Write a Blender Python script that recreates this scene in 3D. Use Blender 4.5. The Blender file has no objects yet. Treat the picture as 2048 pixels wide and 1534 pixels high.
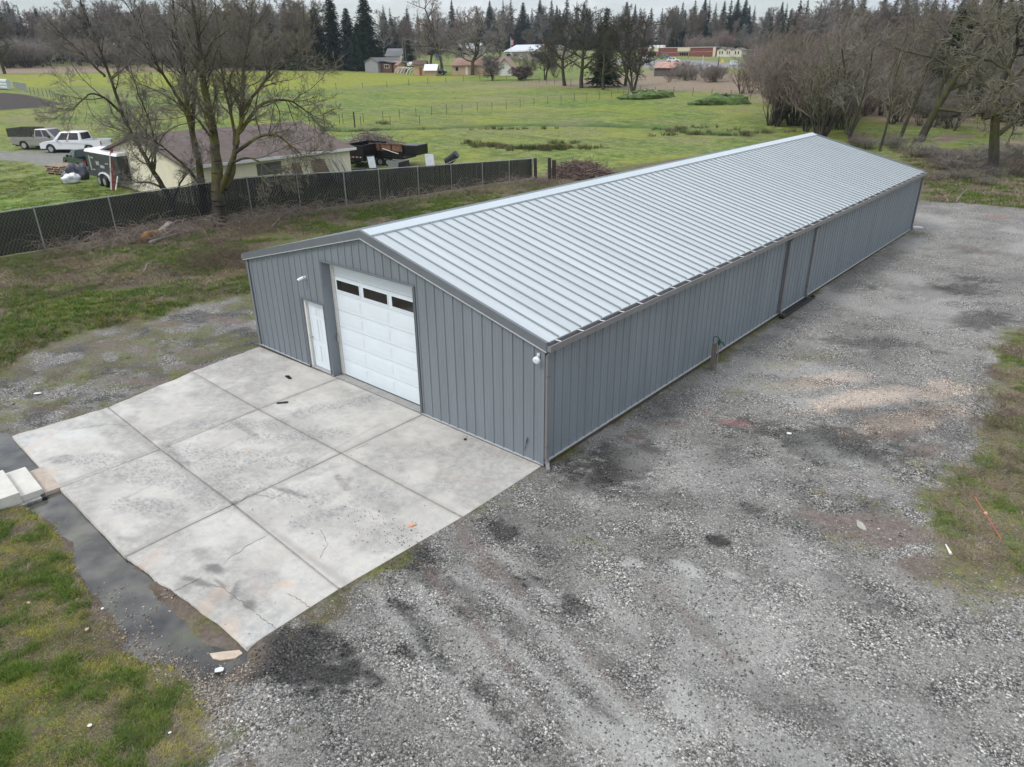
import bpy, math, random
import numpy as np
from mathutils import Vector, Matrix
R = math.radians
S = bpy.context.scene
COL = S.collection
# ------------------------------------------------------------------ camera
CX, CY, CZ = 8.683, -11.0401, 8.5221
YAW, PIT, ROL, F = -0.7159, 0.4298, -0.0092, 1425.7277
def _basis():
    fw = Vector((math.sin(YAW)*math.cos(PIT), math.cos(YAW)*math.cos(PIT), -math.sin(PIT)))
    r = Vector((math.cos(YAW), -math.sin(YAW), 0.))
    u = r.cross(fw)
    c, s = math.cos(ROL), math.sin(ROL)
    return fw, r*c+u*s, -r*s+u*c
FW, RT, UP = _basis()
cd = bpy.data.cameras.new('camera'); cam = bpy.data.objects.new('camera', cd); COL.objects.link(cam)
cam.matrix_world = Matrix(((RT.x, UP.x, -FW.x, CX), (RT.y, UP.y, -FW.y, CY), (RT.z, UP.z, -FW.z, CZ), (0, 0, 0, 1)))
cd.sensor_fit = 'HORIZONTAL'; cd.sensor_width = 36.0; cd.lens = 36.0*F/2048.0
cd.clip_start = 0.1; cd.clip_end = 4000
S.camera = cam
S.render.resolution_x = 1024; S.render.resolution_y = 767
# ------------------------------------------------------------------ light
SUN_EL, SUN_AZ = R(52), R(205)
w = bpy.data.worlds.new('World'); S.world = w; w.use_nodes = True
nt = w.node_tree; N = nt.nodes; L = nt.links
for n in list(N): N.remove(n)
wo = N.new('ShaderNodeOutputWorld'); bg = N.new('ShaderNodeBackground'); bg.inputs['Strength'].default_value = 0.12
sky = N.new('ShaderNodeTexSky'); sky.sky_type = 'NISHITA'; sky.sun_disc = False
sky.sun_elevation = SUN_EL; sky.sun_rotation = SUN_AZ
tc = N.new('ShaderNodeTexCoord'); mp = N.new('ShaderNodeMapping'); mp.inputs['Scale'].default_value = (1.0, 1.0, 4.5)
mp.inputs['Location'].default_value = (3.1, 1.7, .4)
nz = N.new('ShaderNodeTexNoise'); nz.inputs['Scale'].default_value = 2.6; nz.inputs['Detail'].default_value = 9; nz.inputs['Roughness'].default_value = .58
nz2 = N.new('ShaderNodeTexNoise'); nz2.inputs['Scale'].default_value = 5.0; nz2.inputs['Detail'].default_value = 8
rmp = N.new('ShaderNodeValToRGB'); rmp.color_ramp.elements[0].position = .40; rmp.color_ramp.elements[1].position = .57
rmp.color_ramp.elements[0].color = (.42, .42, .42, 1)
cl = N.new('ShaderNodeValToRGB'); cl.color_ramp.elements[0].position = .34; cl.color_ramp.elements[1].position = .66
cl.color_ramp.elements[0].color = (5.8, 6.4, 7.3, 1); cl.color_ramp.elements[1].color = (9.6, 9.75, 10.0, 1)
mx = N.new('ShaderNodeMix'); mx.data_type = 'RGBA'
L.new(tc.outputs['Generated'], mp.inputs['Vector']); L.new(mp.outputs[0], nz.inputs['Vector']); L.new(mp.outputs[0], nz2.inputs['Vector'])
L.new(nz.outputs[0], rmp.inputs[0]); L.new(nz2.outputs[0], cl.inputs[0])
L.new(rmp.outputs[0], mx.inputs['Factor']); L.new(sky.outputs[0], mx.inputs['A']); L.new(cl.outputs[0], mx.inputs['B'])
sx = N.new('ShaderNodeSeparateXYZ'); L.new(tc.outputs['Generated'], sx.inputs[0])
el = N.new('ShaderNodeMapRange'); el.inputs['From Min'].default_value = 0.; el.inputs['From Max'].default_value = 1.; el.inputs['To Min'].default_value = .66; el.inputs['To Max'].default_value = 1.35
L.new(sx.outputs[2], el.inputs['Value'])
mm = N.new('ShaderNodeMix'); mm.data_type = 'RGBA'; mm.blend_type = 'MULTIPLY'; mm.inputs['Factor'].default_value = 1.
L.new(mx.outputs['Result'], mm.inputs['A']); L.new(el.outputs[0], mm.inputs['B']); L.new(mm.outputs['Result'], bg.inputs['Color']); L.new(bg.outputs[0], wo.inputs['Surface'])
sd = bpy.data.lights.new('sun', 'SUN'); sd.energy = 1.3; sd.angle = R(14); sd.color = (1, .97, .92)
sun = bpy.data.objects.new('sun', sd); COL.objects.link(sun)
# light travels from the sun position (azimuth from +Y clockwise as in the sky texture)
sv = Vector((math.sin(SUN_AZ)*math.cos(SUN_EL), math.cos(SUN_AZ)*math.cos(SUN_EL), math.sin(SUN_EL)))
sun.rotation_euler = sv.to_track_quat('Z', 'Y').to_euler()
S.view_settings.view_transform = 'Standard'; S.view_settings.look = 'None'
S.view_settings.exposure = 0.42; S.view_settings.gamma = 1.0
S.cycles.max_bounces = 5; S.cycles.diffuse_bounces = 2; S.cycles.glossy_bounces = 2; S.cycles.transmission_bounces = 2
S.cycles.transparent_max_bounces = 6; S.cycles.volume_bounces = 0

# ------------------------------------------------------------------ ground functions
rng = np.random.default_rng(7)
_lat = np.random.default_rng(11).random((256, 256))
def vnoise(x, y):
    xi = np.floor(x).astype(int); yi = np.floor(y).astype(int); fx = x-xi; fy = y-yi
    fx = fx*fx*(3-2*fx); fy = fy*fy*(3-2*fy)
    g = lambda a, b: _lat[a & 255, b & 255]
    return (g(xi, yi)*(1-fx)+g(xi+1, yi)*fx)*(1-fy)+(g(xi, yi+1)*(1-fx)+g(xi+1, yi+1)*fx)*fy
def fbm(x, y, s, o=4, off=0.):
    x = np.asarray(x, float)/s+off+57.3; y = np.asarray(y, float)/s+off*1.7+91.1; v = 0; a = .5; t = 0
    for i in range(o):
        v = v+a*vnoise(x, y); t += a; a *= .55; x = x*2.03+13.7; y = y*2.03+5.1
    return v/t
def terr(x, y):
    r = np.hypot(np.asarray(x, float)-CX, np.asarray(y, float)-CY)-50
    k = 8.0
    t = np.where(r/k < 40, k*np.log1p(np.exp(np.minimum(r/k, 40))), r)
    t = np.where(r < -25, 0, t)
    return .03*np.minimum(t, 500)
def ray(px, py):
    return FW+RT*((px-1024)/F)+UP*(-(py-767)/F)
def Gd(px, py, z0=None):
    """the point of the ground (or of height z0) seen along one direction of the survey"""
    d = ray(px, py)
    if z0 is not None:
        t = (z0-CZ)/d.z; return Vector((CX+d.x*t, CY+d.y*t, z0))
    f = lambda t: CZ+d.z*t-float(terr(CX+d.x*t, CY+d.y*t))
    t = 5.; st = .5; lo = 0
    while f(t) > 0 and t < 1500: lo = t; t += st; st *= 1.03
    hi = t
    for _ in range(32):
        m = (lo+hi)/2
        if f(m) > 0: lo = m
        else: hi = m
    return Vector((CX+d.x*hi, CY+d.y*hi, CZ+d.z*hi))
_gc = {}
def G(px, py, z0=None):
    if z0 is not None: return Gd(px, py, z0)
    k = (px, py)
    if k not in _gc: _gc[k] = Gd(px, py)
    return _gc[k].copy()
def PJ(p):
    v = Vector(p)-Vector((CX, CY, CZ)); q = v.dot(FW)
    return 1024+F*v.dot(RT)/q, 767-F*v.dot(UP)/q
def HT(px, pb, pt):
    g = G(px, pb); lo, hi = 0., 80.
    for _ in range(30):
        m = (lo+hi)/2
        if PJ((g.x, g.y, g.z+m))[1] > pt: lo = m
        else: hi = m
    return lo
def poly(pts): return np.array([G(*p)[:2] for p in pts])
def sdp(x, y, P):
    """signed distance, positive inside"""
    x = np.asarray(x, float); y = np.asarray(y, float)
    d = np.full(x.shape, 1e9); ins = np.zeros(x.shape, bool)
    n = len(P)
    for i in range(n):
        ax, ay = P[i]; bx, by = P[(i+1) % n]; ex, ey = bx-ax, by-ay
        t = np.clip(((x-ax)*ex+(y-ay)*ey)/(ex*ex+ey*ey+1e-12), 0, 1)
        d = np.minimum(d, np.hypot(x-ax-t*ex, y-ay-t*ey))
        c = ((ay > y) != (by > y)) & (x < ex*(y-ay)/(ey+1e-12)+ax)
        ins ^= c
    return np.where(ins, d, -d)
def sst(v, a, b):
    t = np.clip((v-a)/(b-a), 0, 1); return t*t*(3-2*t)
YARD = poly([(395, 1600), (440, 1480), (400, 1400), (350, 1340), (440, 1345), (490, 1300), (1087, 933), (1823, 459), (1780, 400), (1850, 402), (1960, 410), (2300, 440),
             (2300, 640), (2030, 660), (1985, 720), (1990, 800), (1940, 900), (1880, 980), (1850, 1060), (1880, 1140), (1960, 1175), (2300, 1180)])
YARD = np.vstack([YARD, [[26., 8.], [34., -8.], [26., -26.], [2., -24.]]])
PATCH = poly([(-60, 790), (60, 705), (170, 665), (300, 640), (400, 608), (505, 588), (540, 700), (385, 744), (216, 815), (40, 868), (-60, 900)])
WATER = poly([(-60, 850), (30, 872), (70, 920), (123, 980), (250, 1115), (300, 1168), (330, 1200), (405, 1290), (490, 1300), (488, 1318), (455, 1348), (400, 1340), (350, 1322), (300, 1318), (250, 1290),
              (235, 1225), (178, 1170), (140, 1090), (120, 1045), (60, 1012), (40, 990), (20, 940), (-60, 940)])
RGRASS = poly([(2300, 640), (2030, 660), (1985, 720), (1990, 800), (1940, 900), (1880, 980), (1850, 1060), (1880, 1140), (1960, 1175), (2300, 1180)])
DRIVE = poly([(-80, 303), (0, 303), (120, 302), (235, 308), (240, 335), (150, 350), (110, 342), (60, 328), (0, 322), (-80, 318)])
SOIL = poly([(-60, 186), (20, 186), (60, 191), (133, 211), (60, 216), (0, 221), (-60, 222)])
NEARF = poly([(-300, 560), (0, 523), (505, 440), (700, 418), (1063, 362), (1200, 345), (1500, 300), (1700, 300), (2300, 420), (2300, 1700), (-300, 1700)])
THICK = poly([(1500, 205), (1640, 225), (1760, 246), (2150, 262), (2300, 150), (1560, 150)])
STRAW = poly([(1090, 172), (1250, 178), (1400, 186), (1480, 196), (1570, 196), (1580, 165), (1500, 150), (1330, 148), (1240, 152), (1150, 162)])
TAN = poly([(-80, 148), (-80, 134), (100, 131), (300, 133), (560, 140), (560, 143), (300, 143), (100, 148)])
ROADP = poly([(1380, 152), (1330, 142), (1240, 128), (1200, 118), (1380, 120), (1500, 128), (1570, 130), (1500, 136), (1436, 134), (1400, 140)])
YELL = poly([(-80, 150), (100, 148), (560, 142), (930, 152), (900, 160), (640, 176), (420, 176), (150, 170), (-80, 178)])
DITCH = [G(*p)[:2] for p in [(640, 258), (700, 262), (860, 258), (1024, 252), (1200, 255), (1300, 257), (1400, 270), (1500, 276)]]
def pline(x, y, P):
    d = np.full(np.shape(x), 1e9)
    for (ax, ay), (bx, by) in zip(P[:-1], P[1:]):
        ex, ey = bx-ax, by-ay; t = np.clip(((x-ax)*ex+(y-ay)*ey)/(ex*ex+ey*ey), 0, 1)
        d = np.minimum(d, np.hypot(x-ax-t*ex, y-ay-t*ey))
    return d
SLABP = poly([(1087, 933), (679, 1179), (492, 1298), (250, 1115), (119, 978), (22, 873), (216, 815), (385, 744), (519, 694)])
BW, BL, BH, BR = 11.77, 31.0, 3.05, 4.54      # the metal building
SX1, SX2, SX3, SY1, SY2, SY3 = 4.01, 7.62, 10.95, 2.62, 5.41, 7.6     # slab joints
def zfun(x, y):
    x = np.asarray(x, float); y = np.asarray(y, float)
    z = terr(x, y)
    r = np.hypot(x-CX, y-CY)
    wt = sdp(x, y, WATER)+(fbm(x, y, .45, 4)-.5)*.42
    z = z-.13*sst(wt, -.25, .15)
    pt = sdp(x, y, PATCH); nf = sdp(x, y, NEARF)
    left = (x < -9.5) | (y > 4)
    bank = sst(-pt, .0, 1.2)*sst(x, -11, -14)*sst(x, -90, -45)
    z = z+bank*(.22+.18*(fbm(x, y, 3.5, 4, 3.)-.5))
    lawn = sst(-sdp(x, y, YARD), 0, .8)*sst(-wt, .1, 1.0)*sst(-pt, 0, .5)*sst(-x, -3, -1)*sst(-y, 2, 4)
    z = z+lawn*(.05+.12*(fbm(x, y, 1.2, 4, 8.)-.5))
    yd = sst(sdp(x, y, YARD), .1, 1.0)
    z = z+yd*.05*(fbm(x, y, 2.0, 4, 1.)-.5)*sst(np.hypot(np.minimum(x-.3, 0), 0), 1.0, 0)
    z = z+sst(r, 45, 90)*1.2*(fbm(x, y, 30, 4, 5.)-.5)*.5
    z = z-.25*sst(pline(x, y, DITCH), 1.5, .2)
    # lower under the slab and the building
    ins = sdp(x, y, SLABP)-.05
    z = z+.012*sst(-np.abs(sdp(x, y, SLABP)), -.35, 0)*(x > -1.5)*(y > -7.4)
    ins2 = np.minimum(np.minimum(-x-.02, x+BW-.02), np.minimum(y-.02, BL-.02-y))
    k = np.maximum(sst(ins, 0, .12), sst(ins2, 0, .12))
    return np.where(k > 0, z*(1-k)-.16*k, z)
def ZG(x, y): return float(zfun(np.array([x]), np.array([y]))[0])
def P3(px, py, dz=0.):
    g = G(px, py); return Vector((g.x, g.y, ZG(g.x, g.y)+dz))

# ------------------------------------------------------------------ materials
def newmat(name):
    m = bpy.data.materials.new(name); m.use_nodes = True
    return m, m.node_tree.nodes, m.node_tree.links, m.node_tree.nodes['Principled BSDF']
_mc = {}
def M(name, col, rough=.6, metal=0., var=.15, scale=3., bump=0., bscale=40., tint=None, spec=.5, stretch=None):
    if name in _mc: return _mc[name]
    m, n, l, b = newmat(name)
    t = n.new('ShaderNodeTexCoord'); a = n.new('ShaderNodeTexNoise'); a.inputs['Scale'].default_value = scale; a.inputs['Detail'].default_value = 7
    a.inputs['Roughness'].default_value = .65
    vec = t.outputs['Object']
    if stretch:
        q = n.new('ShaderNodeMapping'); q.inputs['Scale'].default_value = stretch; l.new(vec, q.inputs['Vector']); vec = q.outputs[0]
    l.new(vec, a.inputs['Vector'])
    r = n.new('ShaderNodeValToRGB'); e = r.color_ramp.elements; e[0].position = .32; e[1].position = .68
    c2 = tint or col
    e[0].color = tuple(max(0, c*(1-var)) for c in c2)+(1,); e[1].color = tuple(min(1, c*(1+var)) for c in col)+(1,)
    l.new(a.outputs[0], r.inputs[0]); l.new(r.outputs[0], b.inputs['Base Color'])
    b.inputs['Roughness'].default_value = rough; b.inputs['Metallic'].default_value = metal
    b.inputs['Specular IOR Level'].default_value = spec
    if bump:
        c = n.new('ShaderNodeTexNoise'); c.inputs['Scale'].default_value = bscale; c.inputs['Detail'].default_value = 5
        bp = n.new('ShaderNodeBump'); bp.inputs['Strength'].default_value = bump; bp.inputs['Distance'].default_value = .02
        l.new(vec, c.inputs['Vector']); l.new(c.outputs[0], bp.inputs['Height']); l.new(bp.outputs[0], b.inputs['Normal'])
    _mc[name] = m; return m
def attr_mat(name, rough=.8, spec=.2, trans=0.):
    m, n, l, b = newmat(name)
    a = n.new('ShaderNodeAttribute'); a.attribute_name = 'col'
    l.new(a.outputs['Color'], b.inputs['Base Color']); b.inputs['Roughness'].default_value = rough
    b.inputs['Specular IOR Level'].default_value = spec
    return m
STEEL = M('grey_ribbed_steel', (.192, .215, .236), .42, 0., .10, 1.3, 0, spec=.45, stretch=(1.0, .5, .12))
STEEL_S = M('grey_ribbed_steel_side', (.200, .225, .246), .42, 0., .11, 1.3, 0, spec=.45, stretch=(.5, 1.0, .12))
ROOF = M('galvanised_roof_steel', (.46, .495, .505), .38, 0., .09, 1.6, 0, spec=.55, stretch=(.12, 1.6, .12))
TRIM = M('dark_grey_trim', (.135, .145, .16), .45, 0., .08, 2.)
TRIML = M('light_trim_edge', (.42, .43, .44), .4, 0., .05, 2.)
GUT = M('taupe_gutter_metal', (.20, .19, .19), .42, 0., .08, 2.)
WHITE = M('white_door_paint', (.70, .755, .79), .38, 0., .025, 2.)
WHITEW = M('white_painted_wood', (.70, .68, .64), .6, 0., .08, 6.)
GLASS = M('dark_window_glass', (.012, .010, .009), .08, 0., .3, 3., spec=.8)
BLACK = M('black_plastic', (.012, .012, .013), .45, 0., .2, 5.)
RUBBER = M('tyre_rubber', (.02, .02, .021), .8, 0., .2, 9.)
ALLOY = M('alloy_wheel', (.45, .45, .46), .35, .6, .1, 9.)
WOOD = M('weathered_wood', (.17, .14, .11), .85, 0., .35, 4., .4, 30, stretch=(6, 6, .8))
DWOOD = M('dark_old_timber', (.035, .028, .024), .9, 0., .4, 4., .4, 30, stretch=(6, 6, .8))
CONC = None

# ------------------------------------------------------------------ mesh helper
class MB:
    def __init__(s): s.v = []; s.f = []; s.m = []; s.n = 0
    def add(s, v, f, m=0):
        v = np.asarray(v, float).reshape(-1, 3)
        s.v.append(v); s.f += [tuple(i+s.n for i in q) for q in f]; s.m += [m]*len(f); s.n += len(v); return s
    def box(s, x0, x1, y0, y1, z0, z1, m=0, mat=None):
        v = [(x, y, z) for z in (z0, z1) for y in (y0, y1) for x in (x0, x1)]
        if mat is not None: v = [tuple(mat @ Vector(p)) for p in v]
        return s.add(v, [(0, 2, 3, 1), (4, 5, 7, 6), (0, 1, 5, 4), (2, 6, 7, 3), (0, 4, 6, 2), (1, 3, 7, 5)], m)
    def bar(s, p, q, wd, hg, m=0, up=(0, 0, 1)):
        p = Vector(p); q = Vector(q); d = q-p; Ln = d.length; d.normalize(); u = Vector(up)
        if abs(d.dot(u)) > .95: u = Vector((0, 1, 0))
        sx = d.cross(u).normalized(); u2 = sx.cross(d)
        mt = Matrix(((sx.x, d.x, u2.x, p.x), (sx.y, d.y, u2.y, p.y), (sx.z, d.z, u2.z, p.z), (0, 0, 0, 1)))
        return s.box(-wd/2, wd/2, 0, Ln, -hg/2, hg/2, m, mt)
    def prism(s, pts, a, b, axis='y', m=0):
        """polygon in the two other axes, extruded along axis from a to b"""
        n = len(pts)
        def mk(p, t):
            return {'y': (p[0], t, p[1]), 'x': (t, p[0], p[1]), 'z': (p[0], p[1], t)}[axis]
        v = [mk(p, a) for p in pts]+[mk(p, b) for p in pts]
        f = [tuple(range(n))[::-1], tuple(range(n, 2*n))]+[(i, (i+1) % n, n+(i+1) % n, n+i) for i in range(n)]
        return s.add(v, f, m)
    def tube(s, pts, rad, k=8, m=0, cap=True):
        pts = [Vector(p) for p in pts]; n = len(pts)
        if not hasattr(rad, '__len__'): rad = [rad]*n
        v = []; pr = None
        for i, p in enumerate(pts):
            d = (pts[min(i+1, n-1)]-pts[max(i-1, 0)]).normalized()
            a = d.cross(Vector((0, 0, 1)) if abs(d.z) < .9 else Vector((1, 0, 0))).normalized() if pr is None else (pr-d*pr.dot(d)).normalized()
            pr = a; b = d.cross(a)
            for j in range(k):
                t = 2*math.pi*j/k; v.append(p+(a*math.cos(t)+b*math.sin(t))*rad[i])
        f = [(i*k+j, i*k+(j+1) % k, (i+1)*k+(j+1) % k, (i+1)*k+j) for i in range(n-1) for j in range(k)]
        if cap: f += [tuple(range(k))[::-1], tuple(range((n-1)*k, n*k))]
        return s.add([tuple(q) for q in v], f, m)
    def blob(s, c, rx, ry, rz, m=0, seed=0, rough=.15, nu=10, nv=7, flat=None):
        rg = random.Random(seed); v = []; ph = [rg.uniform(0, 6) for _ in range(6)]
        for i in range(nv+1):
            th = math.pi*i/nv
            for j in range(nu):
                a = 2*math.pi*j/nu
                q = 1+rough*(math.sin(3*a+ph[0]+2*th)+math.sin(5*th+ph[1]+a)+.6*rg.uniform(-1, 1))
                if i in (0, nv): q = 1
                z = math.cos(th)*rz*q
                if flat is not None: z = max(z, -flat)
                v.append((c[0]+math.sin(th)*math.cos(a)*rx*q, c[1]+math.sin(th)*math.sin(a)*ry*q, c[2]+z))
        f = [(i*nu+j, (i+1)*nu+j, (i+1)*nu+(j+1) % nu, i*nu+(j+1) % nu) for i in range(nv) for j in range(nu)]
        return s.add(v, f, m)
    def build(s, name, mats, parent=None, smooth=False, bevel=0):
        if not isinstance(mats, (list, tuple)): mats = [mats]
        me = bpy.data.meshes.new(name)
        me.from_pydata(np.concatenate(s.v).tolist(), [], s.f)
        for q in mats: me.materials.append(q)
        if any(s.m): me.polygons.foreach_set('material_index', s.m)
        if smooth: me.polygons.foreach_set('use_smooth', [True]*len(s.f))
        me.update()
        o = bpy.data.objects.new(name, me); COL.objects.link(o)
        if parent: o.parent = parent
        if bevel:
            b = o.modifiers.new('bevel', 'BEVEL'); b.width = bevel; b.segments = 2; b.limit_method = 'ANGLE'
        return o
def tag(o, label, cat, group=None, kind=None):
    o['label'] = label; o['category'] = cat
    if group: o['group'] = group
    if kind: o['kind'] = kind
    return o
def thing(name, label, cat, loc, rz=0., group=None):
    o = bpy.data.objects.new(name, None); COL.objects.link(o); o.location = loc; o.rotation_euler = (0, 0, rz)
    o.empty_display_size = .1
    return tag(o, label, cat, group)
def struct(o): o['kind'] = 'structure'; return o
def stuff(o, label, cat): o['kind'] = 'stuff'; return tag(o, label, cat)
def fast_mesh(name, V, Fc, mats, col=None, parent=None, smooth=False, mi=None):
    """V (n,3), Fc (m,k) arrays"""
    me = bpy.data.meshes.new(name); V = np.asarray(V, np.float32); Fc = np.asarray(Fc, np.int32)
    k = Fc.shape[1]; m = len(Fc)
    me.vertices.add(len(V)); me.vertices.foreach_set('co', V.ravel())
    me.loops.add(m*k); me.loops.foreach_set('vertex_index', Fc.ravel())
    me.polygons.add(m); me.polygons.foreach_set('loop_start', np.arange(0, m*k, k, dtype=np.int32))
    try: me.polygons.foreach_set('loop_total', np.full(m, k, np.int32))
    except Exception: pass
    if smooth: me.polygons.foreach_set('use_smooth', np.ones(m, bool))
    if not isinstance(mats, (list, tuple)): mats = [mats]
    for q in mats: me.materials.append(q)
    if mi is not None: me.polygons.foreach_set('material_index', np.asarray(mi, np.int32))
    me.update(calc_edges=True)
    if col is not None:
        for nm, c in (col.items() if isinstance(col, dict) else [('col', col)]):
            a = me.color_attributes.new(nm, 'FLOAT_COLOR', 'POINT')
            cc = np.ones((len(V), 4), np.float32); cc[:, :c.shape[1]] = c; a.data.foreach_set('color', cc.ravel())
    o = bpy.data.objects.new(name, me); COL.objects.link(o)
    if parent: o.parent = parent
    return o
def segs_mesh(name, segs, mats, k=3, parent=None, col=None, link=True):
    """segs: array (n,8) p0 p1 r0 r1 -> little tapered prisms"""
    s = np.asarray(segs, float); n = len(s); p0 = s[:, :3]; p1 = s[:, 3:6]; r0 = s[:, 6:7]; r1 = s[:, 7:8]
    d = p1-p0; d /= np.linalg.norm(d, axis=1, keepdims=True)+1e-9
    h = np.where(np.abs(d[:, 2:3]) < .9, np.array([[0, 0, 1.]]), np.array([[1., 0, 0]]))
    a = np.cross(d, h); a /= np.linalg.norm(a, axis=1, keepdims=True)+1e-9; b = np.cross(d, a)
    V = np.zeros((n, 2*k, 3))
    for j in range(k):
        t = 2*math.pi*j/k; o = a*math.cos(t)+b*math.sin(t)
        V[:, j] = p0+o*r0; V[:, k+j] = p1+o*r1
    base = (np.arange(n)*2*k)[:, None]
    Fc = np.concatenate([base+np.array([[j, (j+1) % k, k+(j+1) % k, k+j]]) for j in range(k)])
    c = None
    if col is not None: c = np.repeat(np.asarray(col), 2*k, axis=0)
    return fast_mesh(name, V.reshape(-1, 3), Fc, mats, c, parent, smooth=(k > 4))
def dup(root, loc, rz=0., sc=1., label=None, group=None):
    r = root.copy(); COL.objects.link(r); r.location = loc; r.rotation_euler = (0, 0, rz)
    r.scale = (sc, sc, sc) if not hasattr(sc, '__len__') else sc
    if label: r['label'] = label
    if group: r['group'] = group
    for ch in list(root.children):
        c = ch.copy(); COL.objects.link(c); c.parent = r
        for g in list(ch.children):
            d = g.copy(); COL.objects.link(d); d.parent = c
    return r
def frame(pl, pr):
    a = G(*pl); b = G(*pr); d = b-a
    return Vector((a.x, a.y, min(ZG(a.x, a.y), ZG(b.x, b.y)))), math.atan2(d.y, d.x), math.hypot(d.x, d.y)
exec_parts = []
# ------------------------------------------------------------------ node shorthand
class NG:
    def __init__(s, name): s.m, s.n, s.l, s.b = newmat(name); s.tc = s.n.new('ShaderNodeTexCoord').outputs['Object']
    def lk(s, a, b):
        if isinstance(a, (int, float)): b.default_value = a
        elif isinstance(a, tuple): b.default_value = a if len(a) == 4 else a+(1,)
        else: s.l.new(a, b)
    def noise(s, sc, det=5, rough=.6, vec=None, dist=0.):
        q = s.n.new('ShaderNodeTexNoise'); q.inputs['Scale'].default_value = sc; q.inputs['Detail'].default_value = det
        q.inputs['Roughness'].default_value = rough; q.inputs['Distortion'].default_value = dist; s.l.new(vec or s.tc, q.inputs['Vector']); return q.outputs[0]
    def vor(s, sc, feat='F1', out='Color', vec=None, rnd=1.):
        q = s.n.new('ShaderNodeTexVoronoi'); q.feature = feat; q.inputs['Scale'].default_value = sc; q.inputs['Randomness'].default_value = rnd; s.l.new(vec or s.tc, q.inputs['Vector']); return q.outputs[out]
    def ramp(s, v, *st):
        q = s.n.new('ShaderNodeValToRGB'); e = q.color_ramp.elements
        while len(e) < len(st): e.new(.5)
        for i, (p, c) in enumerate(st):
            e[i].position = p; e[i].color = (c, c, c, 1) if isinstance(c, (int, float)) else tuple(c)+(1,)
        s.l.new(v, q.inputs[0]); return q.outputs[0]
    def mix(s, f, a, b, mode='MIX'):
        q = s.n.new('ShaderNodeMix'); q.data_type = 'RGBA'; q.blend_type = mode; q.clamp_factor = True
        s.lk(f, q.inputs[0]); s.lk(a, q.inputs[6]); s.lk(b, q.inputs[7]); return q.outputs[2]
    def math(s, op, a, b=0., cl=False):
        q = s.n.new('ShaderNodeMath'); q.operation = op; q.use_clamp = cl; s.lk(a, q.inputs[0]); s.lk(b, q.inputs[1]); return q.outputs[0]
    def attr(s, nm):
        q = s.n.new('ShaderNodeAttribute'); q.attribute_name = nm; p = s.n.new('ShaderNodeSeparateColor'); s.l.new(q.outputs['Color'], p.inputs[0]); return p.outputs
    def mapping(s, sc, rot=(0, 0, 0), vec=None):
        q = s.n.new('ShaderNodeMapping'); q.inputs['Scale'].default_value = sc; q.inputs['Rotation'].default_value = rot; s.l.new(vec or s.tc, q.inputs['Vector']); return q.outputs[0]
    def bump(s, h, st=.5, d=.02, nrm=None):
        q = s.n.new('ShaderNodeBump'); q.inputs['Strength'].default_value = st; q.inputs['Distance'].default_value = d; s.lk(h, q.inputs['Height'])
        if nrm: s.l.new(nrm, q.inputs['Normal'])
        return q.outputs[0]
# ------------------------------------------------------------------ ground sheet
def blobs(x, y, lst, sh=.3):
    """soft irregular patches: (px,py, radius_x, radius_y, angle, strength)"""
    v = np.zeros(np.shape(x))
    for i, (px, py, rx, ry, an, st) in enumerate(lst):
        g = G(px, py); c, s = math.cos(R(an)), math.sin(R(an))
        dx = x-g.x; dy = y-g.y
        near = (np.abs(dx) < (rx+ry)*2) & (np.abs(dy) < (rx+ry)*2)
        if not near.any(): continue
        a = (dx[near]*c+dy[near]*s)/rx; b = (-dx[near]*s+dy[near]*c)/ry
        q = np.hypot(a, b)+(fbm(x[near], y[near], min(rx, ry)*.7+.12, 4, i*1.3)-.5)*1.3+(fbm(x[near], y[near], .16, 3, i*2.1)-.5)*sh
        v[near] = np.maximum(v[near], st*sst(-q, -1.3 if sh > 1 else -1.4, -.75 if sh > 1 else -.55))
    return v
DARK = [(605, 1310, .85, .6, 20, 1), (650, 1285, .4, .15, 30, .7), (1240, 925, 1.3, .75, 60, .95), (1170, 965, .7, .5, 0, .6), (1660, 890, 2.0, 1.0, 20, .75), (1560, 960, 1.8, .8, 10, .4), (1870, 580, 2.0, .9, 40, .7), (1950, 560, .8, .4, 0, .8), (1960, 640, 1.6, .7, 60, .7), (1740, 685, 1.4, .5, 30, .6),
        (1900, 700, 1.2, .5, 30, .4), (1430, 1080, .28, .2, 0, 1), (1500, 1015, .3, .15, 0, .6), (1000, 1060, .35, .25, 0, .9), (1065, 1163, .3, .17, 20, 1), (1150, 1218, .35, .2, -20, .85), (820, 1120, .5, .45, 0, .95), (850, 1150, .4, .3, 0, .6), (800, 1215, .35, .12, 0, .8), (835, 1265, .4, .1, -15, .9), (880, 1325, .3, .1, 0, .8), (815, 1308, .2, .12, 0, .9), (970, 1390, .3, .15, 0, .7), (1000, 1430, .25, .12, 0, .6), (925, 1225, .25, .15, 0, .7),
        (950, 1210, 1.5, .12, -8, .5), (1290, 830, .8, .4, 40, .5), (1330, 815, .5, .3, 0, .5), (1700, 545, .9, .35, 40, .5), (1900, 500, 1.5, .5, 30, .5), (1750, 490, 1.0, .4, 40, .4), (1400, 1250, .6, .2, -20, .5), (1080, 1490, .5, .3, 0, .4), (1450, 1340, 1.0, .4, 0, .25), (1720, 1190, .9, .3, 0, .4), (1900, 870, .5, .3, 0, .45), (1500, 1450, .8, .4, 0, .15), (720, 1460, 1.0, .6, 0, .2), (1905, 1000, .5, .3, 0, .3), (1620, 1060, 1, .4, 0, .3), (1350, 1000, 1.1, .5, 40, .4), (1100, 1110, 1.0, .25, -30, .4), (1270, 1080, 1.0, .5, 0, .3)]
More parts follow.
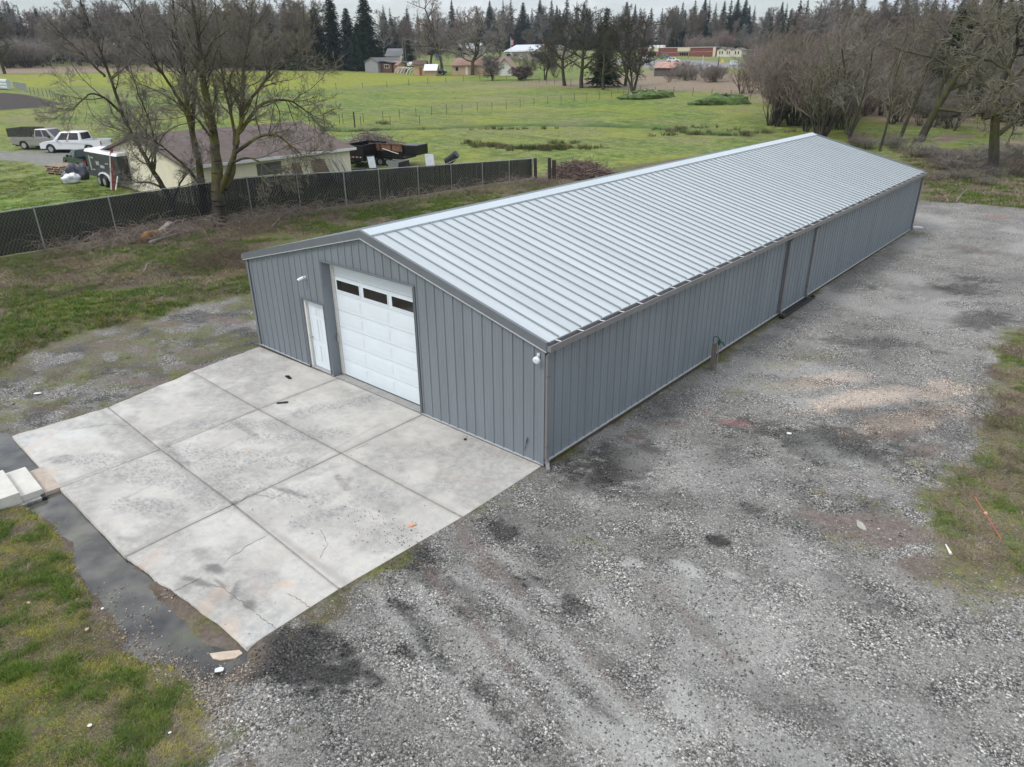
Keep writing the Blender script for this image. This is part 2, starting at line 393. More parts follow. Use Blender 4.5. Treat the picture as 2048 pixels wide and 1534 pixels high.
PALE = [(1375, 1140, .32, .2, 0, 1), (1265, 1125, .2, .12, 0, .9), (1465, 1150, .25, .12, 0, .8), (1720, 1050, .25, .1, 0, 1), (1370, 1400, .6, .25, -30, .8), (1300, 1500, .8, .3, -25, .8), (1230, 1480, .5, .15, -20, .8), (1600, 740, 1.6, .6, 30, .55), (1700, 800, 1.8, .5, 50, .5), (1180, 1350, 1.8, .15, -18, .5), (1560, 1500, .9, .4, 0, .5), (1780, 1450, 1.0, .5, 0, .35), (1750, 620, 1, .5, 0, .4), (1650, 590, 1, .4, 30, .4), (1180, 1000, .5, .3, 0, .35), (1240, 1230, .8, .2, -20, .4), (1150, 1420, .8, .2, -20, .55), (1440, 760, .8, .5, 40, .35), (1900, 700, .7, .4, 0, .3)]
PINK = [(1790, 850, 1.3, .5, 60, .9), (1720, 800, 1.8, .5, 60, .8), (1880, 780, 1.2, .5, 60, .7), (1850, 830, 1.0, .4, 90, .8), (1660, 760, 1.4, .4, 60, .6), (1600, 770, .9, .3, 40, .4), (400, 1370, .5, .3, 0, 0.), (1900, 820, .6, .4, 50, .6)]
MUD = [(1690, 1050, .75, .28, 10, .9), (1780, 1050, .8, .35, 20, .9), (1880, 1130, .75, .35, 60, 1), (1760, 1075, .7, .3, 40, .9), (1790, 870, .6, .25, 50, .7), (1850, 900, .6, .3, 60, .7), (1265, 870, .25, .2, 0, .95), (1275, 860, .15, .12, 0, .9), (1245, 878, .2, .12, 0, .9), (950, 1100, .9, .2, -25, .5), (1010, 1150, .8, .12, -22, .55), (870, 1160, .6, .12, -20, .5), (980, 1280, 1.2, .1, -20, .45), (1960, 1160, .9, .4, 30, .8), (300, 700, 1.5, .4, 30, .5), (450, 640, .8, .3, 20, .7), (330, 650, .8, .3, 20, .6), (240, 690, .7, .4, 20, .5), (280, 760, 1.2, .25, 30, .7), (380, 735, .8, .2, 30, .7), (1930, 495, 1.0, .25, 40, .7), (1980, 505, .8, .25, 40, .6), (1980, 530, .5, .2, 0, .5), (1330, 850, .5, .25, 40, .5), (1700, 950, .5, .2, 0, .2), (1380, 1240, .9, .15, -20, .4), (1210, 1350, .9, .1, -20, .4), (1500, 560, .5, .3, 0, 0), (430, 1320, .3, .2, 0, .3)]
REDP = [(1468, 845, .4, .16, 30, .42), (1985, 435, .7, .2, 10, .7), (1930, 418, .6, .16, 10, .45), (1410, 826, .1, .06, 0, .4)]
def add_ground():
    def axis(lo, hi, st, far, gr):
        a = list(np.arange(lo, hi, st)); s = st; v = a[-1]
        while v < far: s = s*gr; v += s; a.append(v)
        s = st; v = lo; b = []
        while v > -far: s = s*gr; v -= s; b.append(v)
        return np.array(b[::-1]+a)
    xs = axis(-14, 11.5, .1, 1600, 1.022); ys = axis(-12, 14, .1, 1600, 1.022)
    X, Y = np.meshgrid(xs, ys); X = X.ravel(); Y = Y.ravel()
    Z = zfun(X, Y); nx, ny = len(xs), len(ys)
    r = np.hypot(X-CX, Y-CY)
    ns = lambda s, o=4, k=0.: fbm(X, Y, s, o, k)
    yd = sst(sdp(X, Y, YARD)+(ns(1.1, 4, 2)-.5)*1.6+(ns(.25, 3, 17)-.5)*.9, -.3, .3)
    pt = sst(sdp(X, Y, PATCH)+(ns(1.2, 4, 4)-.5)*1.2+(ns(.3, 3, 18)-.5)*.8, -.25, .25)
    wet = sst(sdp(X, Y, WATER)+(ns(.5, 3)-.5)*.3, -.35, .05)
    rg = sst(sdp(X, Y, RGRASS)+(ns(1.5, 5, 6)-.5)*3.2+(ns(.3, 4, 16)-.5)*1.6, -.35, .55)
    gravel = np.maximum(yd, pt*(.30+.70*sst(ns(.8, 5, 9), .42, .54)))*(1-wet*.8)
    gravel = np.maximum(gravel, sst(-np.hypot((X+.4)/1.0, (Y+8.15)/.6)+(ns(.5, 3)-.5), -1.1, -.7))
    dark = blobs(X, Y, DARK, 1.5); pale = blobs(X, Y, PALE)
    v = ns(3.2, 5, 12)
    dark = np.maximum(dark*.9, sst(v, .56, .76)*.34*yd); pale = np.maximum(pale, sst(1-v, .54, .72)*.45*yd); dark = np.maximum(dark, pt*(.15+.5*sst(ns(.7, 5, 25), .48, .62)))
    v = ns(.8, 4, 22); dark = np.clip(dark+sst(v, .6, .8)*.2*yd, 0, 1)
    # rows of the two wheel ruts across the yard
    for a, b, wd, k in [((880, 1080), (1260, 1480), .16, 1), ((780, 1180), (1130, 1534), .14, 2), ((980, 1130), (1350, 1440), .12, 3)]:
        d = pline(X, Y, [G(*a)[:2], G(*b)[:2]])+(ns(.6, 3, k)-.5)*.35
        dark = np.maximum(dark, sst(-d, -wd-.08, -wd+.06)*.4*sst(ns(.9, 4, k*5.), .42, .56)); pale = np.maximum(pale, sst(-np.abs(d-.35), -.2, 0)*.5*sst(ns(1.2, 4, k*7.), .38, .55))
    # darker strip along the long wall and thin moss
    dw = np.abs(X)+99*((Y < -1) | (Y > BL)); dark = np.maximum(dark, sst(-dw-(ns(1., 3, 5)-.5)*1.5, -1.4, -.1)*.35*(X > -.2))
    A = np.stack([gravel, np.maximum(dark, wet*.9), pale], 1)
    mud = blobs(X, Y, MUD, 1.2); mud = np.maximum(mud, wet*.4); mud = np.maximum(mud, sst(-sdp(X, Y, WATER), -.02, .0)*sst(-np.abs(sdp(X, Y, WATER)), -.5, -.1)*sst(ns(.4, 3, 31), .4, .6)*.8)
    moss = blobs(X, Y, [(200, 750, .8, .4, 20, .5), (330, 690, .5, .3, 0, .7), (440, 690, .5, .2, 0, .6), (250, 720, .4, .2, 0, .7), (230, 775, .5, .2, 30, .5), (60, 800, .8, .3, 20, .8), (20, 830, .5, .3, 0, .8), (160, 735, .3, .2, 0, .6), (40, 760, .6, .3, 0, .5), (1190, 790, .3, .2, 0, .2), (1540, 770, 1.5, .5, 60, .45), (1610, 720, 1.6, .4, 60, .45), (1780, 510, .5, .2, 0, .9), (1820, 468, .9, .3, 20, 1), (1700, 1090, .5, .3, 0, .5), (1800, 960, .6, .3, 0, .5), (1750, 1010, .4, .3, 0, .5), (1860, 930, .6, .3, 30, .6), (1900, 1060, .8, .4, 20, .6), (1180, 1090, .4, .2, 0, .35), (1210, 1150, .3, .1, 0, .3), (1640, 985, .15, .1, 0, .7), (90, 760, .5, .2, 0, .4), (180, 1130, .2, .1, 0, .5), (1790, 870, .4, .2, 0, .2)])
    green = sst(ns(2.4, 5, 40)*.6+ns(.6, 4, 41)*.4, .36, .54)
    bankb = sst(ns(2.0, 5, 50), .50, .66)
    straw = np.where(sdp(X, Y, NEARF) > 0, bankb*.5, sst(ns(6, 5, 51), .56, .72)*.35)
    # leaf litter along the fence and the bare shoulder
    fl = poly([(0, 523), (505, 440), (700, 418), (1063, 362)])
    dfl = pline(X, Y, fl)
    straw = np.maximum(straw, sst(-dfl, -2.6, -.6)*sst(X, -60, -20)*.8*sst(sdp(X, Y, NEARF), -.5, 1))
    straw = np.maximum(straw, sst(sdp(X, Y, STRAW)+(ns(5, 4, 60)-.5)*6, -1, 2)); straw = np.maximum(straw, sst(sdp(X, Y, TAN)+(ns(9, 4, 61)-.5)*8, -2, 2))
    straw = np.maximum(straw, sst(sdp(X, Y, THICK)+(ns(4, 5, 63)-.5)*10, -2, 1.5)*.95)
    strawz = sst(r, 150, 158)*(X > -100)*sst(ns(14, 4, 62), .38, .52)*.7; straw = np.maximum(straw, strawz)
    # lower left lawn: brown thatch near the puddle
    ll = sst(-sdp(X, Y, WATER), -1.3, -.1)*(X < 0)*(Y < -5); straw = np.where(Y < -6, np.maximum(straw*.3, sst(-np.abs(sdp(X, Y, WATER)), -.8, -.15)*.85*sst(ns(.5, 4, 71), .36, .5)), straw)
    # right verge beyond the yard
    rv = ((X > -8) & (Y > 35)); straw = np.where(rv, sst(ns(3.5, 5, 80), .46, .58)*.9, straw)
    rd = blobs(X, Y, REDP)
    Bc = np.stack([np.clip(np.maximum(green, moss*1.2), 0, 1), straw, mud], 1)
    asp = np.maximum(sst(sdp(X, Y, DRIVE)+(ns(1.5, 3, 90)-.5)*.6, -.15, .15)*.8, sst(sdp(X, Y, ROADP), -.5, .5))
    soil = sst(sdp(X, Y, SOIL)+(ns(2, 4, 91)-.5)*1.2, -.3, .3)
    yel = np.maximum(sst(sdp(X, Y, YELL)+(ns(8, 4, 92)-.5)*8, -3, 3)*.9, sst(ns(5, 4, 93), .5, .7)*.5)
    Cc = np.stack([asp, soil, yel], 1)
    moss2 = np.clip(moss*yd+moss*pt, 0, 1)*sst(ns(.35, 4, 95), .36, .56)
    fieldm = sst(-sdp(X, Y, NEARF), -.3, .3)*(1-np.clip(yd+pt, 0, 1))
    Dc = np.stack([np.maximum(moss2, rg), blobs(X, Y, PINK), rd], 1)
    Ec = np.stack([fieldm, sst(-pline(X, Y, DITCH)+(ns(2, 3, 97)-.5)*2, -2.6, -.6), sst(-np.abs(pline(X, Y, DITCH)-.2)+(ns(1.5, 3, 98)-.5)*1, -.7, -.1)], 1)
    ii = np.arange(nx*ny).reshape(ny, nx)
    Fc = np.stack([ii[:-1, :-1], ii[:-1, 1:], ii[1:, 1:], ii[1:, :-1]], -1).reshape(-1, 4)
    g = NG('ground_cover')
    a = g.attr('zA'); b = g.attr('zB'); c = g.attr('zC'); d = g.attr('zD'); e = g.attr('zE')
    # gravel
    wv = g.noise(5, 3)
    st1 = g.vor(30); sep = g.n.new('ShaderNodeSeparateColor'); g.l.new(st1, sep.inputs[0])
    st2 = g.vor(62); sep2 = g.n.new('ShaderNodeSeparateColor'); g.l.new(st2, sep2.inputs[0])
    ed = g.vor(30, 'F1', 'Distance'); ed2 = g.vor(62, 'F1', 'Distance')
    stone = g.ramp(sep.outputs[0], (0., (.055, .053, .05)), (.45, (.205, .198, .187)), (.8, (.42, .405, .38)), (1., (.76, .735, .69)))
    stone2 = g.ramp(sep2.outputs[0], (0., (.055, .054, .052)), (.5, (.20, .195, .188)), (1., (.55, .535, .51)))
    stone = g.mix(g.ramp(sep.outputs[1], (.45, 0), (.55, 1)), stone, stone2)
    gap = g.ramp(ed, (.50, 1), (.78, .22)); stone = g.mix(1., stone, gap, 'MULTIPLY')
    st3 = g.vor(48); sep3 = g.n.new('ShaderNodeSeparateColor'); g.l.new(st3, sep3.inputs[0])
    fine = g.ramp(sep3.outputs[0], (0., (.10, .097, .092)), (.5, (.215, .208, .197)), (.85, (.31, .30, .283)), (1., (.52, .50, .47)))
    fine = g.mix(.45, fine, g.ramp(g.noise(9, 6, .7), (.35, (.165, .16, .15)), (.65, (.30, .29, .272))))
    big = g.noise(1.3, 6, .6)
    stone = g.mix(g.ramp(big, (.42, .05), (.60, .75)), stone, fine)
    lum = g.ramp(g.noise(.45, 5, .6), (.35, (.80, .79, .77)), (.65, (1.14, 1.12, 1.08))); stone = g.mix(1., stone, lum, 'MULTIPLY')
    stone = g.mix(a[1], stone, g.mix(1., stone, (.15, .15, .155), 'MULTIPLY'))
    stone = g.mix(g.math('MULTIPLY', a[2], .85), stone, g.ramp(g.noise(20, 4, .7), (.3, (.30, .29, .27)), (.7, (.50, .485, .455))))
    stone = g.mix(g.math('MULTIPLY', d[1], .6), stone, g.mix(1., stone, (2.0, 1.6, 1.3), 'MULTIPLY'))
    stone = g.mix(g.math('MULTIPLY', d[2], g.ramp(sep.outputs[0], (.3, .3), (.6, 1.))), stone, (.38, .07, .06))
    # soil and grass close by
    gn = g.noise(14, 6, .75); gn2 = g.noise(2.2, 6, .65); gn3 = g.noise(55, 4, .7)
    grn = g.ramp(gn, (.36, (.03, .05, .012)), (.5, (.10, .145, .03)), (.64, (.21, .24, .055)))
    grn = g.mix(g.ramp(gn2, (.45, 0), (.62, .8)), grn, g.ramp(gn3, (.3, (.10, .105, .022)), (.7, (.26, .225, .055))))
    stw = g.ramp(g.noise(24, 6, .75), (.3, (.045, .034, .024)), (.5, (.135, .105, .078)), (.75, (.30, .245, .185)))
    soil_ = g.ramp(gn3, (.3, (.035, .025, .018)), (.7, (.13, .095, .07)))
    near = g.mix(g.math('MULTIPLY', b[0], g.ramp(g.noise(3.2, 6, .8), (.42, .15), (.56, .9))), g.mix(g.ramp(gn, (.4, .1), (.6, .9)), soil_, stw), grn)
    near = g.mix(g.math('MULTIPLY', b[1], g.ramp(gn, (.32, .5), (.5, 1))), near, stw)
    # open field
    fm = g.mapping((.35, 1., 1.), (0, 0, R(35)))
    f1 = g.noise(.10, 6, .65, fm); f2 = g.noise(.9, 7, .75); f3 = g.noise(5, 5, .8)
    fld = g.ramp(f2, (.36, (.065, .135, .018)), (.5, (.14, .205, .036)), (.64, (.25, .275, .070)))
    fld = g.mix(g.ramp(f1, (.40, 0), (.60, .7)), fld, g.ramp(f3, (.35, (.14, .165, .045)), (.65, (.29, .27, .11))))
    fld = g.mix(1., fld, g.ramp(g.noise(2.4, 7, .9), (.38, .5), (.58, 1.2)), 'MULTIPLY')
    fld = g.mix(1., fld, g.ramp(g.noise(.8, 8, .9), (.40, .68), (.56, 1.12)), 'MULTIPLY')
    fld = g.mix(1., fld, g.ramp(g.noise(.5, 3, .6, g.mapping((.3, 1.4, 1), (0, 0, R(-50)))), (.3, .78), (.6, 1.06)), 'MULTIPLY')
    fld = g.mix(g.math('MULTIPLY', c[2], .75), fld, g.ramp(f2, (.3, (.17, .21, .012)), (.7, (.32, .31, .03))))
    fld = g.mix(g.math('MULTIPLY', e[1], .8), fld, g.ramp(f3, (.3, (.03, .085, .012)), (.7, (.085, .17, .028))))
    fld = g.mix(g.math('MULTIPLY', e[2], .85), fld, g.ramp(f3, (.3, (.022, .026, .012)), (.7, (.08, .07, .045))))
    fst = g.ramp(g.noise(1.6, 7, .8), (.3, (.12, .085, .055)), (.7, (.34, .27, .19)))
    fld = g.mix(b[1], fld, fst)
    fld = g.mix(c[1], fld, g.ramp(g.noise(3, 6, .8), (.3, (.03, .023, .02)), (.7, (.075, .06, .052))))
    fld = g.mix(c[0], fld, g.ramp(g.noise(1.2, 6, .7), (.3, (.17, .165, .165)), (.7, (.27, .262, .26))))
    base = g.mix(e[0], near, fld)
    out = g.mix(g.math('MULTIPLY', a[0], 1.), base, stone)
    mudc = g.ramp(g.noise(7, 6, .7), (.3, (.10, .075, .062)), (.7, (.22, .175, .15)))
    out = g.mix(g.math('MULTIPLY', b[2], g.ramp(g.noise(4, 5, .8), (.34, .45), (.5, 1.))), out, mudc)
    out = g.mix(g.math('MULTIPLY', d[0], g.ramp(gn, (.36, .15), (.52, .9))), out, g.mix(g.ramp(g.noise(3.4, 7, .85), (.42, .0), (.56, .9)), g.mix(g.ramp(g.noise(2.6, 6, .8), (.48, 0), (.56, .8)), grn, g.ramp(gn3, (.3, (.15, .14, .025)), (.7, (.36, .32, .07)))), g.mix(.35, stw, stone)))
    g.l.new(out, g.b.inputs['Base Color']); g.b.inputs['Roughness'].default_value = .85; g.b.inputs['Specular IOR Level'].default_value = .25
    hs = g.math('MULTIPLY', g.math('SUBTRACT', 1., ed), a[0]); hg = g.math('MULTIPLY', gn, g.math('SUBTRACT', 1., a[0]))
    hh = g.math('ADD', g.math('MULTIPLY', hs, .6), g.math('MULTIPLY', hg, 2.0))
    nr = g.bump(hh, .8, .03); nr = g.bump(f2, .35, .5, nr)
    g.l.new(nr, g.b.inputs['Normal'])
    o = fast_mesh('ground', np.stack([X, Y, Z], 1), Fc, g.m, dict(zA=A, zB=Bc, zC=Cc, zD=Dc, zE=Ec), smooth=True)
    struct(o)
add_ground()
# ------------------------------------------------------------------ concrete slab
PRINTS = [((200, 935), (330, 960), .5), ((160, 920), (480, 940), .35), ((330, 900), (600, 930), .5), ((420, 960), (640, 1000), .5), ((500, 880), (680, 870), .4), ((240, 1010), (350, 1020), .4), ((600, 1050), (760, 990), .35), ((360, 960), (450, 1010), .5), ((400, 850), (560, 850), .4), ((600, 830), (740, 800), .35)]
SMUDGE = [(115, 921, .32, .22, 40, 1), (310, 900, .3, .25, 20, .35), (600, 850, .9, .4, 0, .35), (720, 800, 1., .4, 10, .45), (430, 985, .9, .4, 10, .45), (310, 1020, .7, .3, 20, .45), (260, 1090, .5, .2, 30, .4), (280, 800, 1.0, .4, 20, .45), (200, 830, .6, .3, 20, .4), (130, 850, .5, .3, 0, .4), (770, 900, .8, .3, 0, .25), (690, 970, .35, .12, -60, .7), (540, 1020, .8, .4, 0, .35), (650, 1040, .9, .4, 0, .3), (640, 735, .6, .25, -30, .4), (440, 745, .5, .3, 0, .3)]
WETS = [(432, 1140, .26, .09, 20, 1), (395, 1165, .36, .07, 20, .95), (400, 1110, .25, .12, 0, .35), (470, 1185, .3, .045, -42, .9), (440, 1170, .2, .05, 0, .9), (500, 1213, .16, .09, 0, 1), (490, 1195, .3, .15, 0, .4), (395, 1245, .45, .3, 10, .38), (440, 1200, .4, .25, 0, .3), (575, 985, .55, .07, 15, .75), (470, 1008, .1, .05, 0, 1), (370, 1175, .25, .12, 0, .4), (252, 1080, .3, .08, 30, .35), (780, 1020, .5, .25, 0, .25)]
RUST = [(568, 1172, .16, .09, 20, .9), (620, 1118, .08, .1, 0, .5), (495, 900, .14, .05, 0, .8), (308, 872, .12, .05, 0, .7), (60, 900, .7, .12, -60, .5), (105, 945, .25, .12, 0, .6), (290, 1130, .6, .15, -60, .5), (400, 1230, .8, .18, -62, .7), (450, 1275, .4, .2, -40, .75), (1050, 930, .3, .15, 0, .3), (520, 1180, .3, .1, 0, .3), (920, 960, .8, .1, 20, .2)]
BAND = [((463, 843), (512, 873), .1), ((330, 895), (372, 930), .13), ((675, 955), (695, 980), .1), ((250, 1000), (480, 880), .05), ((380, 1000), (640, 850), .05), ((560, 960), (760, 850), .05), ((200, 960), (400, 850), .05)]
def add_slab():
    cs = {(0, 0): (-.02, -.01), (1, 0): (-SX1, -.01), (2, 0): (-SX2, -.01), (3, 0): tuple(G(519, 694)[:2]),
          (0, 1): (-.01, -SY1), (1, 1): (-SX1, -SY1), (2, 1): (-SX2, -SY1), (3, 1): tuple(G(385, 744)[:2]),
          (0, 2): tuple(G(679, 1179)[:2]), (1, 2): tuple(G(468, 1010)[:2]), (2, 2): tuple(G(322, 900)[:2]), (3, 2): tuple(G(216, 815)[:2]),
          (0, 3): tuple(G(492, 1298)[:2]), (1, 3): tuple(G(250, 1115)[:2]), (2, 3): tuple(G(119, 978)[:2]), (3, 3): tuple(G(22, 873)[:2])}
    V = []; Fq = []; n0 = 0; TOP = .03; rg = np.random.default_rng(5)
    for i in range(3):
        for j in range(3):
            c = [np.array(cs[k]) for k in ((i, j), (i+1, j), (i+1, j+1), (i, j+1))]
            m = np.mean(c, axis=0)
            nu = int(np.linalg.norm(c[1]-c[0])/.05); nv = int(np.linalg.norm(c[3]-c[0])/.05)
            u, v = np.meshgrid(np.linspace(0, 1, nu), np.linspace(0, 1, nv))
            gx = .012/np.linalg.norm(c[1]-c[0]); gy = .012/np.linalg.norm(c[3]-c[0])
            u2 = gx+u*(1-2*gx); v2 = gy+v*(1-2*gy)
            if i == 0: u2 = u*(1-gx)
            P = (c[0][None, None]*((1-u2)*(1-v2))[..., None]+c[1]*(u2*(1-v2))[..., None]+c[2]*(u2*v2)[..., None]+c[3]*((1-u2)*v2)[..., None])
            # ragged outer edges
            q = np.zeros(u.shape)
            if i == 2:
                t = fbm(P[..., 0], P[..., 1], .6, 4, 3.); q = sst(u, .93, 1.)*(t-.35)*.16; P = P-(c[1]-c[0])/np.linalg.norm(c[1]-c[0])*np.maximum(q, -.05)[..., None]
            if j == 2:
                amp = .09 if i == 0 else .02
                t = fbm(P[..., 0], P[..., 1], .45, 5, 7.); q = sst(v, .9, 1.)*(t-.38)*amp*sst(u, 0, .15); P = P-(c[3]-c[0])/np.linalg.norm(c[3]-c[0])*np.maximum(q, -.04)[..., None]
            z = np.full(u.shape, TOP)
            if i == 0 and j == 2: z = TOP-.02*sst(v, .5, 1)*sst(u, .3, 1)
            edge = (u == 0) | (u == 1) | (v == 0) | (v == 1)
            z = z-edge*.006
            top = np.dstack([P, z]).reshape(-1, 3)
            ii = np.arange(nu*nv).reshape(nv, nu)+n0
            Fq.append(np.stack([ii[:-1, :-1], ii[1:, :-1], ii[1:, 1:], ii[:-1, 1:]], -1).reshape(-1, 4))
            ring = list(ii[0, :])+list(ii[1:, -1])+list(ii[-1, -2::-1])+list(ii[-2:0, 0])
            bot = top[np.array(ring)-n0].copy(); bot[:, 2] = -.16
            nb = len(ring); b0 = n0+len(top); ra = np.array(ring)
            Fq.append(np.stack([ra, np.roll(ra, -1), b0+np.roll(np.arange(nb), -1), b0+np.arange(nb)], -1))
            V += [top, bot]; n0 += len(top)+nb
    V = np.concatenate(V); Fc = np.concatenate(Fq); X, Y = V[:, 0], V[:, 1]
    sm = blobs(X, Y, SMUDGE); wt = blobs(X, Y, WETS); ru = blobs(X, Y, RUST)
    sm = np.maximum(sm, sst(fbm(X, Y, 1.3, 5, 33.), .46, .62)*.5)
    pr = np.zeros(len(X))
    for a, b, wd in PRINTS: pr = np.maximum(pr, sst(-pline(X, Y, [G(*a)[:2], G(*b)[:2]])+(fbm(X, Y, .8, 3, 4.)-.5)*.3, -wd, -wd*.3))
    for a, b, wd in BAND: sm = np.maximum(sm, sst(-pline(X, Y, [G(*a)[:2], G(*b)[:2]]), -wd, -wd+.04)*(.85 if wd > .08 else .5))
    edge = np.clip(1-np.minimum(np.minimum(np.abs(X+SX1), np.abs(X+SX2)), np.minimum(np.abs(Y+SY1), np.abs(Y+SY2)))/.12, 0, 1)
    wh = blobs(X, Y, [(60, 880, .8, .4, 20, .8), (150, 870, .8, .3, 20, .8), (190, 850, .5, .3, 20, .5), (560, 1260, .6, .3, 0, .5), (480, 1280, .5, .3, 0, .5), (540, 720, .8, .3, 0, .3), (1000, 930, .9, .3, 20, .4)])
    g = NG('poured_concrete'); s = g.attr('sA'); s2 = g.attr('sB')
    base = g.ramp(g.noise(.7, 8, .65), (.3, (.425, .40, .36)), (.7, (.585, .56, .51)))
    base = g.mix(1., base, g.ramp(g.noise(70, 3, .8), (.3, .9), (.7, 1.06)), 'MULTIPLY')
    base = g.mix(g.ramp(g.noise(3.5, 7, .75), (.44, 0), (.66, .55)), base, (.35, .342, .33))
    base = g.mix(g.math('MULTIPLY', s2[1], .6), base, (.60, .60, .58))
    vd = g.vor(8, 'F1', 'Distance', g.mapping((1, 1.5, 1), (0, 0, R(30))), 1.)
    prn = g.math('MULTIPLY', g.ramp(vd, (.25, 1), (.50, 0)), g.math('MULTIPLY', s2[0], g.ramp(g.noise(2, 3), (.36, .2), (.50, 1))))
    base = g.mix(g.math('MULTIPLY', prn, .5), base, (.20, .20, .20))
    base = g.mix(g.math('MULTIPLY', s2[0], g.ramp(g.noise(11, 6, .8, g.mapping((1, 3., 1), (0, 0, R(30)))), (.45, 0), (.6, .55))), base, (.21, .21, .21))
    smk = g.math('MULTIPLY', s[0], g.ramp(g.noise(6, 8, .85), (.38, .15), (.58, 1)))
    base = g.mix(g.math('MULTIPLY', smk, .85), base, (.155, .152, .148))
    base = g.mix(g.ramp(g.noise(1.7, 9, .8, g.mapping((1, 2.2, 1), (0, 0, R(25)))), (.52, 0), (.66, .4)), base, (.33, .31, .275))
    base = g.mix(g.math('MULTIPLY', s[2], .55), base, (.50, .36, .26))
    base = g.mix(g.math('MULTIPLY', s[1], .85), base, (.135, .13, .12))
    base = g.mix(g.math('MULTIPLY', s2[2], .45), base, (.24, .225, .20))
    fl = g.vor(3.1, 'F1', 'Distance'); base = g.mix(g.ramp(fl, (.03, .8), (.05, 0)), base, (.10, .09, .085))
    g.l.new(base, g.b.inputs['Base Color']); g.l.new(g.ramp(s[1], (0, .8), (1, .35)), g.b.inputs['Roughness']); g.b.inputs['Specular IOR Level'].default_value = .3
    g.l.new(g.bump(g.noise(90, 4, .8), .3, .004), g.b.inputs['Normal'])
    o = fast_mesh('concrete_slab', V, Fc, [g.m], dict(sA=np.stack([sm, wt, ru], 1), sB=np.stack([pr, wh, edge], 1)))
    struct(o)
    # fine cracks, thin ragged ribbons just proud of the surface
    mb = MB(); rd = random.Random(3)
    cr = [[(480, 1008), (500, 990), (525, 993), (545, 1000), (575, 985)], [(452, 1125), (490, 1098), (538, 1070)], [(512, 1228), (530, 1243), (556, 1262)], [(575, 1190), (600, 1203), (622, 1220)], [(340, 1187), (370, 1175), (405, 1155)], [(420, 1170), (450, 1180), (480, 1203), (512, 1228)],
          [(640, 1120), (655, 1090), (640, 1060)], [(700, 905), (740, 890)], [(150, 860), (220, 850), (260, 855)]]
    for c in cr:
        pts = []
        for a, b in zip(c[:-1], c[1:]):
            for k in range(6):
                t = k/6; g_ = G(a[0]+(b[0]-a[0])*t, a[1]+(b[1]-a[1])*t); pts.append(Vector((g_.x+rd.uniform(-.02, .02), g_.y+rd.uniform(-.02, .02), TOP+.004)))
        pts.append(Vector((G(*c[-1]).x, G(*c[-1]).y, TOP+.004)))
        vs = []
        for i, p in enumerate(pts):
            d = pts[min(i+1, len(pts)-1)]-pts[max(i-1, 0)]; n = Vector((-d.y, d.x, 0)).normalized(); wd = rd.uniform(.002, .007)*(0.2 if i in (0, len(pts)-1) else 1)
            vs += [p+n*wd, p-n*wd]
        mb.add(vs, [(2*i, 2*i+1, 2*i+3, 2*i+2) for i in range(len(pts)-1)])
    struct(mb.build('slab_cracks', M('crack_dirt', (.13, .12, .105), .9)))
    # broken piece at the outer corner, half under water
    p = [G(418, 1303), G(445, 1299), G(478, 1296), G(484, 1302), G(470, 1312), G(440, 1316), G(425, 1313)]
    mb = MB(); n = len(p); mb.add([(q.x, q.y, -.04) for q in p]+[(q.x, q.y, -.1) for q in p], [tuple(range(n))[::-1], ]+[(i, (i+1) % n, n+(i+1) % n, n+i) for i in range(n)])
    o = mb.build('concrete_chunk', M('stained_concrete', (.50, .40, .31), .8, var=.2, scale=5)); tag(o, 'pinkish broken corner chunk of slab half under the puddle', 'concrete chunk')
    # standing water
    P = WATER; mb = MB(); x0, y0 = P.min(0)-.3; x1, y1 = P.max(0)+.3
    mb.add([(x0, y0, -.062), (x1, y0, -.062), (x1, y1, -.062), (x0, y1, -.062)], [(0, 1, 2, 3)])
    g = NG('muddy_water')
    c = g.ramp(g.noise(1.2, 3, .5), (.38, (.020, .020, .019)), (.62, (.105, .098, .085)))
    c = g.mix(g.ramp(g.noise(1.1, 6, .75), (.55, 0), (.66, .6)), c, (.10, .11, .045))
    c = g.mix(g.ramp(g.noise(22, 5, .7), (.66, 0), (.72, .6)), c, (.03, .022, .016))
    g.l.new(c, g.b.inputs['Base Color']); g.b.inputs['Roughness'].default_value = .02; g.b.inputs['IOR'].default_value = 1.6
    g.l.new(g.bump(g.noise(7, 2), .02, .01), g.b.inputs['Normal'])
    struct(mb.build('water', g.m))
add_slab()
# ------------------------------------------------------------------ metal building
def ribbed(mb, s0, s1, zb, zt, place, step=.3048, m=0, org=0.):
    """trapezoid-ribbed sheet between s0 and s1; place(s, out, z) gives the point"""
    prof = []
    k0 = math.floor((s0-org)/step)-1; k1 = math.ceil((s1-org)/step)+1
    for k in range(k0, k1):
        a = org+k*step
        for ds, o in ((0, 0), (.014, .024), (.048, .024), (.062, 0), (.125, 0), (.133, .005), (.15, .005), (.158, 0), (.21, 0), (.218, .005), (.235, .005), (.243, 0)):
            prof.append((a+ds, o))
    pts = [(s, o) for s, o in prof if s0 < s < s1]
    def oat(s):
        for (a, b), (c, d) in zip(prof[:-1], prof[1:]):
            if a <= s <= c: return b+(d-b)*(s-a)/(c-a+1e-9)
        return 0
    pts = [(s0, oat(s0))]+pts+[(s1, oat(s1))]
    v = []
    for s, o in pts: v += [place(s, o, zb(s)), place(s, o, zt(s))]
    mb.add(v, [(2*i, 2*i+2, 2*i+3, 2*i+1) for i in range(len(pts)-1)], m)
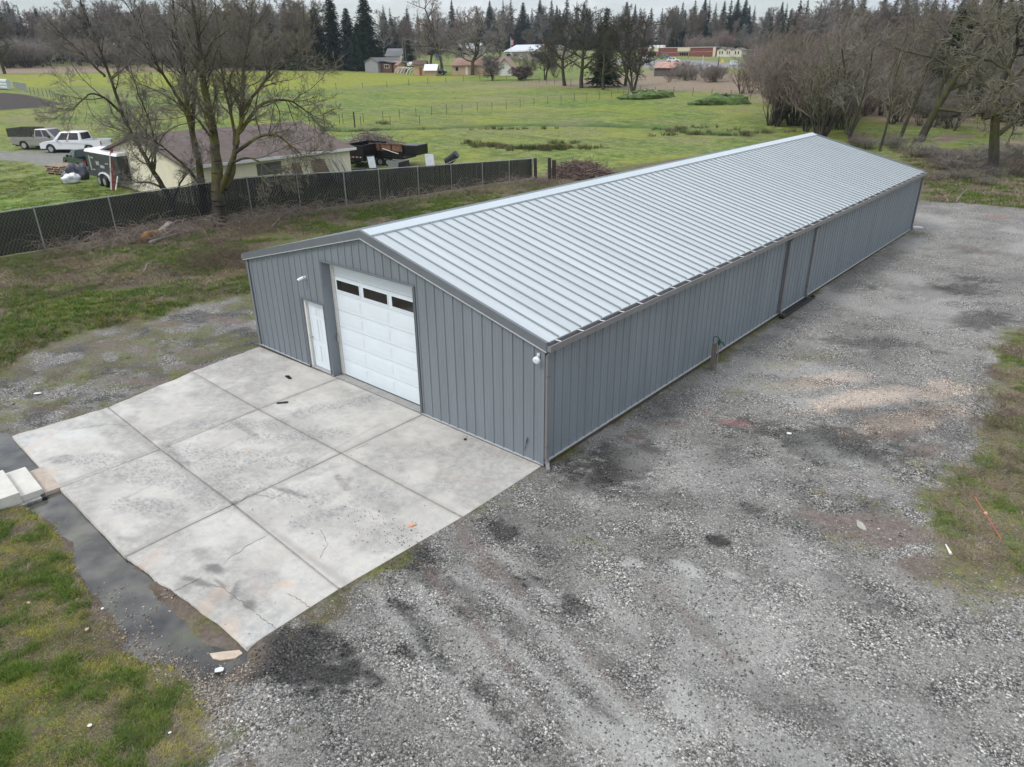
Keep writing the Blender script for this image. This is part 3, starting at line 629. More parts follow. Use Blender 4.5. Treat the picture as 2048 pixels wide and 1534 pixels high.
def add_building():
    B = thing('metal_building', 'long low grey ribbed steel workshop with pale standing seam roof and white roll-up door', 'workshop building', (0, 0, 0))
    roofz = lambda x: BR-(BR-BH)*abs(x+BW/2)/(BW/2)
    c = lambda v: (lambda s: v)
    GX0, GX1, GZ = -7.80, -4.06, 3.47
    MX0, MX1, MZ = -8.98, -7.93, 2.17
    fp = lambda s, o, z: (s, -o, z)
    mb = MB()
    up = lambda s: roofz(s)-.06
    ribbed(mb, -BW, MX0, c(.06), up, fp, org=-.02); ribbed(mb, MX0, MX1, c(MZ), up, fp, org=-.02)
    ribbed(mb, MX1, GX0, c(.06), up, fp, org=-.02); ribbed(mb, GX0, GX1, c(GZ), up, fp, org=-.02); ribbed(mb, GX1, 0, c(.06), up, fp, org=-.02)
    # jambs and heads of the two recesses
    D = .30
    mb.box(GX0-.012, GX0, -.03, D, .04, GZ); mb.box(GX1, GX1+.012, -.03, D, .04, GZ); mb.box(GX0, GX1, -.03, D, GZ, GZ+.012)
    mb.box(MX0-.012, MX0, -.03, .14, .04, MZ); mb.box(MX1, MX1+.012, -.03, .14, .04, MZ); mb.box(MX0, MX1, -.03, .14, MZ, MZ+.012)
    mb.build('front_wall', STEEL, B)
    mb = MB(); sp = lambda s, o, z: (o, s, z)
    ribbed(mb, 0, BL, c(.12), c(BH-.02), sp, org=.05)
    for i in range(100):
        for z in (.35, 1.55, 2.6):
            if .25+i*.3048 < BL: mb.box(.002, .010, .20+i*.3048-.009, .20+i*.3048+.009, z, z+.014, 1)
    mb.build('side_wall', [STEEL_S, TRIM], B)
    mb = MB(); ribbed(mb, 0, BL, c(.12), c(BH-.02), lambda s, o, z: (-BW-o, s, z)); mb.build('side_wall', STEEL_S, B)
    mb = MB(); ribbed(mb, -BW, 0, c(.1), up, lambda s, o, z: (s, BL+o, z)); mb.build('rear_wall', STEEL, B)
    # concrete foot and treated board below the sheets
    mb = MB(); mb.box(-.06, -.012, .012, BL-.01, -.14, .11); mb.box(-BW+.012, -BW+.06, .012, BL-.01, -.14, .11); mb.box(-BW+.06, -.06, BL-.06, BL-.012, -.14, .09)
    mb.build('grade_board', M('treated_board', (.11, .085, .045), .85, var=.4, scale=6, bump=.3), B)
    mb = MB(); mb.box(.0, .05, -.02, BL+.02, .105, .125); mb.box(-BW-.05, -BW, -.02, BL+.02, .105, .125)
    mb.box(-BW-.04, MX0-.02, -.045, .0, .045, .065); mb.box(MX1+.02, GX0-.02, -.045, .0, .045, .065); mb.box(GX1+.02, .04, -.045, .0, .045, .065)
    mb.build('base_trim', TRIML, B)
    # trims round the openings and corners
    mb = MB()
    for a, b, z in ((GX0, GX1, GZ), (MX0, MX1, MZ)):
        mb.box(a-.06, a-.0125, -.036, -.029, .066, z+.0); mb.box(b+.0125, b+.06, -.036, -.029, .066, z+.0); mb.box(a-.07, b+.07, -.05, -.029, z+.013, z+.06)
        mb.box(b-.0, b+.016, -.050, -.037, .05, z-.002)
    mb.build('opening_trim', M('grey_opening_trim', (.15, .165, .185), .45, var=.06), B)
    mb = MB(); mb.box(-.06, .0295, -.037, -.030, .067, BH-.02); mb.box(.030, .037, -.037, .07, .067, BH-.02); mb.build('corner_trim', STEEL, B)
    mb = MB(); mb.box(.030, .037, BL-.07, BL+.037, .127, BH-.02); mb.box(-.06, .0295, BL+.03, BL+.037, .127, BH-.02); mb.build('corner_trim', STEEL, B)
    mb = MB(); mb.box(-BW-.0295, -BW+.06, -.037, -.030, .067, BH-.02); mb.box(-BW-.037, -BW-.03, -.037, .07, .067, BH-.02); mb.build('corner_trim', STEEL, B)
    # roof
    SL = math.atan2(BR-BH, BW/2); OV = .05
    mb = MB()
    xe = .0+OV
    def rz(x): return BR-(BR-BH)*abs(x+BW/2)/(BW/2)
    for sg in (1, -1):
        xE = -BW/2+sg*(BW/2+OV); zE = BH-(OV*(BR-BH)/(BW/2))
        v = [(-BW/2, -.03, BR), (xE, -.03, zE), (xE, BL+.05, zE), (-BW/2, BL+.05, BR)]
        v += [(a, b, d-.03) for a, b, d in v]
        mb.add(v, [(0, 1, 2, 3) if sg > 0 else (3, 2, 1, 0), (7, 6, 5, 4) if sg > 0 else (4, 5, 6, 7), (1, 5, 6, 2)])
    roof = mb.build('roof', ROOF, B)
    mb = MB(); n = int(BL/.405); rdm = random.Random(2)
    for i in range(1, n+1):
        y = .02+i*.405+rdm.uniform(-.004, .004)
        for sg in (1, -1):
            x0 = -BW/2+sg*.28; x1 = -BW/2+sg*(BW/2+OV+.004)
            mb.bar((x0, y, rz(x0)+.022), (x1, y, BH-(OV*(BR-BH)/(BW/2))+.022), .015, .042)
    mb.build('standing_seams', M('seam_shadow_tone', (.25, .28, .297), .45, var=.06, scale=.8), roof)  # seams toned darker than the roof, their shadow line put into the colour
    mb = MB(); q = .31; dz = (BR-BH)/(BW/2)
    v = []
    for y in (-.055, BL+.06):
        v += [(-BW/2-q, y, BR-q*dz+.048), (-BW/2, y, BR+.062), (-BW/2+q, y, BR-q*dz+.048), (-BW/2+q, y, BR-q*dz+.006), (-BW/2-q, y, BR-q*dz+.006)]
    mb.add(v, [(0, 1, 6, 5), (1, 2, 7, 6), (2, 3, 8, 7), (0, 5, 9, 4), (0, 4, 3, 2, 1)])
    mb.build('ridge_cap', M('ridge_cap_steel', (.47, .52, .545), .34, var=.04, scale=.6, spec=.6), roof)
    # rake trim, front and rear
    for y0, y1 in ((-.075, .0), (BL, BL+.075)):
        mb = MB()
        for sg in (1, -1):
            x1 = -BW/2+sg*(BW/2+.11); zt = rz(-BW/2)+.065; z1 = BH-.11*dz+.05
            p = [(-BW/2, zt), (x1, z1), (x1, z1-.20), (-BW/2, zt-.20)]
            mb.prism(p if sg < 0 else p[::-1], y0, y1, 'y')
        rk = mb.build('rake_trim', TRIM, B)
        mb = MB()
        for sg in (1, -1):
            x1 = -BW/2+sg*(BW/2+.112); z1 = BH-.11*dz+.05-.20; zt = BR+.065-.20
            p = [(-BW/2, zt), (x1, z1), (x1, z1-.022), (-BW/2, zt-.022)]
            ya, yb = (y0-.018, y1) if y0 < 0 else (y0, y1+.018)
            mb.prism(p if sg < 0 else p[::-1], ya, yb, 'y')
        mb.build('trim_lip', TRIML, rk)
    # gutters
    for sg in (1, -1):
        X = (lambda a: a) if sg > 0 else (lambda a: -BW-a)
        g = MB()
        def bx(a, b, y0, y1, z0, z1): g.box(min(X(a), X(b)), max(X(a), X(b)), y0, y1, z0, z1)
        bx(.060, .068, -.06, BL+.03, BH-.17, BH-.05); bx(.068, .21, -.06, BL+.03, BH-.17, BH-.162); bx(.21, .218, -.06, BL+.03, BH-.17, BH-.035); bx(.192, .21, -.06, BL+.03, BH-.043, BH-.035)
        bx(.068, .21, -.06, -.052, BH-.162, BH-.045); bx(.068, .21, BL+.022, BL+.03, BH-.162, BH-.045)
        gt = g.build('gutter', GUT, B)
        if sg > 0:
            y = .35; k = 0
            hm = MB(); hm.box(.055, .213, -.018, .018, -.004, .006); h0 = hm.build('gutter_strap', M('bright_strap', (.62, .60, .58), .4), gt); h0.location = (0, .3, BH-.026)
            for k in range(1, 38):
                c2 = h0.copy(); COL.objects.link(c2); c2.parent = gt; c2.location = (0, .3+k*.82, BH-.026)
            mb = MB(); mb.box(.045, .055, 0, BL, BH-.12, BH-.03); 
    def spout(y, name='downspout', kick=(1, 0), x=.075):
        mb = MB(); pts = [(x+.06, y, BH-.165), (x+.06, y, BH-.24), (x-.005, y, BH-.32), (x-.005, y, .22), (x+.02, y, .12), (x+.02+.16*kick[0], y+.16*kick[1], .055), (x+.02+.24*kick[0], y+.24*kick[1], .05)]
        for a, b in zip(pts[:-1], pts[1:]):
            mb.bar(a, b, .085, .06, up=(1, 0, 0) if abs(b[2]-a[2]) > .1 else (0, 0, 1))
        d = mb.build(name, GUT, B)
        for zz in (.52, BH-.8):
            m2 = MB(); m2.box(x-.05, x+.035, y-.052, y+.052, zz, zz+.03); m2.build('strap', TRIM, d)
    spout(.03, kick=(.7, -.75)); spout(13.45, kick=(.4, .7)); spout(15.95, kick=(.3, .8)); spout(BL-.06, kick=(.9, .2))
    # tall panel trims between the two middle downspouts and a dark trough below them
    mb = MB(); mb.box(.03, .045, 13.30, 13.36, .13, BH-.16); mb.build('panel_trim', TRIM, B); mb = MB(); mb.box(.03, .045, 16.06, 16.12, .13, BH-.16); mb.build('panel_trim', TRIM, B)
    # roll-up door
    y0 = D
    gd = MB(); gd.box(GX0+.001, GX1-.001, y0, y0+.05, .05, GZ-.001)
    W = GX1-GX0-.24; xs = GX0+.14
    door = gd.build('garage_door', WHITE, B)
    mb = MB(); secs = [(.05+.50*i, .05+.50*(i+1)) for i in range(6)]
    cols = [xs+W*i/3 for i in range(4)]
    for k, (za, zb) in enumerate(secs):
        mb.box(xs, xs+W, y0-.030, y0-.002, za+.006, zb-.006)
        if k == 5: continue
        for i in range(3):
            a, b = cols[i]+.10, cols[i+1]-.10; zc, zd = za+.11, zb-.10
            # recessed groove frame and raised field
            mb.box(a, b, y0-.036, y0-.030, zc-.01, zd+.01)
            mb.box(a+.04, b-.04, y0-.041, y0-.0365, zc+.03, zd-.03)
    mb.box(xs, xs+W, y0-.030, y0-.002, 3.056, GZ-.02)
    mb.build('door_sections', WHITE, door, bevel=.003)
    za, zb = secs[5]
    for i in range(3):
        a, b = cols[i]+.09, cols[i+1]-.09
        m2 = MB()
        for (p, q, r_, s_) in ((a-.03, b+.03, za+.08, za+.11), (a-.03, b+.03, zb-.11, zb-.08), (a-.03, a, za+.11, zb-.11), (b, b+.03, za+.11, zb-.11)): m2.box(p, q, y0-.046, y0-.030, r_, s_)
        wn = m2.build('window', WHITE, door)
        m3 = MB(); m3.box(a, b, y0-.036, y0-.031, za+.11, zb-.11); m3.build('pane', GLASS, wn)
    mb = MB(); mb.box(GX0+.001, xs-.01, y0-.05, y0-.001, .05, GZ-.005); mb.box(xs+W+.01, GX1-.001, y0-.05, y0-.001, .05, GZ-.005); mb.box(xs-.01, xs+W+.01, y0-.05, y0-.031, GZ-.05, GZ-.005)
    mb.build('door_frame', WHITEW, door)
    mb = MB(); mb.box(xs, xs+W, y0-.04, y0-.031, .036, .055); mb.build('bottom_seal', BLACK, door)
    mb = MB(); mb.box(GX0+.03, GX0+.10, y0-.10, y0-.051, 1.05, 1.30); mb.build('keypad_box', M('beige_box', (.45, .43, .40), .6), door)
    # the sill of concrete inside the two recesses
    mb = MB(); mb.box(GX0, GX1, -.005, D+.05, -.1, .034); mb.box(MX0, MX1, -.005, .2, -.1, .034); mb.build('threshold', M('grey_concrete', (.30, .295, .28), .85, var=.15, scale=5, bump=.3), B)
    # walk door with six raised fields
    dm = MB(); dm.box(MX0+.09, MX1-.03, .10, .14, .075, MZ-.04)
    dr = dm.build('door', WHITE, B)
    mb = MB(); a0, a1 = MX0+.09, MX1-.03; wd = a1-a0
    for (u0, u1) in ((.11, .44), (.56, .89)):
        for (z0, z1) in ((.25, .80), (.92, 1.62), (1.72, 1.98)):
            p, q = a0+wd*u0, a0+wd*u1
            for t in ((p, q, z0, z0+.012), (p, q, z1-.012, z1), (p, p+.012, z0, z1), (q-.012, q, z0, z1)): mb.box(t[0], t[1], .093, .10, t[2], t[3])
            mb.box(p+.035, q-.035, .090, .10, z0+.035, z1-.035)
    mb.build('door_panels', WHITE, dr, bevel=.003)
    mb = MB(); mb.tube([(MX0+.15, .10, 1.0), (MX0+.15, .05, 1.0)], .012); mb.blob((MX0+.15, .045, 1.0), .028, .022, .028, rough=0); mb.build('handle', M('brass_knob', (.35, .30, .2), .3, .8), dr)
    mb = MB(); mb.box(MX0+.001, MX0+.085, .02, .139, .04, MZ-.001); mb.box(MX1-.03, MX1-.001, .02, .139, .04, MZ-.001); mb.box(MX0+.085, MX1-.03, .02, .139, MZ-.035, MZ-.001)
    mb.build('door_frame', WHITEW, dr)
    mb = MB(); mb.box(MX0+.085, MX1-.03, -.03, .139, .036, .066); mb.build('door_sill', M('alu_sill', (.42, .42, .42), .4, .4), dr)
    # dent marks low on the front
    mb = MB()
    for (x, z, dx, dz_) in ((-.50, .30, .03, .25), (-.47, .42, .03, .2), (-.52, .22, .01, .12), (-.44, .5, .015, .1)): mb.bar((x, -.032, z), (x+dx, -.032, z+dz_), .008, .006)
    mb.build('scratch', BLACK, B)
    # things on it
    s = thing('security_camera', 'white bullet camera fixed to the gable wall above the walk door', 'camera', (-8.68, -.03, 2.86))
    mb = MB(); mb.tube([(0, .03, 0), (0, -.02, 0)], .05, 14); mb.tube([(0, -.02, 0), (0, -.07, -.01)], .018, 8); mb.build('bracket', WHITE, s)
    mb = MB(); mb.tube([(.05, -.06, .03), (-.02, -.12, -.01), (-.06, -.19, -.05)], .042, 14); mb.build('body', WHITE, s, smooth=False)
    mb = MB(); mb.tube([(-.06, -.19, -.05), (-.066, -.2, -.056)], .036, 14); mb.build('lens', BLACK, s)
    s = thing('antenna_dish', 'small white round dish at the front corner under the eave', 'dish', (-.13, -.03, 2.66))
    mb = MB(); mb.tube([(0, -.10, 0), (0, -.13, 0), (0, -.15, 0)], [.085, .08, .05], 24); mb.build('disc', M('white_plastic', (.78, .78, .77), .4, var=.03), s, smooth=False)
    mb = MB(); mb.tube([(0, .03, .06), (0, -.06, .07), (0, -.10, .0)], .018, 8); mb.box(-.035, .035, -.01, .02, .02, .11); mb.build('bracket', WHITE, s)
    s.rotation_euler = (R(8), 0, R(12))
    tr = thing('drain_trough', 'dark metal trough lying along the side wall between two downspouts', 'trough', (.24, 13.2, .0))
    mb = MB(); mb.box(-.07, .07, 0, 3.1, .03, .05); mb.box(-.08, -.07, 0, 3.1, .03, .13); mb.box(.07, .08, 0, 3.1, .03, .13); mb.box(-.08, .08, 0, .01, .03, .13); mb.box(-.08, .08, 3.09, 3.1, .03, .13)
    mb.build('trough', M('black_trough', (.03, .03, .032), .5), tr)
    p = P3(1836, 456); tr = thing('splash_block', 'white slab like splash block on gravel by the far corner downspout', 'splash block', p, .4)
    mb = MB(); mb.box(-.22, .22, -.12, .12, 0, .05); mb.box(-.22, .22, -.12, -.10, .05, .08); mb.box(-.22, .22, .10, .12, .05, .08); mb.build('tray', WHITEW, tr)
add_building()
# ------------------------------------------------------------------ small things near the building
def add_small():
    # yard hydrant
    g = P3(1424, 738); t = thing('yard_hydrant', 'green yard hydrant strapped to a short weathered post by the long wall', 'hydrant', g, .2)
    mb = MB(); mb.prism([(-.06, -.06), (.06, -.06), (.06, .06), (-.06, .06)], 0, .82, 'z'); mb.build('post', WOOD, t, bevel=.006)
    mb = MB(); mb.tube([(.12, .0, 0), (.12, .0, .82)], .02, 8); mb.build('pipe', M('grey_pipe', (.25, .25, .25), .5, .3), t)
    GR = M('green_cast_iron', (.012, .055, .045), .4, var=.2)
    mb = MB(); mb.tube([(.12, 0, .80), (.12, 0, .88), (.12, 0, .97)], [.03, .045, .035], 10); mb.tube([(.12, 0, .90), (.22, .02, .88), (.27, .03, .80)], [.03, .026, .024], 8); mb.build('head', GR, t)
    mb = MB(); mb.tube([(.12, 0, .97), (.06, -.01, 1.04), (-.04, -.02, 1.03), (-.06, -.02, .93), (-.05, -.02, .86)], .014, 7); mb.build('handle', GR, t)
    # survey stake lying in the verge
    a, b = P3(1948, 995), P3(2002, 1082); t = thing('survey_stick', 'thin orange painted stick lying on the moss at the right verge', 'stick', a)
    d = b-a; mb = MB(); mb.tube([(0, 0, .03), tuple(Vector((d.x*.5, d.y*.5, .05))), (d.x, d.y, .03)], .007, 6); mb.build('shaft', M('faded_orange_paint', (.55, .13, .06), .6), t)
    mb = MB(); mb.tube([(d.x*.42, d.y*.42, .05), (d.x*.45, d.y*.45, .055)], .03, 6); mb.build('ribbon', M('peach_ribbon', (.7, .4, .28), .7), t)
    # soles and scraps
    for k, (px, py, an, lab) in enumerate([(577, 757, -.3, 'black sandal with strap lying near the walk door'), (565, 808, .7, 'loose black shoe sole lying near the slab joint')]):
        g = G(px, py); t = thing('sandal', lab, 'sandal', (g.x, g.y, .032), an+math.atan2(.2, 1))
        mb = MB(); o = [(-.15, -.03), (-.08, -.05), (.02, -.042), (.10, -.055), (.15, -.03), (.16, .0), (.15, .035), (.09, .05), (0, .038), (-.1, .045), (-.15, .025)]
        mb.prism(o, 0, .022, 'z'); mb.build('sole', BLACK, t, bevel=.005)
        if k == 0: mb = MB(); mb.tube([(.02, -.045, .02), (.05, -.02, .055), (.06, .02, .055), (.03, .04, .02)], .012, 6); mb.tube([(-.02, -.045, .02), (.0, -.01, .06), (0, .03, .05), (-.02, .04, .02)], .014, 6); mb.build('strap', BLACK, t)
    def flake(px, py, r, col, name, lab, cat, h=.02, seed=1, z=None, el=1.):
        g = P3(px, py) if z is None else G(px, py); rd = random.Random(seed); mb = MB(); n = 7
        p = [(math.cos(i*2*math.pi/n+rd.uniform(-.3, .3))*r*rd.uniform(.7, 1.1)*el, math.sin(i*2*math.pi/n)*r*rd.uniform(.7, 1.1)) for i in range(n)]
        tp = rd.uniform(-.3, .3)
        mb.add([(x, y, h+x*tp) for x, y in p]+[(x, y, h-.006+x*tp) for x, y in p], [tuple(range(n)), tuple(range(n, 2*n))[::-1]]+[((i+1) % n, i, n+i, n+(i+1) % n) for i in range(n)])
        o = mb.build(name, col); o.location = (g.x, g.y, g.z if z is None else z); o.rotation_euler = (0, 0, rd.uniform(0, 3)); tag(o, lab, cat); return o
    pw = M('white_scrap', (.66, .68, .70), .6, var=.06)
    flake(437, 1338, .08, pw, 'paper_scrap', 'white torn sheet half in the puddle off the broken slab corner', 'scrap', .05, 3, -.06)
    flake(183, 1460, .032, pw, 'paper_scrap', 'small white shard lying in the grass near the bottom left', 'scrap', .05, 4)
    flake(343, 1476, .024, pw, 'paper_scrap', 'tiny white shard among green tufts left of the gravel', 'scrap', .06, 5)
    flake(204, 1216, .028, pw, 'paper_scrap', 'round white shard on mud at the puddle edge', 'scrap', .03, 6)
    flake(175, 1265, .035, M('tan_leaf', (.45, .32, .22), .8), 'dry_leaf', 'curled tan leaf on the brown bank beside the puddle', 'leaf', .06, 7, None, 1.8)
    flake(60, 1213, .03, M('tan_leaf', (.45, .32, .22), .8), 'dry_leaf', 'flat tan leaf in the grass at the left picture edge', 'leaf', .06, 8)
    flake(823, 1054, .05, M('orange_chip', (.60, .28, .16), .8), 'wood_chip', 'orange splinter on the slab among black pebbles', 'wood chip', .012, 9, .036, 2.4)
    flake(930, 1060-178, .05, BLACK, 'rubber_scrap', 'black crumpled scrap at the foot of the front wall', 'scrap', .02, 10, .036)
    flake(1240, 985, .03, pw, 'white_stone', 'bright white stone on the gravel right of the dark patch', 'stone', .03, 11)
    flake(1578, 868, .07, pw, 'white_stone', 'flat white stone in the middle of the gravel yard', 'stone', .02, 12)
    flake(1722, 1053, .09, M('pale_clay', (.36, .34, .30), .9), 'clay_patch', 'pale dried clay clod on the brown mud', 'clod', .02, 13, None, 1.8)
    flake(76, 788, .07, pw, 'plank_scrap', 'narrow white strip lying on the left gravel patch', 'scrap', .03, 14, None, 2.2)
    flake(1290, 1345+8, .02, BLACK, 'rubber_scrap', 'black speck of rubber low on the gravel', 'scrap', .03, 15)
    # white stick with a bent end
    a, b = P3(1890, 1093), P3(1901, 1111); t = MB(); t.tube([(0, 0, .05), ((b-a).x*.7, (b-a).y*.7, .04), ((b-a).x, (b-a).y, .03)], [.012, .022, .03], 7)
    o = t.build('bone_white_stick', M('bone_white', (.7, .66, .58), .6)); o.location = a; tag(o, 'short white tapered stick standing out on the red mud', 'stick')
    # crushed pebbles strewn over the slab
    rg = np.random.default_rng(21); pts = []
    for (px, py, sx, sy, n) in ((770, 1060, .9, .35, 150), (800, 1075, .5, .25, 90), (935, 885, .35, .2, 22), (985, 915, .4, .12, 14), (600, 1010, 2.5, 1.5, 60), (860, 840, .5, .3, 16), (700, 920, 2.6, 1.3, 40)):
        g = G(px, py); k = rg.normal(size=(n, 2)); pts += [(g.x+a*sx, g.y+b*sy, rg.uniform(.005, .014)) for a, b in k]
    pts = [p for p in pts if -10.7 < p[0] < -.05 and -7.2 < p[1] < -.1]
    pebbles('slab_pebbles', np.array(pts), .036, 'dark crushed pebbles strewn over the concrete slab', 'pebbles', ((.05, .05, .052), (.2, .19, .18)), 22)
def pebbles(name, P, z, lab, cat, cr, seed, zarr=None):
    rg = np.random.default_rng(seed); n = len(P)
    base = np.array([(1, 0, 0), (0, 1, 0), (-1, 0, 0), (0, -1, 0), (0, 0, 1), (0, 0, -.6)], float); fc = np.array([(0, 1, 4), (1, 2, 4), (2, 3, 4), (3, 0, 4), (1, 0, 5), (2, 1, 5), (3, 2, 5), (0, 3, 5)])
    an = rg.uniform(0, 6.28, n); V = np.tile(base, (n, 1, 1))+rg.normal(0, .22, (n, 6, 3)); V *= P[:, 2][:, None, None]*np.stack([rg.uniform(.8, 1.4, n), rg.uniform(.6, 1., n), rg.uniform(.45, .8, n)], 1)[:, None, :]
    c, s = np.cos(an)[:, None], np.sin(an)[:, None]; x, y = V[..., 0]*c-V[..., 1]*s, V[..., 0]*s+V[..., 1]*c
    zz = z+P[:, 2]*.25 if zarr is None else zarr+P[:, 2]*.2
    V = np.stack([x+P[:, 0:1], y+P[:, 1:2], V[..., 2]+zz[:, None]], -1)
    t = rg.random(n)**1.6; col = np.array(cr[0])[None]*(1-t)[:, None]+np.array(cr[1])[None]*t[:, None]
    if name == 'gravel_stones': col = col*(1-.78*blobs(P[:, 0], P[:, 1], DARK, 1.5))[:, None]
    o = fast_mesh(name, V.reshape(-1, 3), (np.arange(n)[:, None, None]*6+fc[None]).reshape(-1, 3), attr_mat(name+'_stone', .85, .25), np.repeat(col, 6, 0)); return stuff(o, lab, cat)
add_small()
def add_steps():
    o = G(119, 978); a = Vector((-1, 0, 0)); t = thing('concrete_steps', 'cream precast concrete steps tipped down beside the puddle at the slab edge', 'steps', (G(85, 977).x, G(85, 977).y, 0))
    q = G(50.5, 933, .14); p = G(85, 977, .14); d = (p-q).normalized(); ang = math.atan2(d.y, d.x)-math.pi/2
    t.location = (p.x, p.y, 0); t.rotation_euler = (0, 0, ang+math.pi)
    # local: +y runs from the lower corner p back to q ; x away from the slab is negative or positive
    inv = Matrix.Rotation(-(ang+math.pi), 3, 'Z'); L_ = lambda px, py, z: inv @ (G(px, py, z)-Vector((p.x, p.y, 0)))
    cm = M('cream_precast', (.56, .54, .48), .75, var=.1, scale=4, bump=.15)
    w1 = L_(36, 991.5, .14); sx = w1.x; ln = (p-q).length
    mb = MB(); mb.box(min(0, sx), max(0, sx), 0, ln, -.02, .14); mb.build('tread', cm, t, bevel=.012)
    mb = MB(); a_, b_ = (sx*.94, sx*2.3); mb.box(min(a_, b_), max(a_, b_), -.06, ln-.06, .0, .27); mb.build('tread', cm, t, bevel=.012)
    mb = MB(); b0 = -sx*.75; mb.box(min(.01*np.sign(b0), b0), max(.01*np.sign(b0), b0), -.0, ln*.95, -.12, .03); mb.build('landing', M('pinkish_concrete', (.42, .35, .29), .85, var=.15, scale=4, bump=.3), t, bevel=.01)
    rdm = random.Random(8); mb = MB(); n = 12; x0, x1 = sx*2.3, .0
    top = [(x0+(x1-x0)*i/n, -.14+rdm.uniform(-.03, .03)) for i in range(n+1)]
    vs = []
    for x, y in top: vs += [(x, y, -.0), (x, y+rdm.uniform(.0, .05), -.10-rdm.uniform(0, .03)), (x, .1, .0)]
    mb.add(vs, [(3*i, 3*i+1, 3*i+4, 3*i+3) for i in range(n)]+[(3*i+2, 3*i, 3*i+3, 3*i+5) for i in range(n)])
    mb.build('footing', M('rough_grey_concrete', (.28, .27, .25), .9, var=.3, scale=8, bump=.6), t)
    mb = MB(); mb.tube([(-.04, -.17, -.03), (-.04, .1, -.03)], .05, 12, cap=False); mb.tube([(-.04, -.165, -.03), (-.04, -.05, -.03)], .043, 12); mb.build('drain_pipe', BLACK, t)
add_steps()
# ------------------------------------------------------------------ slatted fence
def add_fence():
    pts = [P3(-120, 545), P3(0, 524), P3(505, 441), P3(700, 418), P3(1063, 364)]
    hs = [2.0, 1.98, 2.2, 2.02, 1.40]
    # shift the ground points so the tops run straight as surveyed
    t = thing('chain_link_fence', 'tall black slatted chain link fence with silver top rail behind the building', 'fence', tuple(pts[0]))
    o = pts[0]; Pl = [p-o for p in pts]
    seg = [(Pl[i+1]-Pl[i]).length for i in range(4)]; tot = sum(seg)
    def at(s):
        i = 0
        while i < 3 and s > seg[i]: s -= seg[i]; i += 1
        f = min(s/seg[i], 1); p = Pl[i].lerp(Pl[i+1], f); w_ = p+o; z = ZG(w_.x, w_.y)-o.z
        h = hs[i]+(hs[i+1]-hs[i])*f; tz = Pl[i].z+(Pl[i+1].z-Pl[i].z)*f+h
        return Vector((p.x, p.y, z)), tz
    GV = M('galvanised_rail', (.34, .35, .355), .45, .5, .08, 3)
    nS = 150; P = [at(tot*i/nS) for i in range(nS+1)]
    nrm = Vector((1, -.15, 0)).normalized()
    mb = MB(); mb.tube([(p.x, p.y, z) for p, z in P[::3]], .024, 7); mb.build('top_rail', GV, t)
    # posts
    px = [(-60, 1), (93, 1), (232, 1), (505, 1), (603, 1), (690, 1), (762, 1), (839, 1), (905, 1), (962, 1), (1016, 1), (1061, 1)]
    for q, _ in px:
        best = min(range(nS+1), key=lambda i: abs(PJ(P[i][0]+o)[0]-q)); p, z = P[best]
        rd_ = .045 if q in (690, 1061) else .032
        mb = MB(); mb.tube([(p.x+.05, p.y, p.z-.05), (p.x+.05, p.y, z+.02)], rd_, 9); mb.tube([(p.x+.05, p.y, z+.02), (p.x+.05, p.y, z+.06)], [rd_*1.15, .01], 9); mb.build('post', GV, t)
    # black slats: two-sided band of thin vertical strips
    mb = MB(); s = 0; rd = random.Random(6); n = int(tot/.062)
    for i in range(n):
        a, za = at(tot*i/n); b, zb = at(tot*(i+.955)/n)
        k = rd.uniform(-.004, .004); u = rd.uniform(0, .02)
        mb.add([(a.x+k, a.y, a.z+.04), (b.x+k, b.y, b.z+.04), (b.x+k, b.y, zb-.03-u), (a.x+k, a.y, za-.03-u)], [(0, 1, 2, 3)])
    mb.build('slats', M('black_privacy_slat', (.0075, .0078, .008), .5, var=.5, scale=2), t)
    # wire diamonds
    segs = []; dz = .0; st = .155
    m = int(tot/st)
    for i in range(-18, m+1):
        for sg in (1, -1):
            # a wire climbs at 60 degrees
            run = 2.2/math.tan(R(62)); s0 = i*st if sg > 0 else i*st+run
            k = 4; pr = None
            for j in range(k+1):
                f = j/k; ss = s0+sg*run*f
                if ss < 0 or ss > tot: pr = None; continue
                p, z = at(ss); zz = p.z+.04+2.2*f
                if zz > z: zz = z; 
                c = (p.x+.016+.003*sg, p.y, zz)
                if pr is not None and pr[2] < z-.01: segs.append(pr+c+(.0034, .0034))
                pr = c
    segs_mesh('wire_mesh', segs, [M('galvanised_wire', (.30, .30, .295), .5, .3, .1, 3)], 3, t)
    # three old posts past the end
    for q, top, lab in ((1071, 324, 'dark old timber post right against the end of the slatted fence'), (1099, 323, 'dark timber post middle of the three past the fence end'), (1108, 327, 'thickest dark timber post of the three past the fence end')):
        yb = 366 if q < 1090 else 366; g = P3(q, yb); h = HT(q, yb, top)
        mb = MB(); w_ = .11 if q != 1108 else .13; mb.prism([(-w_, -w_*.8), (w_, -w_*.8), (w_, w_*.8), (-w_, w_*.8)], -.1, h, 'z'); ob = mb.build('timber_post', DWOOD, bevel=.015); ob.location = g; ob.rotation_euler = (R(1.5), R(-1), .5); tag(ob, lab, 'post', 'timber posts at the fence end')
add_fence()
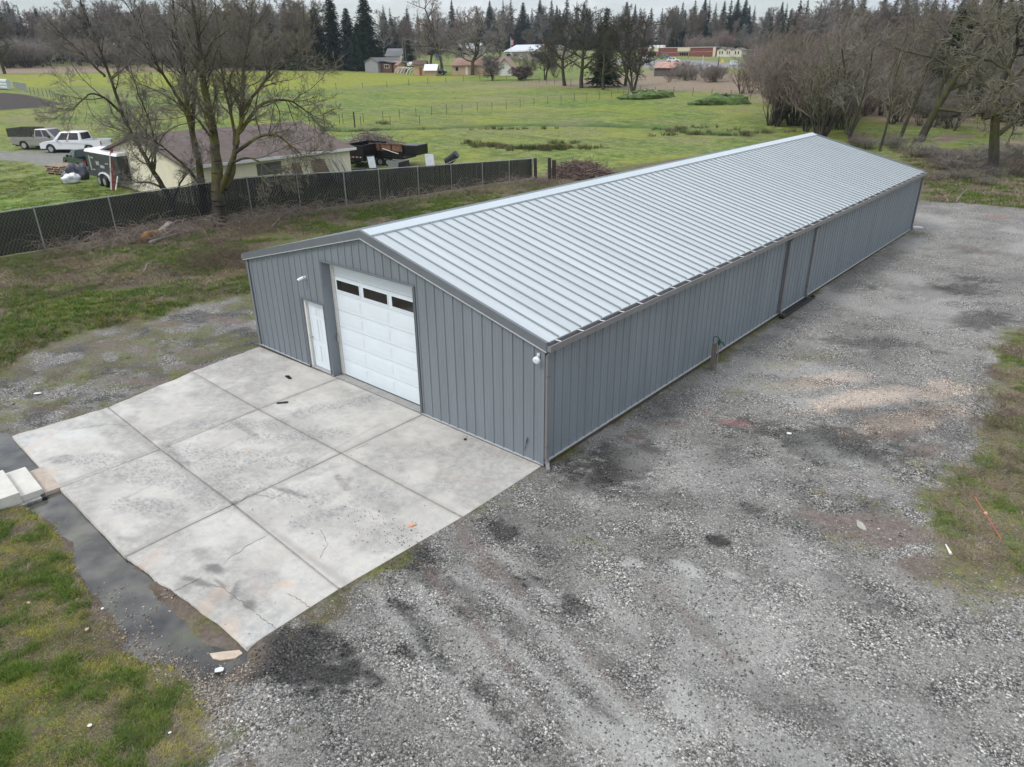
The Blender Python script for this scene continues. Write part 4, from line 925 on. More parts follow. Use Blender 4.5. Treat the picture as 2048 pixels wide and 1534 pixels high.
# ------------------------------------------------------------------ trees
def rot_away(d, ang, rd):
    a = d.orthogonal().normalized(); a.rotate(Matrix.Rotation(rd.uniform(0, 2*math.pi), 3, d))
    return (d*math.cos(ang)+a*math.sin(ang)).normalized()
def grow(out, p, d, Ln, r, lvl, par, rd):
    """par: n children, steps, ratio, angle, wiggle, up per level"""
    q = par[lvl]; n = q['steps']; st = Ln/n; kids = []
    last = lvl == len(par)-1
    for i in range(n):
        d = (d+Vector((rd.gauss(0, 1), rd.gauss(0, 1), rd.gauss(0, 1)))*q['wig']+Vector((0, 0, q['up']))).normalized()
        r2 = max(r*(1-.85/n*(1 if not last else 1.1)), q.get('rmin', .006)); p2 = p+d*st
        out[lvl].append((p.x, p.y, p.z, p2.x, p2.y, p2.z, r, r2))
        if not last and i/n >= q.get('start', .25): kids.append((p2, d, r2, (i+1)/n))
        p = p2; r = r2
    if not last and kids:
        for k in range(q['kids']):
            kp, kd, kr, t = kids[rd.randrange(len(kids))]
            grow(out, kp, rot_away(kd, R(rd.uniform(*q['ang'])), rd), Ln*q['ratio']*(1.1-.55*t)*rd.uniform(.65, 1.2), min(kr*.62, r*3), lvl+1, par, rd)
def LV(steps, kids, ratio, ang, wig, up, start=.25, rmin=.006): return dict(steps=steps, kids=kids, ratio=ratio, ang=ang, wig=wig, up=up, start=start, rmin=rmin)
def bark(name, c1, c2, moss=None):
    g = NG(name); v = g.noise(3.2, 6, .7, g.mapping((1, 1, .35)))
    c = g.ramp(v, (.3, c1), (.7, c2))
    if moss:
        z = g.noise(1.3, 6, .7); xyz = g.n.new('ShaderNodeSeparateXYZ'); g.l.new(g.tc, xyz.inputs[0])
        hm = g.ramp(g.math('MULTIPLY', xyz.outputs[2], .1), (.12, 0), (.28, 1), (.62, 1), (.85, .1))
        c = g.mix(g.math('MULTIPLY', g.ramp(z, (.42, 0), (.54, .9)), hm), c, moss)
    g.l.new(c, g.b.inputs['Base Color']); g.b.inputs['Roughness'].default_value = .9; g.b.inputs['Specular IOR Level'].default_value = .15
    g.l.new(g.bump(g.noise(14, 5, .7), .5, .03), g.b.inputs['Normal']); return g.m
BK_MOSS = bark('mossy_bark', (.028, .024, .020), (.105, .092, .078), (.125, .115, .03))
BK_DARK = bark('dark_bark', (.035, .031, .026), (.105, .094, .08), (.075, .075, .022))
BK_PALE = bark('pale_alder_bark', (.07, .066, .06), (.24, .23, .215))
TW_GREY = bark('grey_twigs', (.15, .135, .115), (.34, .31, .27))
TW_OLIVE = bark('olive_twigs', (.11, .10, .07), (.27, .245, .18))
TW_DARK = bark('dark_twigs', (.04, .037, .028), (.12, .11, .083))
TW_RED = bark('reddish_twigs', (.15, .115, .102), (.31, .245, .215))
TW_FAR = bark('far_twigs', (.15, .14, .13), (.31, .29, .268))
TW_BRN = bark('brown_far_twigs', (.12, .098, .082), (.25, .21, .175))
NEEDLE = bark('fir_needles', (.008, .020, .012), (.028, .050, .026))
NEEDLE_B = bark('blue_fir_needles', (.014, .030, .026), (.034, .056, .048))
NEEDLE_L = bark('cedar_needles', (.020, .036, .012), (.055, .075, .026))
def tree_obj(name, label, out, nt, mats, loc, rz=0, group=None, k=(6, 3), cat='tree'):
    t = thing(name, label, cat, loc, rz, group)
    a = [s for l in out[:nt] for s in l]; b = [s for l in out[nt:] for s in l]
    segs_mesh('trunk', a, [mats[0]], k[0], t)
    if b: segs_mesh('crown', b, [mats[1]], k[1], t)
    return t
def gen_tree(name, label, seed, h, r, par, mats, loc, lean=(0, 0), stems=1, spread=.0, nt=2, group=None, rz=0, cat='tree', k=(6, 3)):
    rd = random.Random(seed); out = [[] for _ in par]
    for s in range(stems):
        a = rd.uniform(0, 6.28) if stems > 1 else 0
        d = Vector((lean[0]+spread*math.cos(a)*rd.uniform(.4, 1), lean[1]+spread*math.sin(a)*rd.uniform(.4, 1), 1)).normalized()
        p = Vector((math.cos(a), math.sin(a), 0))*(.15*spread*h*.15 if stems > 1 else 0); p.z = -.25
        grow(out, p, d, h*rd.uniform(.85, 1), r*(1 if stems == 1 else rd.uniform(.6, 1)), 0, par, rd)
    return tree_obj(name, label, out, nt, mats, loc, rz, group, k, cat)
def skel_tree(name, label, seed, base, limbs, par, mats, group=None, nt=2, scale=None):
    """limbs: lists of (u, v, depth) metres in the plane facing the yard, with start radius, end radius, kids"""
    rd = random.Random(seed); out = [[] for _ in range(len(par)+1)]
    fwd = Vector((base.x-CX, base.y-CY, 0)).normalized(); rt = Vector((fwd.y, -fwd.x, 0)); bx0, by0 = PJ(base); sc0 = 33.
    for pts, r0, r1, kids, dens in limbs:
        r1 *= .6; kids = int(kids*(0.75 if seed == 7 else .95))
        P = []
        for u, v, w in pts:
            if v < .5: P.append(rt*u+fwd*w+Vector((0, 0, v))); continue
            dr = ray(bx0+u*sc0, by0-v*sc0); tt = (base-Vector((CX, CY, CZ))).dot(fwd)/dr.dot(fwd)
            P.append(Vector((CX, CY, CZ))+dr*tt-base+fwd*w)
        # refine
        Q = []
        for i in range(len(P)-1):
            a = P[max(i-1, 0)]; b = P[i]; c = P[i+1]; e = P[min(i+2, len(P)-1)]
            for k in range(4):
                t = k/4; Q.append(.5*((2*b)+(c-a)*t+(2*a-5*b+4*c-e)*t*t+(3*b-a-3*c+e)*t**3)+Vector((rd.gauss(0, .02), rd.gauss(0, .02), 0)))
        Q.append(P[-1]); n = len(Q)-1; nodes = []
        for i in range(n):
            ra = r0+(r1-r0)*i/n; rb = r0+(r1-r0)*(i+1)/n
            out[0].append((*Q[i], *Q[i+1], ra, rb)); 
            if i/n > dens: nodes.append((Q[i+1], (Q[i+1]-Q[i]).normalized(), rb, i/n))
        for k in range(kids):
            kp, kd, kr, t = nodes[rd.randrange(len(nodes))]
            o2 = out[1:]
            grow(o2, kp, (rot_away(kd, R(rd.uniform(25, 70)), rd)+Vector((0, 0, .35 if P[-1].z > 8 else 0))).normalized(), par[0]['len']*(1.15-.6*t)*rd.uniform(.5, 1.2), min(kr*.5, .045), 0, par, rd)
    return tree_obj(name, label, out, nt, mats, tuple(base), 0, group, (8, 3))
def add_near_trees():
    par = [dict(LV(6, 13, .55, (25, 65), .16, .05, .12, .012), len=2.6), LV(4, 8, .6, (25, 65), .2, .05, .1, .008), LV(3, 0, .5, (30, 60), .25, .04, 0, .006)]
    b = P3(440, 462)
    w = lambda *a: [(x, y, z) for x, y, z in a]
    limbs = [
        (w((0, -.3, 0), (-.02, 1, 0), (-.06, 2.1, .05), (-.12, 3.6, .1), (-.26, 5, .2), (-.5, 6.6, .1), (-.85, 8.2, -.2), (-1.0, 10, -.4), (-1.4, 12, -.5), (-1.8, 14.5, -.4)), .42, .05, 34, .42),
        (w((.02, 1.9, 0), (.3, 2.7, -.2), (.55, 3.5, -.4), (.9, 4.6, -.5), (1.2, 5.8, -.3), (1.45, 7.4, 0), (1.5, 9.5, .3), (1.9, 12, .6), (2.1, 14.2, .9)), .185, .035, 30, .42),
        (w((.35, 2.3, -.2), (.75, 3.0, .2), (.95, 4.2, .6), (1.0, 5.2, 1.0), (.75, 7, 1.6), (.3, 9, 2), (.1, 11.5, 2.3), (-.2, 14, 2.6)), .15, .03, 24, .4),
        (w((.9, 4.5, -.5), (1.6, 5.1, -1), (2.4, 5.6, -1.3), (3.3, 5.7, -1.5), (4.1, 5.1, -1.6), (4.8, 4.5, -1.5)), .11, .03, 16, .2),
        (w((1.2, 5.7, -.3), (1.9, 6.6, .2), (2.7, 7.4, .6), (3.7, 7.6, 1), (4.6, 7.5, 1.2), (5.5, 6.9, 1.4), (6.1, 6.5, 1.4)), .11, .025, 22, .2),
        (w((.7, 3.9, -.5), (1.5, 4.3, -1.2), (2.2, 4.2, -1.8), (2.8, 3.7, -2.1), (3.3, 3.5, -2.3)), .07, .02, 9, .3),
        (w((1.4, 6.9, 0), (2.2, 8.2, -.6), (3.2, 9.4, -1), (4.4, 10.3, -1.3), (5.2, 11.2, -1.5)), .08, .02, 16, .2),
        (w((-.4, 5.2, .2), (-1.2, 6.4, -.6), (-2.1, 7.4, -1), (-3.0, 9, -1.3)), .07, .02, 11, .2)]
    skel_tree('maple_tree', 'big bare mossy tree with dark forked trunk in front of the slatted fence', 3, b, limbs, par, (BK_MOSS, TW_OLIVE))
    b = P3(412, 449)
    limbs = [
        (w((0, -.3, 0), (-.1, 1.3, 0), (-.35, 3.2, 0), (-.75, 5.2, .1), (-1.1, 6.6, .3), (-1.2, 8.2, .4), (-1.5, 10, .5), (-1.9, 12.5, .8), (-2.0, 15, 1)), .24, .04, 30, .35),
        (w((-.8, 5.2, .1), (-.7, 6.8, .6), (-.5, 8.5, 1.0), (-.1, 10.8, 1.2), (.1, 13.5, 1.3)), .13, .03, 22, .3),
        (w((-.1, 1.9, 0), (-1, 3.1, -.5), (-2.0, 4.1, -.8), (-3.2, 5.1, -1), (-3.9, 6.0, -1.2)), .10, .02, 12, .3),
        (w((-1.1, 6.6, .3), (-2.0, 8.0, .0), (-3.0, 9.6, -.3), (-3.8, 11.5, -.6), (-4.8, 13.2, -.8)), .10, .02, 18, .3)]
    skel_tree('alder_tree', 'slimmer bare grey tree leaning left close beside the big mossy tree', 5, b, limbs, par, (BK_MOSS, TW_GREY))
    b = P3(352, 452)
    par2 = [dict(LV(6, 14, .5, (20, 60), .2, .03, .1, .010), len=2.2), LV(4, 9, .55, (25, 65), .22, .02, .1, .008), LV(3, 0, .5, (30, 60), .25, 0, 0, .006)]
    limbs = [
        (w((0, -.3, 0), (-.2, 1.0, 0), (-.7, 2.1, .1), (-1.5, 3.3, .2), (-2.2, 4.6, .3), (-3.0, 6.0, .3), (-3.7, 8.1, .2), (-4.5, 10.2, .1), (-5.4, 12.6, 0), (-6.2, 14.6, 0)), .17, .04, 44, .25),
        (w((-.2, 1.0, 0), (.1, 2.0, -.5), (.5, 2.8, -.8), (1.2, 3.5, -1.1)), .09, .02, 13, .3),
        (w((-1.3, 3.1, .2), (-1.2, 4.4, .8), (-1.6, 6.2, 1), (-2.4, 8.2, 1.2), (-2.9, 10.5, 1.3)), .08, .02, 22, .2),
        (w((-.6, 1.9, 0), (-1.5, 2.5, -.8), (-2.4, 2.6, -1.2), (-3, 3.2, -1.5)), .07, .02, 13, .2),
        (w((-3.2, 6.5, .3), (-4.1, 7.4, -.3), (-5.0, 7.8, -.6), (-5.7, 7.3, -.8), (-6.2, 6.7, -1)), .07, .02, 14, .2),
        (w((-4.2, 8.8, .2), (-4.9, 9.4, .5), (-5.8, 10.3, .8), (-6.6, 11, 1), (-7.2, 11.6, 1)), .07, .02, 14, .2)]
    skel_tree('leaning_tree', 'tangled bare tree leaning steeply left over the cream house gable', 7, b, limbs, par2, (BK_DARK, TW_GREY))
    # pale trunks in the field behind the house
    pa = [LV(14, 26, .22, (25, 60), .035, .04, .3, .03), LV(5, 7, .5, (25, 60), .13, .1, .1, .014), LV(3, 0, .5, (30, 60), .2, .1, 0, .01)]
    labs = ['pale bare alder in the field right behind the house roof, leftmost of four', 'pale bare alder second of the four behind the house roof', 'thickest pale bare alder third of the four behind the house roof', 'small pale bare alder rightmost of the four behind the house roof']
    for i, (px, py, h, r, lx) in enumerate([(388, 222, 15, .24, -.08), (402, 234, 17, .26, .0), (420, 226, 16, .22, .02), (438, 232, 13, .16, .06)]):
        gen_tree('alder_tree', labs[i], 60+i, h, r, pa, (BK_PALE, TW_GREY), P3(px, py), (lx, 0), nt=1, group='pale alders behind the house', k=(6, 3))
    # right side wood edge
    oak = [LV(7, 20, .60, (40, 88), .12, .03, .12, .06), LV(7, 12, .5, (30, 75), .2, .01, .15, .03), LV(4, 16, .5, (30, 70), .28, .0, .1, .018), LV(3, 0, .6, (30, 75), .3, -.02, 0, .016)]
    gen_tree('oak_tree', 'huge wide olive grey mossy bare oak at the right edge past the yard', 11, 10.5, .42, oak, (BK_DARK, TW_OLIVE), P3(1985, 350), (0, 0), group=None)
    gen_tree('oak_tree', 'bare oak cut by the right picture border above the yard', 12, 11, .4, oak, (BK_DARK, TW_OLIVE), P3(2110, 322), (0, 0))
    gen_tree('oak_tree', 'thick leaning dark oak trunk on the grass right of the building roof', 13, 12, .40, oak, (BK_DARK, TW_OLIVE), P3(1838, 283), (.22, .1))
    pt = [LV(12, 26, .28, (25, 65), .05, .03, .2, .03), LV(5, 7, .5, (25, 65), .18, .06, .1, .014), LV(3, 0, .5, (30, 60), .25, .06, 0, .011)]
    gen_tree('slender_tree', 'slender bare tree standing just off the far right roof slope', 14, 8.5, .13, pt, (BK_DARK, TW_OLIVE), P3(1759, 303), (0, 0), nt=1)
    gen_tree('slender_tree', 'slender bare tree on the grass left of the leaning dark oak', 15, 9.5, .19, pt, (BK_DARK, TW_OLIVE), P3(1799, 280), (.05, 0), nt=1)
    for i, (px, py, h, lab) in enumerate([(1700, 290, 9, 'yellow grey bare tree rising behind the far roof corner'), (1905, 262, 12, 'bare oak behind and between the two big right oaks'), (1650, 240, 10, 'pale bare tree in the thicket above the ridge end'), (1760, 235, 11, 'bare tree with pale twigs deep in the right thicket'), (2030, 250, 13, 'tall bare tree behind the huge oak at right'), (1730, 200, 12, 'bare tree at the back of the right thicket')]):
        gen_tree('bare_tree', lab, 30+i, h, .2, [LV(9, 16, .45, (25, 60), .09, .05, .12, .04), LV(6, 9, .5, (25, 65), .18, .05, .1, .02), LV(4, 6, .5, (25, 65), .25, .04, .1, .013), LV(2, 0, .5, (30, 60), .3, .02, 0, .011)], (BK_DARK, TW_OLIVE if i % 2 else TW_GREY), P3(px, py), (0, 0), nt=1, stems=2, spread=.3)
add_near_trees()
def conifer(name, seed, h, wd, mats, droop=.35, whorls=44, gap=.0, dens=1., shape=1.0, label=None, loc=(0, 0, 0), group=None):
    rg = np.random.default_rng(seed); t = thing(name, label, 'tree', loc, 0, group)
    V = []; 
    for i in range(whorls):
        f = (i+rg.uniform(-.3, .3))/whorls; z = h*(.06+.93*f)
        if z > h*.995: z = h*.99
        rr = wd*((1-f)**shape)*rg.uniform(.75, 1.12)+.12
        nb = int((7+9*(1-f))*dens)
        for k in range(nb):
            if rg.random() < gap: continue
            a = rg.uniform(0, 6.283); L_ = rr*rg.uniform(.6, 1.12); ns = 5
            ca, sa = math.cos(a), math.sin(a)
            up0 = rg.uniform(.05, .3)
            for s in range(ns):
                u = (s+.4)/ns; x = L_*u; zz = z+L_*(up0*u-droop*u*u)
                w_ = (.20+.24*L_*(1-u*.6))*rg.uniform(.7, 1.3)
                for _ in range(2):
                    o = rg.normal(0, w_*.35, 3); th = rg.uniform(-1., 1.); l2 = L_/ns*1.2+w_
                    c = np.array([ca*x, sa*x, zz])+o
                    dx = np.array([ca*math.cos(th)-sa*math.sin(th), sa*math.cos(th)+ca*math.sin(th), -.35])*l2*.6
                    sx = np.array([-sa, ca, rg.uniform(-.5, .5)])*w_*.5
                    V += [c-sx, c+sx*.9+dx*.2, c+dx]
    V = np.array(V); Fc = np.arange(len(V)).reshape(-1, 3)
    fast_mesh('crown', V, Fc, [mats[1]], None, t)
    segs_mesh('trunk', [(0, 0, -.5, 0, 0, h*.5, h*.014, h*.009), (0, 0, h*.5, 0, 0, h, h*.009, .02)], [mats[0]], 6, t)
    return t
def add_far_trees():
    rd = random.Random(77)
    # prototypes: tall bare trees and firs seen from a long way off
    fp = [LV(8, 18, .40, (20, 50), .06, .05, .18, .09), LV(6, 10, .55, (22, 60), .14, .08, .12, .05), LV(4, 10, .6, (25, 65), .2, .06, .1, .036), LV(2, 0, .6, (30, 60), .3, .03, 0, .032)]
    bare_labels = ['bare grey deciduous tree of the wood along the far edge of the fields']
    rows = []
    def base_row(px): return np.interp(px, [-200, 0, 150, 300, 480, 760, 800, 1000, 1150, 1300, 1500, 1700, 1850, 2200], [131, 128, 127, 128, 136, 128, 112, 104, 103, 103, 108, 112, 122, 128])
    bl = 'bare grey tree in the wood beyond the fields'
    B = [gen_tree('bare_tree', bl, 100+i, 18, .28, fp, (BK_DARK if i % 2 else BK_PALE, [TW_FAR, TW_BRN, TW_FAR, TW_RED, TW_BRN][i]), (0, 0, -50), nt=1, stems=[1, 2, 1, 1, 2][i], spread=.22, group='bare trees of the far wood', k=(4, 3)) for i in range(5)]
    Cn = [conifer('fir_tree', 200+i, 28, [6.6, 5.6, 7.6, 6.0][i], (BK_DARK, [NEEDLE_B, NEEDLE, NEEDLE_B, NEEDLE][i]), .35, [54, 48, 58, 44][i], [0, .1, 0, .2][i], [1.5, 1.2, 1.5, 1.1][i], [.85, .8, .75, .9][i], 'tall dark fir on the skyline behind the bare wood', group='skyline firs') for i in range(4)]
    used = set()
    def place(proto, px, py, h, h0, rz=None, label=None, group=None, wide=1.):
        g = P3(px, py, -.2); sc = h/h0; rz = rd.uniform(0, 6.28) if rz is None else rz
        if id(proto) not in used:
            used.add(id(proto)); proto.location = g; proto.rotation_euler = (0, 0, rz); proto.scale = (sc*wide, sc*wide, sc)
            if label: proto['label'] = label
            if group: proto['group'] = group
            return proto
        return dup(proto, g, rz, (sc*wide, sc*wide, sc), label, group)
    # firs
    tops = [(-40, 0), (20, 2), (60, 12), (5, 30), (95, 24), (45, 8), (300, 20), (330, 10), (260, 15), (545, 5), (580, 10), (600, 30), (790, 22), (818, 32), (838, 25), (860, 30), (770, 15), (905, 5), (955, 15), (985, 10), (1005, 0), (1022, 2), (1043, 10), (1060, 18), (1078, 5), (1085, 22), (1105, 4), (1112, 20), (1135, 0), (1150, 8), (1168, 12), (1180, 18), (1250, 5), (1265, 14), (1335, 18), (1345, 22), (1355, 8), (1362, 25),
            (1385, 2), (1398, 6), (1412, 0), (1425, 8), (1440, 4), (1452, 0), (1466, 8), (1478, 0), (1490, 12), (1500, 20), (1520, 26), (1540, 20), (1552, 6), (1565, 10), (1590, 4), (1605, 2), (1630, 12), (1660, -10), (1675, -6), (1690, 4), (1710, -8), (1750, -10), (1775, -6), (1795, -12), (1810, -8), (1835, -10), (1850, -12), (1870, -2), (1975, -4), (1990, -8), (2010, 0), (2025, -4), (1945, -6), (1960, 4), (1900, -10), (1925, -8), (150, 20), (185, 10), (215, 30), (360, 20), (410, 12), (455, 18), (490, 8), (520, 20), (2050, 0), (2080, 5)]
    for px, ty in tops:
        if 620 < px < 765: continue
        if 1195 < px < 1330 and px not in (1250, 1265): continue
        px += rd.uniform(-4, 4); b = base_row(px)-rd.uniform(0, 5); ty = ty-9+rd.uniform(-4, 4)
        place(Cn[rd.randrange(4)], px, b, HT(px, b, ty), 28, wide=rd.uniform(.8, 1.1))
    # more small firs filling behind
    for i in range(195):
        px = rd.uniform(760, 2080) if i % 4 else rd.uniform(-60, 620); b = base_row(px)-5-rd.uniform(0, 2); ty = rd.uniform(12, 50) if px < 1620 else rd.uniform(0, 40)
        if px < 1500 and 850 < px < 930: ty += 20
        place(Cn[rd.randrange(4)], px, b, HT(px, b, ty), 28, wide=rd.uniform(1., 1.45))
    # bare wood
    for i in range(230):
        px = -80+2200*(i+rd.random())/230
        if 630 < px < 760: continue
        b = base_row(px)+rd.uniform(-5, 2); ty = rd.uniform(26, 62)
        if px < 620: ty = rd.uniform(14, 50)
        if px > 1620: ty = rd.uniform(0, 50)
        if 860 < px < 930 or 1100 < px < 1330: ty = rd.uniform(35, 70)
        place(B[rd.randrange(5)], px, b, HT(px, b, ty), 18, wide=rd.uniform(.9, 1.5))
    # second rank at the right, nearer
    for i in range(60):
        px = 1600+480*(i+rd.random())/60; b = rd.uniform(140, 215); ty = rd.uniform(25, 100)
        place(B[rd.randrange(5)], px, b, HT(px, b, ty), 18, wide=rd.uniform(1., 1.6), label='bare olive grey tree in the thicket at the upper right', group='bare trees of the right thicket')
    for i in range(14):
        px = 460+170*(i+rd.random())/14; b = rd.uniform(138, 142); ty = rd.uniform(20, 60)
        place(B[rd.randrange(5)], px, b, HT(px, b, ty), 18, wide=rd.uniform(1., 1.5), label='bare grey tree beside the big dark cedars at the field edge', group='bare trees beside the cedars')
    # big dark cedars left of the barn
    cl = ['widest dark cedar at the field edge, leftmost of the big group', 'dark green cedar with full skirt, second of the big group', 'tallest dark cedar in the middle of the big group', 'blue green fir in the right half of the big cedar group', 'black green cedar nearest the weathered barn', 'short dark cedar in front of the big group', 'low green fir left of the cedar group']
    for i, (px, b, t, wdt, m) in enumerate([(605, 141, 40, 4.6, NEEDLE_L), (640, 140, 12, 4.2, NEEDLE), (672, 139, -22, 4.0, NEEDLE), (702, 140, 14, 4.0, NEEDLE_B), (738, 138, -14, 5.0, NEEDLE), (722, 142, 45, 3.6, NEEDLE), (556, 139, 40, 3.6, NEEDLE_L)]):
        h = HT(px, b, t); conifer('cedar_tree', 300+i, h, wdt, (BK_DARK, m), .5, 52, 0, 1.7, .55, cl[i], P3(px, b))
    conifer('cedar_tree', 320, HT(818, 126, 78), 2.6, (BK_DARK, NEEDLE), .4, 36, 0, 1.4, .6, 'short dark evergreen behind the utility pole by the small sheds', P3(818, 126))
    conifer('fir_tree', 321, HT(1207, 174, 12), 3.4, (BK_DARK, NEEDLE_L), .3, 42, .1, 1.2, .7, 'dark fir standing among the bare oaks beside the long field', P3(1207, 174))
    conifer('fir_tree', 322, HT(1890, 230, 12), 4.2, (BK_DARK, NEEDLE_L), .2, 44, .15, 1.3, .6, 'olive green ivy covered tree in the right thicket', P3(1890, 230))
    # field oaks, each its own shape
    oak = [LV(7, 20, .52, (32, 78), .09, .05, .14, .07), LV(6, 11, .5, (30, 70), .18, .04, .12, .035), LV(4, 9, .55, (30, 70), .25, .02, .1, .026), LV(2, 0, .6, (30, 70), .3, 0, 0, .022)]
    labs = {1130: 'bare dark oak leftmost of the row beyond the long field', 1163: 'bare dark oak second from left in the row beyond the field', 1206: 'bare dark oak in front of the fir in the row', 1250: 'bare oak standing behind the forked one in the row', 1266: 'bare oak with forked trunks at the right end of the row', 1090: 'low bare tree left of the oak row near the pale roofed house', 945: 'massive dark oak with thick trunk before the ranch house', 885: 'tall bare tree with reddish buds beside the sheds', 985: 'small bushy bare tree at the field fence by the ranch gable', 10: 'dark bare oak at the far left field edge', 920: 'bare grey tree behind the ranch house', 860: 'bare grey tree behind the small tan sheds', 1000: 'bare tree at the right of the ranch house', 255: 'dark bare oak on the straw field edge at left', 1040: 'low grey bush tree right of the ranch gable'}
    for i, (px, b, t, st, mt, sp) in enumerate([(1130, 172, 38, 1, (BK_DARK, TW_DARK), 1.3), (1163, 176, 24, 1, (BK_DARK, TW_DARK), 1.3), (1206, 180, 60, 1, (BK_DARK, TW_DARK), 1.3), (1250, 172, 40, 1, (BK_DARK, TW_GREY), 1.2), (1266, 187, 26, 3, (BK_DARK, TW_DARK), 1.0), (1090, 160, 85, 2, (BK_DARK, TW_DARK), 1.4), (945, 150, 35, 1, (BK_DARK, TW_GREY), 1.7), (885, 146, 2, 1, (BK_DARK, TW_RED), 1.0), (985, 160, 112, 4, (BK_DARK, TW_GREY), 1.3), (10, 148, 35, 1, (BK_DARK, TW_DARK), 1.3), (920, 132, 20, 2, (BK_DARK, TW_RED), 1.2), (860, 132, 30, 2, (BK_DARK, TW_GREY), 1.2), (1000, 128, 40, 1, (BK_DARK, TW_GREY), 1.3), (255, 141, 40, 1, (BK_DARK, TW_DARK), 1.4), (1040, 160, 132, 5, (BK_DARK, TW_RED), 2.0)]):
        h = HT(px, b, t); g = P3(px, b)
        T = gen_tree('oak_tree', labs[px], 400+i, 1.0*h, max(.03*h, .12), oak, mt, g, nt=2, stems=st, spread=.35 if st > 1 else 0, k=(5, 3)); T.scale = (sp*.85, sp*.85, 1.0)
    # brown bushes and thickets
    sh = [LV(5, 8, .6, (10, 35), .10, .09, .1, .02), LV(4, 6, .6, (15, 50), .2, .04, .05, .013), LV(3, 0, .5, (20, 50), .25, .02, 0, .012)]
    SH = [gen_tree('tall_shrub', 'leafless shrub of the thicket behind the far end of the building', 500+i, 5, .06, sh, (BK_DARK, [TW_RED, TW_GREY, TW_OLIVE][i]), (0, 0, -50), nt=1, stems=13, spread=.5, group='shrubs of the thicket behind the building', cat='shrub', k=(3, 3)) for i in range(3)]
    for i in range(34):
        px = rd.uniform(1530, 1730); b = rd.uniform(205, 285); h = rd.uniform(4.5, 8)
        place(SH[rd.choice([0, 0, 1, 2])], px, b, h, 5, wide=rd.uniform(.9, 1.3))
    for i in range(95):
        px = rd.uniform(1620, 2090); b = rd.uniform(165, 258); h = rd.uniform(2, 5.5)
        place(SH[rd.randrange(3)], px, b, h, 5, wide=rd.uniform(1, 1.5), label='leafless shrub under the right thicket trees', group='shrubs under the right thicket trees')
    for px, b, t, lab, wdd in [(1482, 192, 138, 'round russet brown bush, left of the pair past the field', 1.6), (1500, 190, 140, 'round russet brown bush, right of the pair past the field', 1.6)]:
        place(SH[0], px, b, HT(px, b, t), 5, label=lab, group='russet bush pair', wide=wdd)
    for i in range(26):
        px = rd.uniform(1330, 1450); b = rd.uniform(152, 166); place(SH[rd.choice([0, 0, 1])], px, b, rd.uniform(1.2, 3.0), 5, wide=rd.uniform(1.3, 2.2), label='low leafless bush in the purple brown scrub by the rusty roofed shack', group='scrub by the rusty shack')
    for i in range(46):
        px = rd.uniform(1500, 1640) if i < 30 else rd.uniform(1380, 1560); b = rd.uniform(125, 190) if i < 30 else rd.uniform(106, 111); place(SH[rd.choice([0, 1])], px, b, rd.uniform(3, 6) if i < 30 else rd.uniform(5, 8), 5, wide=rd.uniform(1.2, 2), label='leafless reddish bush on the slope right of the car park', group='reddish bushes right of the car park')
    for i in range(30):
        px = rd.uniform(780, 1120); b = rd.uniform(106, 125) if px < 1000 else rd.uniform(135, 165); place(SH[rd.choice([1, 2])], px, b, rd.uniform(2, 5), 5, wide=rd.uniform(1.2, 2), label='leafless grey bush around the houses beyond the field', group='bushes around the houses')
    for i in range(60):
        px = rd.uniform(-60, 640); b = rd.uniform(128, 138) if px < 480 else rd.uniform(139, 142); place(SH[rd.choice([0, 1, 2])], px, b, rd.uniform(3, 7), 5, wide=rd.uniform(1.3, 2.4), label='leafless understory bush along the far left wood edge', group='bushes of the left wood edge')
    for i in range(40):
        px = rd.uniform(1700, 2080); b = rd.uniform(315, 372) if px > 1860 else rd.uniform(285, 300); b = max(b, 315) if px > 1830 else b
        place(SH[rd.choice([0, 1, 1])], px, b, rd.uniform(.5, 1.3), 5, wide=rd.uniform(2, 3.5), label='low bramble clump on the grass past the end of the yard', group='bramble clumps past the yard')
add_far_trees()
# ------------------------------------------------------------------ houses
CREAM = M('cream_stucco', (.70, .645, .50), .85, var=.06, scale=1.5, bump=.15)
SHING = M('brown_shingles', (.115, .085, .076), .9, var=.3, scale=2.2, bump=.4, bscale=12, stretch=(1, 1, 1))
def gabled(t, Lx, Dy, H, HR, wall, roof, ridge='x', ov=.4, trim=None, base=-.6, th=.14):
    """walls and a pitched roof; local x along the front (y=0), y away from the viewer"""
    mb = MB(); mb.box(0, Lx, 0, Dy, base, H)
    if ridge == 'x': mb.prism([(0, H), (Dy, H), (Dy/2, HR-.02)], 0, Lx, 'x')
    else: mb.prism([(0, H), (Lx, H), (Lx/2, HR-.02)], 0, Dy, 'y')
    # drop the buried interior faces by keeping one simple solid each
    w_ = mb.build('wall', wall, t)
    mb = MB(); S_ = (Dy if ridge == 'x' else Lx)/2; sl = (HR-H)/S_
    a0, a1 = -ov, (Lx if ridge == 'x' else Dy)+ov
    pr = [(-ov, H-ov*sl), (S_, HR), (2*S_+ov, H-ov*sl), (2*S_+ov, H-ov*sl+th), (S_, HR+th), (-ov, H-ov*sl+th)]
    mb.prism(pr, a0, a1, 'x' if ridge == 'x' else 'y'); r_ = mb.build('roof', roof, t)
    if trim:
        for e in (0, 1):
            mb = MB()
            if ridge == 'x': yy = -ov-.03 if e == 0 else Dy+ov; mb.box(a0, a1, yy, yy+.03, H-ov*sl-.02, H-ov*sl+th+.02)
            else: xx = -ov-.03 if e == 0 else Lx+ov; mb.box(xx, xx+.03, a0, a1, H-ov*sl-.02, H-ov*sl+th+.02)
            mb.build('fascia', trim, r_)
    return w_, r_
